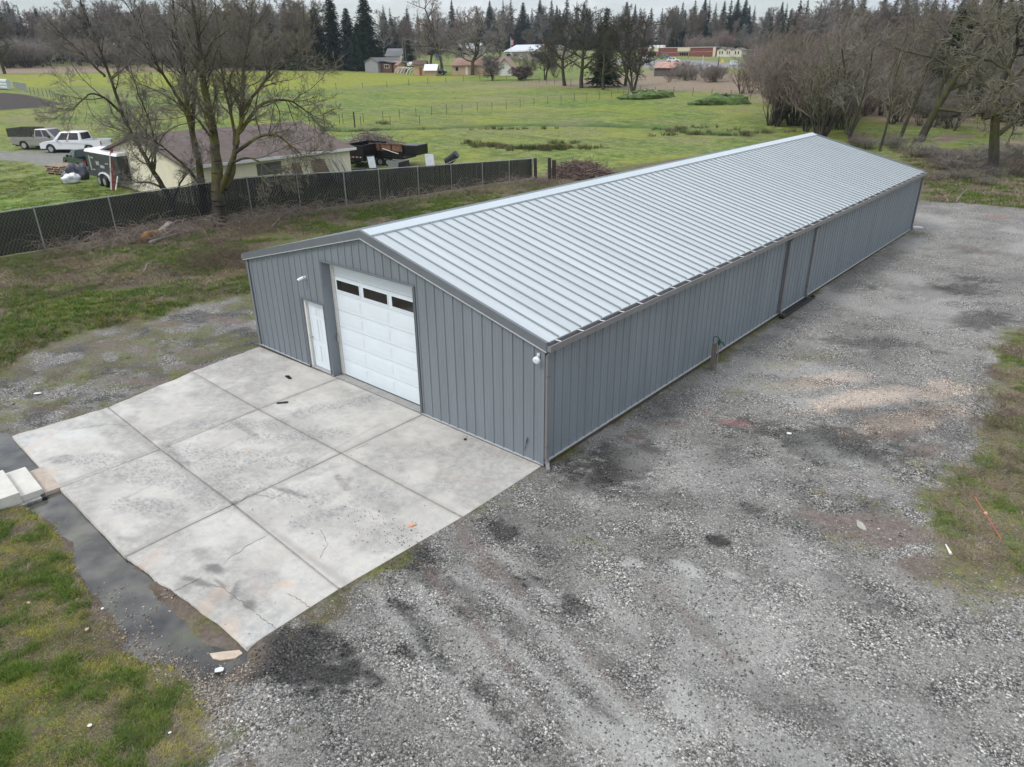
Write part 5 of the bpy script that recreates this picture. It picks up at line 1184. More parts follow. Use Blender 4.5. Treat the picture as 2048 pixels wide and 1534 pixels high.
def win(t, x0, x1, z0, z1, y, fr, glass=GLASS, mull=1, name='window', d=.05):
    mb = MB(); k = .07
    mb.box(x0, x1, y-d, y, z0, z0+k); mb.box(x0, x1, y-d, y, z1-k, z1); mb.box(x0, x0+k, y-d, y, z0+k, z1-k); mb.box(x1-k, x1, y-d, y, z0+k, z1-k)
    for i in range(mull): xm = x0+(x1-x0)*(i+1)/(mull+1); mb.box(xm-.025, xm+.025, y-d, y, z0+k, z1-k)
    f = mb.build(name, fr, t); mb = MB(); mb.box(x0+k, x1-k, y-.025, y-.005, z0+k, z1-k); mb.build('pane', glass, f); return f
def add_cream_house():
    # front faces the yard (+x); local x runs with world y
    x0, y0, y1 = -34.95, 9.75, 21.65; z = .12
    t = thing('cream_house', 'low cream stucco house with brown shingle roof behind the slatted fence', 'house', (x0, y0, z), R(90))
    Lx, Dy, H, HR = y1-y0, 12.3, 2.55, 3.95
    gabled(t, Lx, Dy, H, HR, CREAM, SHING, 'x', .35, M('white_gutter', (.68, .68, .66), .5, var=.03), -.5)
    GF = M('green_window_frame', (.09, .115, .07), .6)
    # window measured through the survey: centre about px 535-560
    def sx(px, py, zz): 
        d = ray(px, py); tt = (x0-CX)/d.x; p = Vector((CX, CY, CZ))+d*tt; return p.y-y0, p.z-z
    a, za = sx(516, 352, 0); b, zb = sx(561, 322, 0)
    win(t, a, b, za, min(zb, H-.15), 0, GF, M('blue_grey_pane', (.12, .13, .14), .15), 1, d=.06)
    for (pa, pb, pt, lab) in ((577, 604, 325, 'tall brown weathered board pair leaning on the cream house wall'), (617, 660, 318, 'wide brown board stack leaning on the cream house near its corner')):
        u0, _ = sx(pa, 350, 0); u1, _ = sx(pb, 345, 0); _, zt = sx((pa+pb)/2, pt, 0)
        q = thing('leaning_boards', lab, 'boards', (x0, y0, z), R(90), 'board stacks leaning on the cream house')
        BM = M('brown_board', (.115, .082, .062), .85, var=.25, scale=2, bump=.2)
        n = 2 if pa == 577 else 3
        for k in range(n):
            w0 = u0+k*.16; mb = MB(); off = .30+.06*(n-k)
            v = [(w0+.30, -.04-.04*(n-k), zt-.05*k*0), (u1-.18-.0*k-.35*(pa == 617), -.04-.04*(n-k), zt), (u1+.22*(k == n-1)*(pa == 617), -off-.25, -.1), (w0+.48, -off-.25, -.1)]
            v2 = [(x, y-.035, zz) for x, y, zz in v]; mb.add(v+v2, [(0, 1, 2, 3), (7, 6, 5, 4), (0, 4, 5, 1), (1, 5, 6, 2), (2, 6, 7, 3), (3, 7, 4, 0)]); mb.build('board', BM, q)
    q = thing('pipe_bundle', 'white and grey pipes leaning against the right corner of the cream house', 'pipes', (x0, y0, z), R(90))
    rd = random.Random(5); u0, _ = sx(672, 345, 0)
    for k in range(9):
        u = u0+rd.uniform(-.25, .7); mb = MB(); mb.tube([(u-.05-.04*k, -.12-rd.uniform(0, .1), 2.35-rd.uniform(0, .6)), (u+.25+rd.uniform(0, .35), -.55-rd.uniform(0, .3), -.2)], rd.uniform(.025, .05), 6)
        mb.build('pipe', WHITEW if k % 3 else M('grey_pipe', (.25, .25, .25), .5, .3), q)
    mb = MB(); mb.prism([(0, 0), (1.1, 0), (.9, 1.3), (.1, 1.4)], 0, .03, 'y'); o = mb.build('plywood_offcut', M('pink_ply', (.38, .26, .19), .8, var=.2)); g = P3(697, 337); o.location = g; o.rotation_euler = (R(-12), 0, R(100)); tag(o, 'pinkish plywood offcut leaning by the pipes at the house corner', 'plywood')
add_cream_house()
def house(name, label, cat, pl, pr, H, HR, D, wall, roof, ridge='x', wins=(), trim=None, fr=WHITEW, group=None, ov=.4, extra=None):
    p, rz, Ln = frame(pl, pr); t = thing(name, label, cat, p, rz, group)
    gabled(t, Ln, D, H, HR, wall, roof, ridge, ov, trim)
    for (u0, u1, z0, z1) in wins: win(t, u0*Ln, u1*Ln, z0, z1, 0, fr, mull=0)
    if extra: extra(t, Ln)
    return t
def add_far_buildings():
    GREYW = M('silver_barn_wood', (.26, .26, .27), .9, var=.25, scale=2, stretch=(4, 4, .3)); DKR = M('dark_grey_roof', (.11, .11, .112), .9, var=.2)
    REDB = M('red_brown_siding', (.11, .05, .04), .85, var=.2); TAN = M('tan_siding', (.48, .34, .22), .8, var=.1); TANR = M('tan_brown_roof', (.26, .17, .13), .9, var=.15)
    BRK = M('school_brick', (.20, .065, .05), .85, var=.12, scale=1.); CRM = M('cream_panel', (.60, .53, .38), .8, var=.06); WHT = M('off_white_wall', (.66, .64, .60), .7, var=.05)
    PINKR = M('pink_brown_roof', (.33, .21, .165), .9, var=.12); SILV = M('pale_metal_roof', (.52, .54, .56), .5, var=.06)
    # barn with its gable to the viewer
    p, rz, Ln = frame((731, 145), (757, 146)); t = thing('grey_barn', 'weathered silver grey wooden barn at the far edge of the field', 'barn', p, rz)
    gabled(t, Ln, 9, 2.6, 3.6, GREYW, DKR, 'y', .25)
    m2 = MB(); m2.box(Ln+.02, Ln+4.0, 1.0, 7, -.5, 2.35); m2.build('side_room', REDB, t); win(t, Ln+1.4, Ln+3.2, 1.1, 2.0, 1.0, WHITEW, mull=1)
    m2 = MB(); m2.prism([(Ln-.1, 3.0), (Ln+4.5, 2.36), (Ln+4.5, 2.48), (Ln-.1, 3.12)], .6, 7.4, 'y'); m2.build('lean_to_roof', DKR, t)
    house('garden_shed', 'small tan shed with brown roof immediately right of the grey barn', 'shed', (781, 146), (797, 146.5), 2.0, 2.8, 3, TAN, TANR, 'x')
    house('garden_shed', 'small tan gabled shed with dark roof and open door near the white tent', 'shed', (828, 150), (850, 150), 2.6, 3.4, 3.4, TAN, M('dark_brown_roof', (.10, .065, .05), .9), 'x', extra=lambda t, L_: MB().box(L_*.5, L_*.75, -.03, -.005, 0, 1.9).build('door', M('rust_door', (.22, .10, .05), .8), t))
    house('white_tent', 'low tan walled hut with white tarp roof beside the dark sheds', 'hut', (851, 151), (872, 151), 1.5, 2.6, 3, TAN, M('white_tarp', (.70, .72, .74), .5, var=.05), 'x')
    for i, px in enumerate([788, 799, 812]):
        p, rz, Ln = frame((px, 148+i*.5), (px+14, 148.4+i*.5)); t = thing('hoop_frame', ['white curved pipe hoop frame of the small greenhouse nearest the barn', 'white curved pipe hoop frame in the middle of the greenhouse row', 'white curved pipe hoop frame nearest the tan gabled shed'][i], 'greenhouse frame', p, rz, 'greenhouse hoop frames')
        for k in range(3):
            mb = MB(); mb.tube([(Ln*k/2.2, 0, 0), (Ln*k/2.2+.4, .5, 1.2), (Ln*k/2.2+.9, 1.4, 1.7), (Ln*k/2.2+1.2, 2.6, 1.2)], .06, 5); mb.build('hoop', WHITEW, t)
        mb = MB(); mb.tube([(0, 1.4, 1.65), (Ln, 1.4, 1.65)], .05, 5); mb.build('ridge_pipe', WHITEW, t)
    p, rz, Ln = frame((799, 138), (820, 139)); t = thing('covered_boat', 'white covered boat or camper top standing between the two tan sheds', 'boat', p, rz)
    mb = MB(); mb.prism([(0, .9), (.4, 1.9), (Ln-.6, 2.0), (Ln, 1.3), (Ln-.2, .8)], 0, 2.2, 'y'); mb.build('hull', WHT, t, bevel=.1); mb = MB(); mb.box(.5, Ln-.5, .2, 2., 0, .8); mb.build('trailer', BLACK, t)
    # ranch house
    def ex(t, Ln):
        m = MB(); m.box(Ln*.28, Ln*.33, -.03, -.004, 0, 2.1); m.build('door', WHITEW, t); win(t, Ln*.06, Ln*.14, .9, 2., 0, WHITEW, mull=0)
        m = MB(); m.box(Ln*.72, Ln*.99, -1.4, -.02, -.4, 2.1); m.build('front_room', TAN, t)
    house('ranch_house', 'long low tan ranch house with pinkish brown roof beyond the big oak', 'house', (905, 149), (1000, 150), 2.3, 3.9, 9, TAN, PINKR, 'x', trim=None, extra=ex)
    house('ranch_house_wing', 'white gabled end wing of the tan ranch house by the dark hedge', 'house wing', (997, 151), (1022, 151), 2.1, 3.9, 8, M('white_gable_wall', (.62, .61, .58), .8), PINKR, 'y', ov=.5)
    house('grey_roofed_house', 'house with grey shingle roof between dark cedars and utility poles', 'house', (773, 125), (800, 125), 2.4, 4.6, 8, WHT, M('mid_grey_roof', (.19, .19, .20), .9), 'x')
    house('metal_roof_hall', 'pale metal roofed hall glimpsed behind the big oak', 'hall', (912, 112), (955, 112), 3.2, 5.2, 14, WHT, SILV, 'x')
    house('pale_roof_building', 'low building with pale grey roof behind the flagpole', 'building', (1010, 116), (1066, 117), 2.6, 5.0, 16, M('tan_grey_wall', (.36, .31, .26), .8), SILV, 'x', wins=[(.05, .25, .8, 1.9), (.3, .45, .8, 1.9)])
    house('pale_roof_building', 'second low pale roofed building right of the flagpole one', 'building', (1070, 114), (1100, 114.5), 2.6, 4.4, 14, M('tan_grey_wall', (.36, .31, .26), .8), SILV, 'x')
    # school
    p, rz, Ln = frame((1276, 112.5), (1431, 113)); t = thing('brick_school', 'long flat roofed red brick school with cream panels past the car park', 'school', p, rz)
    mb = MB(); mb.box(0, Ln, 0, 20, -1.5, 3.3); mb.build('wall', BRK, t)
    mb = MB(); mb.box(-.2, Ln+.2, -.25, 20.2, 3.3, 3.5); mb.build('roof', M('white_parapet', (.55, .54, .52), .7), t)
    for a, b in ((.12, .27), (.52, .68), (.965, .998)):
        mb = MB(); mb.box(Ln*a, Ln*b, -.3, -.02, 2.0 if b < .9 else -.5, 3.25); mb.build('cream_panel', CRM, t)
        if b < .9: win(t, Ln*(a+.02), Ln*(b-.02), .3, 1.9, -.02, CRM, mull=3)
    mb = MB(); 
    for k, u in enumerate((.08, .13, .18, .23)): MB().box(Ln*u, Ln*(u+.035), 5, 8, 3.52, 4.5).build('roof_unit', WHT, t)
    for i, (a, b) in enumerate([(1433, 1450), (1449, 1463), (1463, 1483)]):
        house('portable_classroom', ['cream portable classroom with brown gable touching the brick school', 'cream portable classroom in the middle of the three', 'cream portable classroom at the right end beside the reddish bushes'][i], 'classroom', (a, 113.5), (b-.5, 113.5), 2.4, 3.1, 8, M('cream_portable', (.62, .58, .48), .8, var=.04), M('brown_eaves', (.14, .10, .09), .8), 'y' if i != 1 else 'y', wins=[(.3, .42, .9, 2.0), (.6, .72, .9, 2.)], fr=BLACK, group='portable classrooms', ov=.3)
    # rusty shack
    house('rusty_shack', 'tumbledown grey shack with rusty tin roof beyond the oak row', 'shack', (1308, 152), (1352, 153), 1.9, 2.9, 5, M('old_grey_boards', (.11, .105, .10), .9, var=.3), M('rusty_tin', (.42, .20, .13), .7, var=.6, scale=.9, tint=(.35, .36, .36)), 'x', wins=[(.62, .75, .0, 1.6), (.8, .93, .0, 1.6)], fr=BLACK)
    house('white_building', 'white low building glimpsed through the twigs at the far right', 'building', (2005, 121), (2035, 121), 3, 3.8, 9, WHT, WHT, 'x')
    house('red_barn', 'dark red rounded roof barn glimpsed through the right hand twigs', 'barn', (1930, 120), (1958, 120), 2.2, 3.6, 8, M('barn_red', (.22, .035, .04), .8), M('barn_red', (.22, .035, .04), .8), 'y')
    house('blue_roof_building', 'low grey building with blue grey roof behind the right thicket', 'building', (1755, 126), (1835, 126), 2.5, 3.6, 10, M('grey_wall_far', (.30, .30, .31), .8), M('blue_grey_roof', (.22, .26, .34), .6), 'x')
    # signs, poles, flag
    for i, (a, b) in enumerate([(1459, 1468.4), (1469.6, 1479)]):
        p, rz, Ln = frame((a, 132), (b, 132)); t = thing('white_sign', ['white sign board on the trailer frame, left of the two by the road', 'white sign board on the trailer frame, right of the two by the road'][i], 'sign', p, rz, 'white road signs')
        MB().box(0, Ln, 0, .1, .55, 1.55).build('board', WHITE, t)
        for k in range(3): MB().box(Ln*.25, Ln*.75, -.02, -.005, .8+.2*k, .86+.2*k).build('print_line', M('grey_print', (.4, .4, .4), .8), t)
        MB().box(.1, .2, .02, .08, -.3, .55).build('leg', BLACK, t); MB().box(Ln-.2, Ln-.1, .02, .08, -.3, .55).build('leg', BLACK, t)
    p, rz, Ln = frame((1441.5, 127), (1447, 127)); t = thing('yellow_sign', 'square yellow sign on the green verge left of the white boards', 'sign', p, rz); MB().box(0, Ln, 0, .1, .3, 1.3).build('board', M('yellow_sign_paint', (.65, .48, .05), .6), t); MB().box(Ln*.45, Ln*.55, .1, .16, -.3, 1.2).build('post', DWOOD, t)
    def pole(px, py, top, lab, arms=1, r=.16, nm='utility_pole', mat=None):
        g = P3(px, py); h = HT(px, py, top); t = thing(nm, lab, 'pole', g, .5); MB().tube([(0, 0, -.3), (0, 0, h)], [r, r*.7], 8).build('shaft', mat or WOOD, t)
        for k in range(arms): MB().box(-1.1, 1.1, -.07, .07, h-.6-k*1.1, h-.45-k*1.1).build('crossarm', mat or WOOD, t)
        return g+Vector((0, 0, h))
    a = pole(808, 130, 74, 'left wooden utility pole of the close pair by the cedars', 1, .14); b = pole(812.5, 132, 84, 'right shorter utility pole of the close pair by the cedars', 0, .14)
    c = pole(1582, 150, 92, 'wooden utility pole beside the reddish thicket', 1, .17); d_ = pole(1640, 138, 60, 'far utility pole among the wood on the right', 1, .16)
    pole(1377, 118, 98, 'thin lamp post in front of the brick school', 0, .1, 'lamp_post'); pole(1436, 136, 112, 'black lamp post on the verge by the car park', 0, .13, 'lamp_post', BLACK); pole(1405, 128, 110, 'thin white pole on the green verge by the school', 0, .07, 'lamp_post', WHITE)
    g = P3(1022, 118); h = HT(1022, 118, 74); t = thing('flagpole', 'white flagpole with a small red and white flag before the pale building', 'flagpole', g, .7); MB().tube([(0, 0, -.3), (0, 0, h)], [.12, .07], 8).build('shaft', WHITE, t); MB().box(.1, 1.0, -.02, .02, h-2.8, h-.9).build('flag', M('flag_red_white', (.55, .25, .27), .8, var=.4, scale=3), t)
    g = P3(1567, 146); h = HT(1567, 146, 124); t = thing('road_sign', 'small white road sign on a post left of the utility pole', 'sign', g, R(40)); MB().tube([(0, 0, -.3), (0, 0, h)], .06, 6).build('post', WHITE, t); MB().box(-.4, .4, -.05, -.01, h-.5, h).build('board', WHITE, t)
    # wires
    def wire(p, q, sag, lab):
        pts = [p.lerp(q, i/24)-Vector((0, 0, sag*4*(i/24)*(1-i/24))) for i in range(25)]; o = MB().tube(pts, .028, 4).build('power_line', M('aluminium_wire', (.33, .33, .33), .5)); tag(o, lab, 'power line')
    l0 = P3(1000, 135)+Vector((0, 0, 6.6)); wire(a-Vector((0, 0, .5)), c-Vector((0, 0, .4)), 2.6, 'upper power line running across the far treeline to the right pole'); wire(b-Vector((0, 0, .4)), c-Vector((0, 0, 1.6)), 3.2, 'lower power line sagging across in front of the school'); r_ = Gd(2140, 96, 8.0)
    e = P3(2120, 150)+Vector((0, 0, 6.2)); wire(c-Vector((0, 0, .4)), e, 1., 'power line leading right from the thicket pole into the wood')
add_far_buildings()
# ------------------------------------------------------------------ vehicles
def wheels(t, xs, wy, r, w=.22, rim=ALLOY):
    for x in xs:
        for s in (-1, 1):
            wm = MB(); y = s*wy; wm.tube([(x, y-w/2, r), (x, y-w/2+.04, r), (x, y+w/2-.04, r), (x, y+w/2, r)], [r*.9, r, r, r*.9], 18); wh = wm.build('wheel', RUBBER, t)
            m = MB(); yy = y+s*(w/2+.004); m.tube([(x, yy-.004, r), (x, yy+.006, r)], [r*.62, r*.62], 14); rm = m.build('rim', rim, wh)
def vehicle(name, label, p, rz, L, W, H, paint, bed=0, hood=1.2, r=.36, lift=.38, z1=1.05, plate=True, group=None):
    """origin at the rear end, x runs forward"""
    t = thing(name, label, 'pickup' if bed else 'car', p, rz, group)
    xr, xf = .95 if not bed else 1.15, L-.95
    def arc(c, s): return [(c+s*(r+.09)*math.cos(a), .35+(r+.09)*math.sin(a)) for a in np.linspace(math.pi*.02, math.pi*.98, 9)]
    zb = .80 if bed else z1
    pr = [(0, lift+.12), (.02, zb)]+([(bed, zb), (bed+.001, z1)] if bed else [(.0, zb+.02)])+[(L-hood-.1, z1+.02), (L-.45, z1-.06), (L-.08, z1-.2), (L, z1-.4), (L, lift)]
    pr += arc(xf, 1)+[(xf-r-.09, lift-.05), (xr+r+.09, lift-.05)]+arc(xr, 1)
    mb = MB(); mb.prism(pr, -W/2, W/2, 'y'); body = mb.build('body', paint, t, bevel=.03)
    mb = MB(); mb.box(.2, L-.25, -W/2+.12, W/2-.12, .28, lift+.2); mb.build('underbody', BLACK, t)
    if bed:
        mb = MB(); mb.box(.0, bed, -W/2, -W/2+.08, zb+.001, z1+.06); mb.box(0, bed, W/2-.08, W/2, zb+.001, z1+.06); mb.box(0, .07, -W/2+.081, W/2-.081, zb+.001, z1+.06); mb.box(bed-.06, bed, -W/2+.081, W/2-.081, zb+.001, z1+.06); mb.build('bed_sides', paint, t)
        mb = MB(); mb.box(.071, bed-.061, -W/2+.082, W/2-.082, zb+.002, zb+.02); mb.build('bed_liner', BLACK, t)
    xa, xb = (bed+.02 if bed else .25), L-hood; xc, xd = (xa+.12 if bed else xa+.45), xb-.75
    yb, yt = W/2-.03, W/2-.24
    bot = [(xa, -yb, z1+.0), (xb, -yb, z1), (xb, yb, z1), (xa, yb, z1)]; top = [(xc, -yt, H), (xd, -yt, H), (xd, yt, H), (xc, yt, H)]
    mb = MB(); mb.add(bot+top, [(3, 2, 1, 0), (4, 5, 6, 7), (0, 1, 5, 4), (1, 2, 6, 5), (2, 3, 7, 6), (3, 0, 4, 7)]); mb.build('cab', paint, t, bevel=.05)
    def glass(i, j, u0, u1, v0, v1, nm='window'):
        B0, B1, T0, T1 = Vector(bot[i]), Vector(bot[j]), Vector(top[i]), Vector(top[j])
        f = lambda u, v: (B0.lerp(B1, u)).lerp(T0.lerp(T1, u), v)
        q = [f(u0, v0), f(u1, v0), f(u1, v1), f(u0, v1)]; n = (q[1]-q[0]).cross(q[3]-q[0]).normalized()*.012
        MB().add([x+n for x in q]+[x-n*.5 for x in q], [(0, 1, 2, 3), (4, 7, 6, 5), (0, 4, 5, 1), (1, 5, 6, 2), (2, 6, 7, 3), (3, 7, 4, 0)]).build(nm, GLASS, t)
    for (i, j) in ((0, 1), (2, 3)):
        f = (lambda a: a) if i == 0 else (lambda a: 1-a)
        for a, b in ((.08, .46), (.52, .86)): glass(i, j, min(f(a), f(b)), max(f(a), f(b)), .12, .88)
    glass(1, 2, .06, .94, .08, .92, 'windscreen'); glass(3, 0, .1, .9, .15, .88, 'rear_window')
    wheels(t, (xr, xf), W/2-.12, r)
    for s in (-1, 1):
        y = s*(W/2-.16)
        MB().box(L-.10, L+.012, y-.15, y+.15, z1-.36, z1-.2).build('headlight', M('lamp_glass', (.6, .62, .64), .15), t)
        MB().box(-.012, .03, y-.09+s*.06, y+.09+s*.06, z1-.32, z1-.02).build('taillight', M('red_lamp', (.45, .03, .015), .3), t)
        MB().box(xb-.55, xb-.4, s*(W/2), s*(W/2+.16), z1+.02, z1+.18).build('mirror', BLACK if paint != WPAINT else paint, t)
    MB().box(L-.02, L+.07, -W/2+.06, W/2-.06, lift-.02, lift+.2).build('bumper', BLACK if bed else paint, t); MB().box(-.12, .01, -W/2+.05, W/2-.05, lift+.02, lift+.2).build('bumper', ALLOY, t)
    MB().box(L+.001, L+.02, -W/2+.36, W/2-.36, z1-.42, z1-.2).build('grille', BLACK, t)
    if plate: MB().box(-.135, -.125, -.16, .16, lift+.05, lift+.17).build('plate', WHITE, t)
    return t
WPAINT = M('white_car_paint', (.72, .73, .75), .25, var=.02)
def add_vehicles():
    SP = M('silver_brown_paint', (.33, .31, .29), .3, .3, .05); GP = M('dark_green_paint', (.010, .045, .035), .22, .2, .1)
    def put(p0, p1): a = P3(*p0); b = P3(*p1); return a, math.atan2((b-a).y, (b-a).x)
    p, rz = put((42, 297), (122, 299)); t = vehicle('pickup_truck', 'silver pickup with dark mesh cage over its bed at the back of the drive', p, rz, 5.7, 1.9, 1.78, SP, bed=2.3, hood=1.3)
    mb = MB()
    for x in (.05, 1.1, 2.2):
        for y in (-.9, .9): mb.bar((x, y, 1.1), (x*1.0-.25*(x < .1), y*1.04, 1.85), .04, .04)
    for z in (1.3, 1.5, 1.7, 1.85):
        mb.bar((-.2, -.93, z), (2.2, -.93, z), .03, .03); mb.bar((-.2, .93, z), (2.2, .93, z), .03, .03)
    mb.build('cage_frame', BLACK, t)
    m2, n, l, b = newmat('dark_mesh'); tr_ = n.new('ShaderNodeBsdfTransparent'); mx_ = n.new('ShaderNodeMixShader'); mx_.inputs[0].default_value = .62; b.inputs['Base Color'].default_value = (.05, .048, .042, 1); l.new(tr_.outputs[0], mx_.inputs[1]); l.new(b.outputs[0], mx_.inputs[2]); l.new(mx_.outputs[0], n['Material Output'].inputs[0])
    mb = MB(); mb.box(-.2, 2.2, -.95, -.94, 1.12, 1.85); mb.box(-.2, 2.2, .94, .95, 1.12, 1.85); mb.box(-.2, -.19, -.94, .94, 1.12, 1.85); mb.build('cage_mesh', m2, t)
    p, rz = put((218, 307), (98, 305)); vehicle('pickup_truck', 'white crew cab pickup parked nose left on the drive', p, rz, 5.7, 1.9, 1.80, WPAINT, bed=1.75, hood=1.25)
    p, rz = put((198, 352), (118, 325)); vehicle('pickup_truck', 'dark green old pickup with orange tail lamp behind the rubbish bags', p, rz, 4.8, 1.75, 1.62, GP, bed=1.9, hood=1.25)
    # black enclosed trailer with a white roof
    p, rz = put((185, 370), (262, 392)); t = thing('cargo_trailer', 'black sided cargo trailer with white curved roof behind the tangled branches', 'trailer', p, rz)
    Lt, Wt = 5.2, 2.2
    mb = MB(); mb.box(0, Lt, 0, Wt, .5, 2.15); mb.build('body', M('printed_black_panel', (.035, .037, .04), .45, var=.7, scale=1.8), t, bevel=.04)
    mb = MB(); mb.prism([(-.03, 2.151), (Wt+.03, 2.151), (Wt-.1, 2.32), (Wt/2, 2.38), (.1, 2.32)], -.03, Lt+.03, 'x'); mb.build('roof', WPAINT, t)
    wheels(t, (2.2, 3.05), .18, .36); 
    mb = MB(); o_ = [(1.65+.0, .42)]+[(2.62+.98*math.cos(a), .42+.52*math.sin(a)) for a in np.linspace(math.pi, 0, 12)]+[(3.5, .42)]+[(2.62+.86*math.cos(a), .42+.42*math.sin(a)) for a in np.linspace(0, math.pi, 12)]; mb.prism(o_, -.12, -.01, 'y'); mb.build('fender', WPAINT, t)
    for k, (a, b, c, d) in enumerate([(.5, .7, .9, 1.9), (.85, 1.3, 1.75, 1.85), (.9, 1.2, .95, 1.03), (1.6, 2.1, 1.35, 1.6), (2.2, 2.9, 1.2, 1.38), (3.1, 3.6, 1.5, 1.58)]): MB().box(a, b, -.012, -.002, c, d).build('pale_print', M('pale_print', (.32, .33, .34), .6, var=.4, scale=6), t)
    # leaning boards
    p = P3(229, 388); t = thing('leaning_posts', 'red and white painted boards leaning against the black trailer', 'boards', p, math.atan2(CY-p.y, CX-p.x)+R(90))
    MB().bar((0, -.1, 0), (.45, .5, 2.6), .18, .05).build('red_board', M('barn_red_paint', (.20, .045, .03), .7, var=.25), t); MB().bar((-.14, -.08, 0), (.3, .5, 2.3), .10, .05).build('white_board', WHITEW, t); MB().bar((.12, -.15, 0), (.95, .4, 2.2), .09, .05).build('white_board', WHITEW, t)
    p, rz = put((198, 371), (215, 371)); t = thing('ac_unit', 'boxy off white air conditioner standing on the grass by the trailer', 'air conditioner', p, rz); mb = MB(); mb.box(0, .72, 0, .6, .05, .72); mb.build('case', M('off_white_case', (.52, .51, .47), .6, var=.06), t, bevel=.02)
    for k in range(7): MB().box(.08, .64, -.008, -.001, .14+k*.07, .165+k*.07).build('grille', M('grey_grille', (.3, .3, .29), .6), t)
    bw = M('white_bag', (.68, .69, .72), .4, var=.06, scale=4, bump=.5, bscale=14); bk = M('dark_grey_bag', (.055, .058, .075), .3, var=.35, scale=4, bump=.7, bscale=14)
    for k, (px, py, rx, rz_, m_, lab) in enumerate([(143, 372, .75, .35, bw, 'white rubbish bag leftmost in front of the dark bags'), (153, 371, .5, .38, bw, 'small white rubbish bag right of the bigger white one'), (150, 364, .62, .62, bk, 'dark grey rubbish bag behind the white bags'), (171, 364, .6, .62, bk, 'dark grey rubbish bag next to the air conditioner'), (137, 364, .5, .36, bk, 'flat black rubbish bag nearest the pallets')]):
        g = P3(px, py); MBb = MB(); MBb.blob((0, 0, rz_*.75), rx*.75, rx*.7, rz_, seed=k+3, rough=.13, nu=16, nv=10, flat=rz_*.78); o = MBb.build('rubbish_bag', m_, smooth=True); o.location = g; tag(o, lab, 'rubbish bag', 'rubbish bags by the pallets')
    p, rz = put((93, 352), (132, 356)); t = thing('pallet_stack', 'stack of wooden pallets beside the green pickup', 'pallets', p, rz-.1); PW = M('pallet_wood', (.34, .25, .18), .85, var=.3, scale=3)
    for k in range(4):
        mb = MB(); z = .16*k; j = random.Random(k).uniform(-.12, .12)
        for q in range(6): mb.box(.05+j, 2.05+j, .02+q*.30, .2+q*.30, z+.12, z+.145)
        for q in range(3): mb.box(.1+q*.88+j, .2+q*.88+j, .02, 1.7, z+.0, z+.119)
        mb.build('pallet', PW, t)
    # distant cars
    for i, (a, b, col, lab) in enumerate([((1282, 120), (1298, 120), WPAINT, 'white car partly behind the oak crown near the school'), ((1318, 118), (1331, 118), M('grey_green_car', (.12, .15, .15), .3), 'grey green car parked before the brick school'), ((1334, 124), (1350, 124), WPAINT, 'white car in the car park right of the grey green one'), ((893, 149), (880, 149), M('black_car', (.01, .012, .016), .25), 'black car beside the white tarp hut'), ((1036, 120), (1050, 121), WPAINT, 'white car parked left on the road before the pale building'), ((1062, 121), (1076, 121), M('silver_car', (.35, .36, .37), .3, .3), 'silver car at the right on the road before the pale building')]):
        A, rz = put(a, b); vehicle('parked_car', lab, A, rz, 4.4, 1.75, 1.45, col, 0, 1.0, r=.32, lift=.3, z1=.9)
    # tree screen of blue tarp
    p, rz, Ln = frame((871, 121), (880, 121)); t = thing('blue_tarp', 'bright blue tarp hanging beside the red budded tree', 'tarp', p, rz); MB().box(0, Ln, 0, .3, 1.2, 3.3).build('sheet', M('blue_tarp', (.03, .10, .42), .5, var=.3, scale=2), t)
    # red island and pipes in the car park
    p, rz, Ln = frame((1380, 133), (1412, 129)); t = thing('red_kerb', 'red painted kerb island in the car park', 'kerb', p, rz); MB().box(0, Ln, 0, .5, -.2, .25).build('kerb', M('red_kerb_paint', (.40, .07, .08), .7), t)
    p, rz, Ln = frame((0, 177), (13, 180)); t = thing('hay_bale_stack', 'pile of pale wrapped bales at the far left field edge', 'bale pile', p, rz)
    for k in range(3): MB().tube([(-.6, 0, .45+k*.55), (Ln, .6, .45+k*.5)], .42, 10).build('bale', M('pale_wrap', (.45, .50, .50), .5), t)
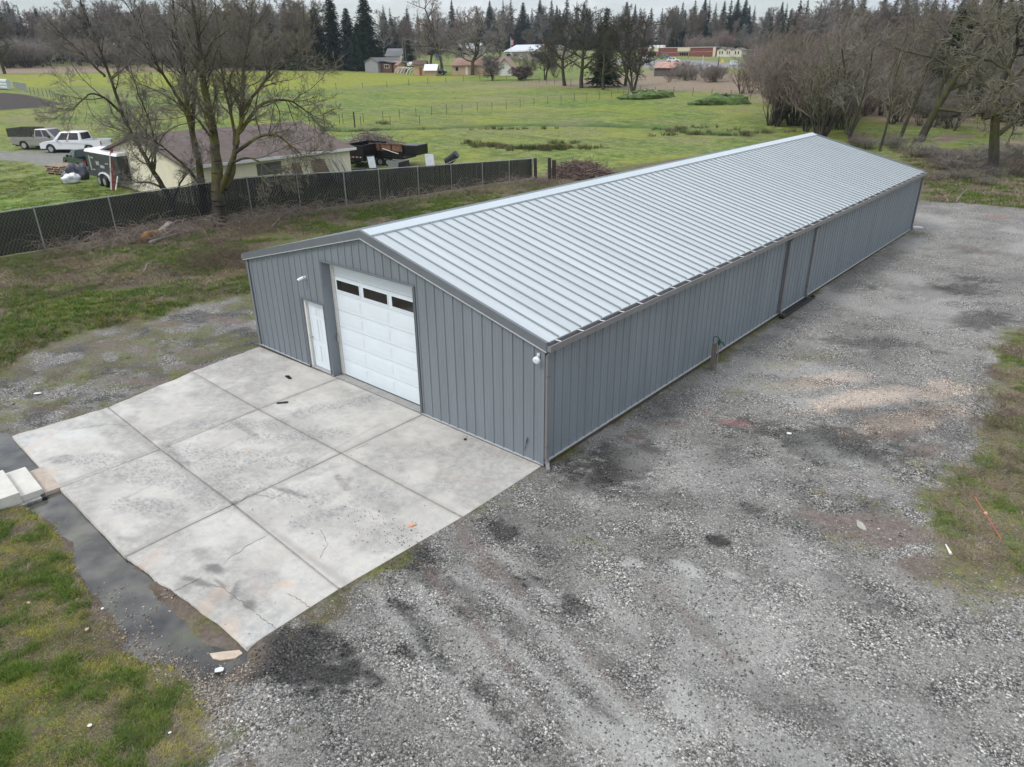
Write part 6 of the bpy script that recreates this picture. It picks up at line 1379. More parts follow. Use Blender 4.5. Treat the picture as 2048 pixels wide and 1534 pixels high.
def add_yard_junk():
    DB = M('black_steel_paint', (.012, .012, .014), .35, .2, .3, 3); RU = M('rusty_brown_boards', (.15, .075, .045), .85, var=.45, scale=2.5)
    # trailer seen from behind
    p, rz, Ln = frame((690, 341), (730, 344)); t = thing('dump_trailer', 'black dump trailer seen from behind with red and white reflector tape', 'dump trailer', p, rz)
    MB().box(0, Ln, 0, 3.4, .55, .66).build('bed_floor', DB, t)
    for a in ((0, .06, .0, 3.4), (Ln-.06, Ln, .0, 3.4), (.061, Ln-.061, 3.34, 3.4)): MB().box(a[0], a[1], a[2], a[3], .661, 1.75).build('side_panel', DB, t)
    for k in range(2): g_ = MB().box(.062+k*(Ln/2-.05), Ln/2-.01+k*(Ln/2-.05), .0, .05, .661, 1.72).build('gate', DB, t)
    for k in range(9): MB().box(.15+k*(Ln-.3)/9, .15+(k+.55)*(Ln-.3)/9, -.012, -.002, .82, .88).build('reflector', M('reflector_red', (.45, .08, .08), .4) if k % 2 else WHITE, t)
    for k in range(6): MB().box(-.05, -.002, .2+k*.6, .28+k*.6, .6, 1.7).build('rib', DB, t)
    MB().box(Ln*.2, Ln*.32, -.014, -.002, 1.05, 1.2).build('sticker', M('grey_sticker', (.4, .4, .4), .5), t)
    MB().box(0, Ln, -.06, 0, .35, .5).build('bumper_bar', DB, t)
    for s in (.2, Ln-.2): MB().tube([(s-.11, 1.6, .34), (s+.11, 1.6, .34)], .34, 16).build('wheel', RUBBER, t)
    # trailer seen from the side
    p, rz, Ln = frame((742, 336), (808, 341)); t = thing('dump_trailer', 'black dump trailer side on, with rusty brown boards and twin wheels', 'dump trailer', p, rz)
    MB().box(0, Ln, 0, 2., .62, .75).build('bed_floor', DB, t)
    MB().box(0, Ln, -.0, .06, .751, 1.22).build('side_panel', DB, t); MB().box(0, Ln, 1.94, 2.0, .751, 1.5).build('side_panel', DB, t); MB().box(0, .06, .061, 1.939, .751, 1.5).build('end_panel', DB, t)
    for k in range(3): MB().box(Ln*k/3+.04, Ln*(k+1)/3-.04, .01, .05, 1.221, 1.72).build('side_board', RU, t)
    for k in range(4): MB().box(Ln*k/3-.03, Ln*k/3+.03, -.03, -.001, .7, 1.76).build('rib', DB, t)
    MB().box(-.05, Ln+.03, -.02, .06, 1.721, 1.78).build('top_rail', RU, t); MB().bar((Ln*.42, -.06, 1.40), (Ln*.88, -.06, 1.05), .09, .03).build('white_lath', WHITEW, t)
    MB().box(Ln+.01, Ln+1.2, .1, 1.9, .95, 1.72).build('tool_box', DB, t, bevel=.05)
    for x in (Ln*.30, Ln*.55): 
        wm = MB().tube([(x, -.02, .36), (x, .2, .36)], .36, 18).build('wheel', RUBBER, t); MB().tube([(x, -.035, .36), (x, -.022, .36)], .2, 14).build('rim', ALLOY, wm)
    MB().box(Ln*.14, Ln*.72, -.1, .15, .76, .80).build('fender', DB, t); MB().box(Ln*.1, Ln*.18, -.036, -.032, .8, 1.0).build('sticker', WHITE, t)
    MB().bar((-1.2, .9, .5), (0, .9, .6), .12, .12).build('tongue', DB, t); MB().tube([(-1.1, .8, .0), (-1.1, .8, .7)], .04, 6).build('jack', ALLOY, t)
    # bits on the grass behind the fence
    def bx(px0, px1, py, h, d, mat, name, lab, cat, z0=0, tilt=0):
        p, rz, Ln = frame((px0, py), (px1, py+(px1-px0)*.05)); t = thing(name, lab, cat, p, rz)
        mb = MB(); mb.prism([(0, 0), (Ln, 0), (Ln*1.08, h), (-Ln*.08, h)], 0, .04, 'y'); mb.prism([(0, 0), (Ln, 0), (Ln*1.08, h), (-Ln*.08, h)], d-.04, d, 'y'); mb.box(-.02, .03, .041, d-.041, 0, h*.98); mb.box(Ln-.03, Ln+.02, .041, d-.041, 0, h*.98); mb.box(.031, Ln-.031, .041, d-.041, 0, .04); mb.build('tub', mat, t); t.rotation_euler = (0, R(tilt), rz); return t
    bx(779, 806, 346, .7, 1.1, M('grey_tub_plastic', (.20, .215, .21), .6, var=.1), 'grey_tub', 'open grey plastic tub between the trailer and the fence', 'tub')
    p = P3(796, 348); o = MB().prism([(0, 0), (.9, .0), (1.0, .55), (.3, .6)], 0, .5, 'y').build('black_bin', BLACK, bevel=.03); o.location = p; o.rotation_euler = (0, R(-18), rz); tag(o, 'black tipped plastic bin leaning by the grey tub', 'bin')
    for px, py, an, c, lab in [(747, 345, 70, BLACK, 'small black framed panel standing by the trailer wheels'), (862, 342, 60, M('pale_sheet', (.5, .52, .54), .3), 'pale sheet leaning behind the fence, right of the trailers')]:
        p = P3(px, py); t = thing('framed_panel', lab, 'panel', p, R(an)); t.rotation_euler = (R(-25), 0, R(an)); MB().box(-.35, .35, 0, .04, 0, 1.1).build('frame', c, t); MB().box(-.28, .28, -.01, -.001, .1, 1.0).build('sheet', M('pale_sheet', (.5, .52, .54), .3), t)
    p = P3(893, 338); t = thing('barrel', 'black barrel tipped against a pale board past the trailers', 'barrel', p, R(20)); MB().tube([(0, 0, .35), (.3, 0, .45), (.95, 0, .95)], [.30, .33, .30], 14).build('drum', BLACK, t); MB().bar((-.1, -.35, .1), (1.3, -.35, .7), .3, .03).build('board', M('pale_lilac_board', (.45, .45, .5), .6), t)
    for k, (px, py) in enumerate([(700, 350), (712, 350), (725, 349)]):
        p = P3(px, py); mb = MB(); n = 20
        pts = [(math.cos(2*math.pi*i/n)*.26, math.sin(2*math.pi*i/n)*.26, .12) for i in range(n+1)]; mb.tube(pts, .11, 8, cap=False); o = mb.build('old_tyre', RUBBER); o.location = p; tag(o, ['old tyre lying by the fence, nearest the pipes', 'old tyre lying by the fence, middle of three', 'old tyre lying by the fence, nearest the trailer wheels'][k], 'tyre', 'old tyres by the fence')
    # brush piles
    def pile(px, py, rx, ry, h, n, cols, name, lab, seed):
        rd = random.Random(seed); g = P3(px, py); segs = []
        for i in range(n):
            a = rd.uniform(0, 6.28); q = math.sqrt(rd.random()); x, y = math.cos(a)*q*rx, math.sin(a)*q*ry; z = h*(1-q*q)*rd.uniform(.2, 1.)+.03
            d = Vector((rd.gauss(0, 1), rd.gauss(0, 1), rd.gauss(0, .35))).normalized()*rd.uniform(.3, 1.1); r_ = rd.choice([.012, .016, .02, .035]); m_ = Vector((rd.gauss(0, .08), rd.gauss(0, .08), rd.gauss(0, .1)))
            P = Vector((x, y, z)); segs.append((*(P-d), *(P+m_), r_, r_)); segs.append((*(P+m_), *(P+d), r_, r_*.6))
        segs = [(a, b, max(c, 0), d, e, max(f, 0), g1, g2) for a, b, c, d, e, f, g1, g2 in segs]
        mi = None; o = segs_mesh(name, segs, [cols], 4); o.location = g; tag(o, lab, 'brush pile'); return o
    pile(1165, 358, 2.6, 1.6, 1.1, 900, M('dead_brush', (.16, .115, .095), .9, var=.5, scale=3), 'brush_pile', 'heap of cut brown branches past the timber posts', 1)
    pile(748, 306, 3.6, 2.2, 1.5, 900, M('grey_brush', (.19, .16, .14), .9, var=.5, scale=3), 'brush_pile', 'big heap of branches and laths behind the dump trailers', 2)
    pile(712, 300, 1.6, 1.6, .9, 160, M('pale_lath', (.36, .33, .30), .9, var=.3, scale=3), 'lath_pile', 'pale laths sticking out of the heap beside the house roof', 3)
    # old log with orange rot by the fence
    a, b = P3(285, 497), P3(352, 478); t = thing('rotten_log', 'split rotten log with orange crumbling end on the bank by the fence', 'log', a, math.atan2((b-a).y, (b-a).x)); Ln = (b-a).length
    MB().tube([(0, 0, .18), (Ln*.25, .05, .3), (Ln*.5, .0, .28), (Ln*.65, 0, .2)], [.13, .22, .17, .06], 9).build('rotten_end', M('orange_rot', (.26, .13, .035), .95, var=.5, scale=5, bump=.8, bscale=9), t)
    MB().bar((Ln*.3, -.1, .2), (Ln*1.0, .15, .62), .28, .07).build('split_plank', M('silver_plank', (.34, .32, .28), .85, var=.3, scale=4), t); MB().bar((Ln*.05, -.5, .1), (Ln*1.0, -.35, .12), .16, .08).build('split_plank', M('silver_plank', (.34, .32, .28), .85, var=.3, scale=4), t); MB().bar((Ln*.5, -.3, .2), (Ln*1.08, -.1, .35), .12, .05).build('split_plank', M('silver_plank', (.34, .32, .28), .85, var=.3, scale=4), t)
    # rubble mounds in the field
    for k, (px, py, n_, w_, h_, lab) in enumerate([(1295, 200, 34, 4.8, 1.3, 'low mound of rubble and turf at the field edge below the forked oak'), (1442, 213, 24, 4.4, 1.4, 'low green overgrown mound at the right of the field')]):
        rd = random.Random(50+k); mb = MB(); mb.blob((0, 0, -.2), w_, 2.4, h_, 0, seed=k, rough=.10, nu=26, nv=12)
        for q in range(n_): a = rd.uniform(0, 6.28); u = rd.random()**.5; mb.blob((math.cos(a)*u*w_*.85, math.sin(a)*u*2., h_*(1-u*u)*.9-.05), rd.uniform(.2, .5), rd.uniform(.2, .5), rd.uniform(.15, .3), 1 if (q % 3 or k) and k == 0 else 0, seed=q, rough=.3, nu=7, nv=5)
        o = mb.build('rubble_mound', [M('mound_turf', (.065, .12, .022), .95, var=.6, scale=1.4, bump=.8, bscale=4, tint=(.08, .07, .04)), M('rubble', (.30, .26, .23), .9, var=.4)]); o.location = P3(px, py); o.rotation_euler = (0, 0, .75); tag(o, lab, 'mound')
add_vehicles(); add_yard_junk()
# ------------------------------------------------------------------ field fences
def add_field_fences():
    PM = M('rusty_steel_post', (.07, .055, .045), .8)
    def fence(lab, pts, sp, h, seed, r=.035):
        rd = random.Random(seed); P = [P3(*p) for p in pts]; t = thing('wire_fence', lab, 'wire fence', P[0]); o = P[0]; tot = sum((b-a).length for a, b in zip(P[:-1], P[1:])); n = min(int(tot/sp), 95); tops = []
        for i in range(n+1):
            s = tot*i/n
            for a, b in zip(P[:-1], P[1:]):
                l_ = (b-a).length
                if s <= l_+1e-6: p = a.lerp(b, s/l_); break
                s -= l_
            z = ZG(p.x, p.y); q = Vector((p.x, p.y, z))-o; hh = h*rd.uniform(.9, 1.05); ln = rd.uniform(-.04, .04)
            MB().tube([(q.x, q.y, q.z-.2), (q.x+ln, q.y, q.z+hh)], r, 5).build('post', PM, t); tops.append(q+Vector((0, 0, h)))
        for k in (.35, .65, .93):
            MB().tube([tuple(v-Vector((0, 0, h*(1-k)))) for v in tops], .006, 3).build('wire', M('fence_wire', (.12, .11, .10), .7), t)
    fence('thin steel post wire fence crossing the middle of the green field', [(590, 262), (660, 250), (760, 243), (900, 228), (1050, 214), (1200, 201), (1270, 195)], 2.6, 1.15, 1)
    fence('thin wire fence along the near side of the big green meadow', [(618, 240), (700, 252), (840, 252)], 3.2, 1.1, 2)
    fence('distant wire fence on the yellow green strip before the sheds', [(560, 178), (700, 177), (800, 172), (920, 163), (960, 160)], 5, 1.2, 3, .045)
    fence('distant wire fence in front of the oaks and straw field', [(960, 160), (1060, 163), (1180, 178), (1290, 192), (1400, 198), (1500, 205)], 3.4, 1.2, 4, .04)
    fence('wire fence beside the dark ploughed plot at left', [(62, 190), (100, 196), (136, 208), (165, 212), (240, 206)], 1.9, 1.2, 5)
    p, rz, Ln = frame((26, 172), (58, 186)); t = thing('mesh_gate_panel', 'grey mesh fence panel standing above the dark ploughed plot', 'fence panel', p, rz); 
    for k in range(int(Ln/.35)): MB().box(k*.35, k*.35+.05, 0, .04, .1, 1.5).build('slat', ALLOY, t) if k < 60 else None
    MB().box(0, Ln, 0, .05, 1.5, 1.56).build('rail', ALLOY, t)
    g = P3(710, 256); t = MB(); t.tube([(0, 0, -.2), (0, 0, 1.7)], .08, 7); o = t.build('wooden_fence_post', DWOOD); o.location = g; tag(o, 'single thick wooden post at the meadow fence bend', 'post')
add_field_fences()
# ------------------------------------------------------------------ grass, brambles and loose stone
def blades(name, P, nb, rad, hh, wd, cols, lab, cat, seed, kind='stuff', lean=.5):
    """P (n,3) tuft centres with height scale; many thin bent blades in one sheet"""
    rg = np.random.default_rng(seed); n = len(P)*nb; T = np.repeat(P, nb, 0); hs = np.repeat(rg.uniform(.5, 1.3, len(P)), nb)
    a = rg.uniform(0, 6.283, n); q = np.sqrt(rg.random(n))*rad*np.repeat(rg.uniform(.5, 1.4, len(P)), nb); bx = T[:, 0]+np.cos(a)*q; by = T[:, 1]+np.sin(a)*q; bz = T[:, 2]-.02
    h = hh*hs*rg.uniform(.5, 1.2, n); a2 = a+rg.normal(0, .8, n); ln = h*lean*rg.uniform(.3, 1.6, n); s = rg.uniform(0, 6.283, n); w_ = wd*rg.uniform(.6, 1.4, n)
    dx, dy = np.cos(s)*w_/2, np.sin(s)*w_/2
    V = np.stack([np.stack([bx-dx, by-dy, bz], 1), np.stack([bx+dx, by+dy, bz], 1), np.stack([bx+dx*.6+np.cos(a2)*ln*.4, by+dy*.6+np.sin(a2)*ln*.4, bz+h*.65], 1), np.stack([bx+np.cos(a2)*ln, by+np.sin(a2)*ln, bz+h], 1), np.stack([bx-dx*.6+np.cos(a2)*ln*.4, by-dy*.6+np.sin(a2)*ln*.4, bz+h*.65], 1)], 1)
    b = (np.arange(n)*5)[:, None]; F3 = np.concatenate([b+np.array([[0, 1, 2]]), b+np.array([[0, 2, 4]]), b+np.array([[4, 2, 3]])])
    ci = rg.integers(0, len(cols), len(P)); c = np.repeat(np.array(cols)[ci], nb, 0)*rg.uniform(.75, 1.25, (n, 1)); c = np.clip(c+rg.normal(0, .008, (n, 3)), .004, 1)
    o = fast_mesh(name, V.reshape(-1, 3), F3, attr_mat(name+'_leaf', .75, .15), np.repeat(c, 5, 0)); return stuff(o, lab, cat)
def scatter(poly_px, n, seed, keep=None, margin=0.):
    rg = np.random.default_rng(seed); P = poly(poly_px); lo, hi = P.min(0), P.max(0); out = []
    xy = rg.uniform(lo, hi, (n*6, 2)); m = sdp(xy[:, 0], xy[:, 1], P) > margin
    m &= ~((xy[:, 0] > -11.9) & (xy[:, 0] < .1) & (xy[:, 1] > -.1) & (xy[:, 1] < BL+.1)); xy = xy[m]
    if keep is not None: k = keep(xy[:, 0], xy[:, 1]); xy = xy[rg.random(len(xy)) < k]
    xy = xy[:n]; return np.column_stack([xy, zfun(xy[:, 0], xy[:, 1])])
GREENS = [(.085, .16, .025), (.115, .20, .032), (.07, .13, .024), (.15, .22, .04), (.20, .235, .05), (.13, .15, .05)]
MOSSY = [(.30, .29, .05), (.38, .33, .06), (.24, .25, .045)]
DRY = [(.30, .235, .17), (.23, .175, .13), (.38, .31, .24), (.16, .115, .085)]
def add_plants():
    LAWN = [(-60, 1010), (60, 1005), (118, 1050), (150, 1130), (200, 1215), (250, 1300), (330, 1330), (390, 1400), (425, 1480), (390, 1600), (-100, 1600)]
    wk = lambda x, y: sst(-sdp(x, y, WATER), .05, .5)
    g1 = lambda s, o, a, b: (lambda x, y: wk(x, y)*sst(fbm(x, y, s, 4, o), a, b))
    blades('lawn_grass', scatter(LAWN, 1700, 1, g1(.45, 40, .46, .58)), 50, .085, .085, .007, GREENS, 'green tufts of grass at the lower left of the slab', 'grass', 1, lean=.9)
    blades('lawn_short_grass', scatter(LAWN, 6800, 2, g1(.5, 43, .40, .53)), 24, .12, .035, .008, GREENS+MOSSY, 'short patchy turf at the lower left', 'grass', 2, lean=.8)
    blades('lawn_moss', scatter(LAWN, 3600, 3, g1(.45, 47, .46, .56)), 60, .12, .028, .011, MOSSY, 'yellow moss cushions in the lower left turf', 'moss', 3, lean=1.5)
    blades('lawn_dry_grass', scatter(LAWN, 3600, 4, lambda x, y: wk(x, y)*np.clip(sst(fbm(x, y, 1., 4, 49), .45, .58)+sst(sdp(x, y, WATER), -1.2, -.2), 0, 1)), 22, .13, .045, .006, DRY, 'matted dry brown grass along the puddle', 'dead grass', 4, lean=2.2)
    BANK = [(-200, 560), (0, 530), (130, 512), (300, 490), (500, 452), (700, 424), (1063, 368), (1100, 372), (1063, 400), (700, 470), (490, 500), (505, 585), (400, 605), (300, 640), (170, 665), (60, 705), (-60, 800), (-300, 700)]
    bk = lambda s, o, a, b: (lambda x, y: sst(fbm(x, y, s, 4, o), a, b)*sst(-sdp(x, y, PATCH), -.1, .4))
    blades('bank_grass', scatter(BANK, 9500, 5, bk(1.6, 40, .38, .54)), 24, .15, .13, .013, GREENS, 'rough green grass on the bank between fence and gravel', 'grass', 5, lean=.8)
    blades('bank_moss', scatter(BANK, 3600, 6, bk(1.3, 55, .48, .60)), 26, .17, .05, .015, MOSSY, 'yellow moss and turf on the bank', 'moss', 6, lean=1.2)
    blades('bank_dry_grass', scatter(BANK, 4600, 7, bk(2.0, 50, .40, .58)), 20, .2, .13, .010, DRY, 'dead brown grass and litter on the bank', 'dead grass', 7, lean=1.6)
    VER = [(2200, 650), (2035, 665), (1992, 720), (1995, 800), (1945, 900), (1885, 980), (1855, 1060), (1885, 1135), (1960, 1168), (2200, 1180)]
    vk = lambda o, a, b: (lambda x, y: sst(fbm(x, y, .6, 4, o), a, b))
    blades('verge_grass', scatter(VER, 2200, 8, vk(61, .48, .58)), 30, .09, .06, .008, GREENS, 'thin green grass on the right verge', 'grass', 8, lean=1.)
    blades('verge_moss', scatter(VER, 2600, 9, vk(63, .48, .56)), 36, .12, .022, .011, MOSSY+[(.10, .13, .02)], 'mossy turf on the right verge', 'moss', 9, lean=1.5)
    blades('verge_dry_grass', scatter(VER, 3600, 10, vk(65, .42, .56)), 26, .13, .06, .007, DRY, 'dead grass stems on the right verge', 'dead grass', 10, lean=1.8)
    FAR = [(1850, 402), (1960, 408), (2200, 430), (2200, 330), (1950, 300), (1780, 300), (1850, 345)]
    blades('far_verge_grass', scatter(FAR, 3600, 11, vk(67, .44, .56)), 16, .3, .16, .03, GREENS, 'green grass past the end of the yard', 'grass', 11); blades('far_verge_dry_grass', scatter(FAR, 3000, 12, vk(69, .44, .56)), 16, .3, .18, .026, DRY, 'brown dead growth past the end of the yard', 'dead grass', 12, lean=1.)
    LEFTL = [(-200, 540), (0, 518), (250, 475), (390, 395), (250, 388), (200, 378), (100, 362), (60, 335), (-200, 330)]
    blades('house_lawn_grass', scatter(LEFTL, 3500, 13, lambda x, y: (x < -31.5)*sst(fbm(x, y, 1.5, 4, 44), .40, .6)), 18, .25, .09, .022, GREENS+MOSSY[:1], 'lawn grass behind the fence beside the cream house', 'grass', 13, lean=.8)
    # tufts in the gravel
    pt = []
    for px, py, r_, n in [(228, 1107, .25, 26), (650, 1245, .05, 2), (1640, 985, .1, 4), (1820, 468, .8, 70), (1780, 512, .35, 16), (1188, 1092, .12, 4), (1210, 1100, .1, 2), (115, 765, .4, 30), (205, 745, .3, 24), (355, 690, .35, 26), (60, 805, .7, 60), (30, 780, .5, 40), (250, 715, .2, 12), (330, 705, .2, 10), (262, 745, .2, 10), (1800, 505, .4, 10), (560, 1430, .1, 2), (580, 1470, .06, 2), (330, 1396, .1, 5), (150, 760, .3, 16), (500, 590, .3, 20), (1320, 800, .2, 6), (215, 815, .25, 14)]:
        g = G(px, py); rg = np.random.default_rng(int(px)); k = rg.normal(0, r_, (n, 2)); pt += [(g.x+a, g.y+b) for a, b in k]
    pt = np.array(pt); pt = pt[~((pt[:, 0] > -10.7) & (pt[:, 0] < 0) & (pt[:, 1] > -7.3) & (pt[:, 1] < 31))]
    blades('gravel_weeds', np.column_stack([pt, zfun(pt[:, 0], pt[:, 1])]), 30, .07, .05, .008, GREENS+MOSSY, 'small green weeds growing through the gravel', 'weeds', 14)
    # rushes in the field
    R_ = []
    rg = np.random.default_rng(5)
    for px, py, sx, n in [(1065, 303, 1.6, 46), (1110, 303, 1.6, 36), (1140, 302, 1.2, 24), (1090, 306, 1.4, 20), (985, 299, .9, 20), (957, 300, .4, 6), (970, 297, 1., 10), (940, 292, .5, 8), (1130, 292, .8, 10), (740, 262, 1.4, 20), (710, 263, .6, 8), (1430, 274, 4, 46), (1400, 268, 2, 14), (768, 249, .4, 8), (1020, 262, 3, 20), (1360, 262, 2, 20)]:
        g = G(px, py); rr = Vector((RT.x, RT.y)).normalized(); a = rg.normal(0, sx, n); b = rg.normal(0, .35, n); R_ += [(g.x+rr.x*i-rr.y*j, g.y+rr.y*i+rr.x*j) for i, j in zip(a, b)]
    R_ = np.array(R_); blades('field_rushes', np.column_stack([R_, zfun(R_[:, 0], R_[:, 1])]), 36, .3, .42, .03, [(.07, .09, .03), (.11, .12, .05), (.18, .155, .085)], 'dark rush clumps in the wet field', 'rushes', 15, lean=.5)
    # brambles and dead canes along the fence
    rd = random.Random(9); segs = []
    fl = [P3(*p) for p in ((130, 514), (250, 492), (330, 482), (420, 466), (520, 446), (640, 432), (760, 416), (880, 400), (1000, 384), (1060, 376))]
    def cane(p, h, sp, r_=.007):
        a = rd.uniform(0, 6.28); q = Vector(p); d = Vector((math.cos(a)*.3, math.sin(a)*.3, 1)).normalized(); n = 7
        for k in range(n):
            d = (d+Vector((math.cos(a)*.22, math.sin(a)*.22, -.30*(k/n)*sp))+Vector((rd.gauss(0, .12), rd.gauss(0, .12), rd.gauss(0, .1)))).normalized(); q2 = q+d*h/n*1.4
            segs.append((*q, *q2, r_, r_*.85)); q = q2
    for i in range(2000):
        k = rd.choice([0, 0, 1, 1, 1, 2, 2, 2, 3, 3, 4, 4, 5, 6, 7, 8]); a = fl[k].lerp(fl[k+1], rd.random()); q = a+Vector((rd.gauss(.3, .8), rd.gauss(0, .5), 0)); q.z = ZG(q.x, q.y)
        cane(q, rd.uniform(.4, 1.3), rd.uniform(.8, 2.5))
    o = segs_mesh('brambles', segs, [M('bramble_canes', (.25, .20, .165), .9, var=.5, scale=2)], 3); stuff(o, 'tangled leafless brambles along the foot of the slatted fence', 'brambles')
    segs = []
    for px, py, r_, n, h in [(430, 530, .9, 150, .8), (415, 545, .7, 100, .6), (350, 590-30, .8, 60, .4), (470, 545, .7, 100, .7), (445, 500, .5, 60, .7), (480, 520, .5, 60, .6), (90, 545, 1.2, 110, .5), (60, 560, 1.0, 60, .4), (120, 600, .8, 50, .4), (180, 560, .9, 60, .4), (230, 580, .6, 40, .35), (110, 535, .8, 60, .5), (270, 620, .6, 30, .3), (545, 470, .3, 26, 1.), (490, 478, .4, 40, .9), (600, 470, .5, 30, .5), (660, 450, .5, 30, .5), (800, 430, .6, 40, .4), (960, 395, .8, 60, .5), (1080, 378, .8, 90, .6), (1100, 372, .6, 60, .5), (2010, 850, .5, 60, .25), (1995, 800, .4, 40, .2), (2030, 940, .5, 50, .25), (2020, 700, .5, 40, .25)]:
        for i in range(int(n*1.8)): g = P3(px, py); q = g+Vector((rd.gauss(0, r_), rd.gauss(0, r_), 0)); q.z = ZG(q.x, q.y); cane(q, h*rd.uniform(.5, 1.2), rd.uniform(.2, 1.8), .006)
    o = segs_mesh('dead_weed_stalks', segs, [M('weed_stalks', (.13, .095, .07), .9, var=.5, scale=2)], 3); stuff(o, 'dead weed stalks and twiggy scrub on the bank', 'weed stalks')
    # fallen branches
    for k, (a, b, m_, lab) in enumerate([((545, 462), (605, 425), (575, 440), 'long bare fallen branch against the fence right of the big tree'), ((290, 560), (320, 548), (300, 552), 'small pale fallen branch in the middle of the bank'), ((1912, 405), (1935, 388), (1922, 396), 'short pale fallen branch on the grass past the yard')]):
        A, B_, C_ = P3(*a), P3(*b), P3(*m_); o_ = A.copy(); MBq = MB(); MBq.tube([A-o_+Vector((0, 0, .05)), C_-o_+Vector((0, 0, .3)), B_-o_+Vector((0, 0, .45))], [.035, .025, .008], 6); MBq.tube([C_-o_+Vector((0, 0, .3)), (C_+B_)/2-o_+Vector((.2, .5, .2))], [.02, .006], 5); o = MBq.build('fallen_branch', M('pale_branch', (.22, .19, .165), .9)); o.location = o_; tag(o, lab, 'branch')
    # loose stones over the near yard
    rg = np.random.default_rng(3); YN = [(395, 1600), (440, 1480), (400, 1400), (350, 1350), (490, 1310), (1087, 940), (1500, 690), (1985, 720), (1990, 900), (1870, 1000), (1880, 1140), (2300, 1180), (2600, 1700)]
    S1 = scatter(YN, 42000, 31); r_ = np.hypot(S1[:, 0]-CX, S1[:, 1]-CY); S1 = S1[rg.random(len(S1)) < np.clip(9/r_, .1, 1)**1.2]
    n = len(S1); pebbles('gravel_stones', np.column_stack([S1[:, :2], rg.uniform(.008, .021, n)*np.where(rg.random(n) < .03, 1.7, 1)]), 0, 'loose grey crushed stone over the yard', 'gravel', ((.07, .07, .07), (.50, .49, .47)), 41, S1[:, 2])
    S2 = []
    for px, py, sx, sy, n in [(400, 1375, .55, .16, 900), (330, 1345, .3, .1, 200), (470, 1350, .25, .2, 260), (240, 1250, .3, .25, 160), (300, 1300, .25, .1, 120), (270, 1290, .5, .2, 120), (330, 1190, .12, .1, 60), (215, 1190, .2, .2, 50)]:
        g = G(px, py); k = rg.normal(0, 1, (n, 2)); S2 += [(g.x+a*sx, g.y+b*sy) for a, b in k]
    S2 = np.array(S2); zz = np.maximum(zfun(S2[:, 0], S2[:, 1]), -.065); ok = ~((S2[:, 0] > -10.9) & (S2[:, 0] < .02) & (S2[:, 1] > -7.5)); S2 = S2[ok]; zz = zz[ok]
    pebbles('puddle_stones', np.column_stack([S2, rg.uniform(.010, .026, len(S2))]), 0, 'tan pebbles heaped round the end of the puddle', 'pebbles', ((.12, .10, .08), (.48, .41, .32)), 42, zz)
add_plants()

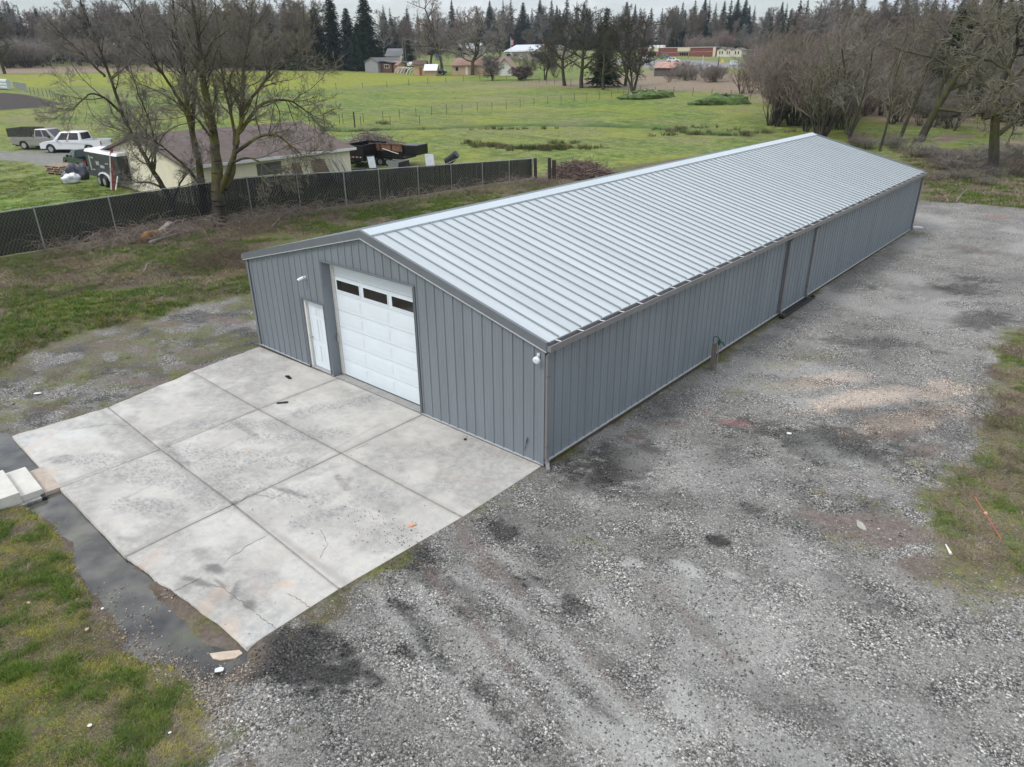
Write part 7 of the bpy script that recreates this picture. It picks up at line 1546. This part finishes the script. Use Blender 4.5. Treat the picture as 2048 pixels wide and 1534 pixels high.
# ------------------------------------------------------------------ every repeat gets a label that says which one it is
def relabel():
    LM = {'bare trees of the far wood': (['above the far left plough plot', 'behind the leaning tree', 'behind the pale alders', 'left of the dark cedars', 'between the cedars and the grey barn', 'above the small tan sheds', 'above the ranch house', 'above the flagpole', 'behind the bare oak row', 'behind the forked oak', 'above the brick school', 'above the white road signs', 'above the reddish thicket', 'above the end of the roof ridge', 'above the right thicket', 'at the far right end'], 'bare far wood tree'),
          'skyline firs': (['above the far left wood', 'behind the leaning tree', 'behind the pale alders', 'left of the dark cedars', 'between cedars and sheds', 'above the ranch house', 'above the flagpole', 'behind the bare oak row', 'above the brick school', 'above the white road signs', 'above the reddish thicket', 'above the roof ridge end', 'above the right thicket', 'at the far right end'], 'dark skyline fir'),
          'bare trees of the right thicket': (['above the roof ridge end', 'over the far roof slope', 'by the leaning dark oak', 'at the right picture edge'], 'bare olive grey thicket tree'),
          'bare trees beside the cedars': (['left of the cedars', 'right against the cedars'], 'bare grey tree'),
          'shrubs of the thicket behind the building': (['left of the ridge end', 'just above the ridge end', 'right of the ridge end'], 'leafless thicket shrub'),
          'shrubs under the right thicket trees': (['above the far roof slope', 'left of the slender trees', 'by the slender trees', 'by the leaning dark oak', 'left of the huge right oak', 'under the huge right oak'], 'leafless undergrowth shrub'),
          'scrub by the rusty shack': (['nearest the shack', 'in the middle of the scrub', 'nearest the car park verge'], 'purple brown bush'),
          'reddish bushes right of the car park': (['behind the school lawn', 'by the white road signs', 'by the road sign post', 'down the thicket slope'], 'leafless reddish bush'),
          'bushes around the houses': (['by the grey barn', 'by the small sheds', 'by the ranch house', 'before the flagpole building', 'at the low trees right of the ranch'], 'leafless grey bush'),
          'bushes of the left wood edge': (['at the far left straw field', 'behind the leaning tree', 'behind the pale alders', 'left of the cedars', 'under the cedars'], 'leafless wood edge bush'),
          'bramble clumps past the yard': (['beside the slender trees', 'under the leaning oak', 'under the huge right oak', 'at the right picture edge'], 'low bramble clump')}
    ORD = ['first', 'second', 'third', 'fourth', 'fifth', 'sixth', 'seventh', 'eighth', 'ninth', 'tenth', 'eleventh', 'twelfth', 'thirteenth', 'fourteenth', 'fifteenth', 'sixteenth', 'seventeenth', 'eighteenth', 'nineteenth', 'twentieth', 'twenty first', 'twenty second', 'twenty third', 'twenty fourth', 'twenty fifth']
    ORD += ['twenty '+q for q in ORD[5:9]]+['thirtieth']+['thirty '+q for q in ORD[:9]]
    for gname, (lms, stem) in LM.items():
        obs = [o for o in COL.objects if o.parent is None and o.get('group') == gname]
        if not obs: continue
        pr = sorted(((PJ(o.location)[0], o) for o in obs), key=lambda t: t[0]); n = len(lms); per = math.ceil(len(pr)/n)
        for i, (px, o) in enumerate(pr):
            o['label'] = '%s %s, %s from left' % (stem, lms[i//per], ORD[i % per])
relabel()
# ------------------------------------------------------------------ thin damp air
def add_haze():
    mb = MB(); mb.box(-1500, 1500, -1500, 1500, -6, 62); m = bpy.data.materials.new('haze'); m.use_nodes = True; n = m.node_tree.nodes
    for q in list(n): n.remove(q)
    v = n.new('ShaderNodeVolumePrincipled'); v.inputs['Color'].default_value = (.80, .88, .97, 1); v.inputs['Density'].default_value = .00016; v.inputs['Anisotropy'].default_value = .2
    o = n.new('ShaderNodeOutputMaterial'); m.node_tree.links.new(v.outputs[0], o.inputs['Volume'])
    h = mb.build('haze', m); h['kind'] = 'stuff'; h['label'] = 'thin pale blue haze over the distant woods'; h['category'] = 'haze'
add_haze()
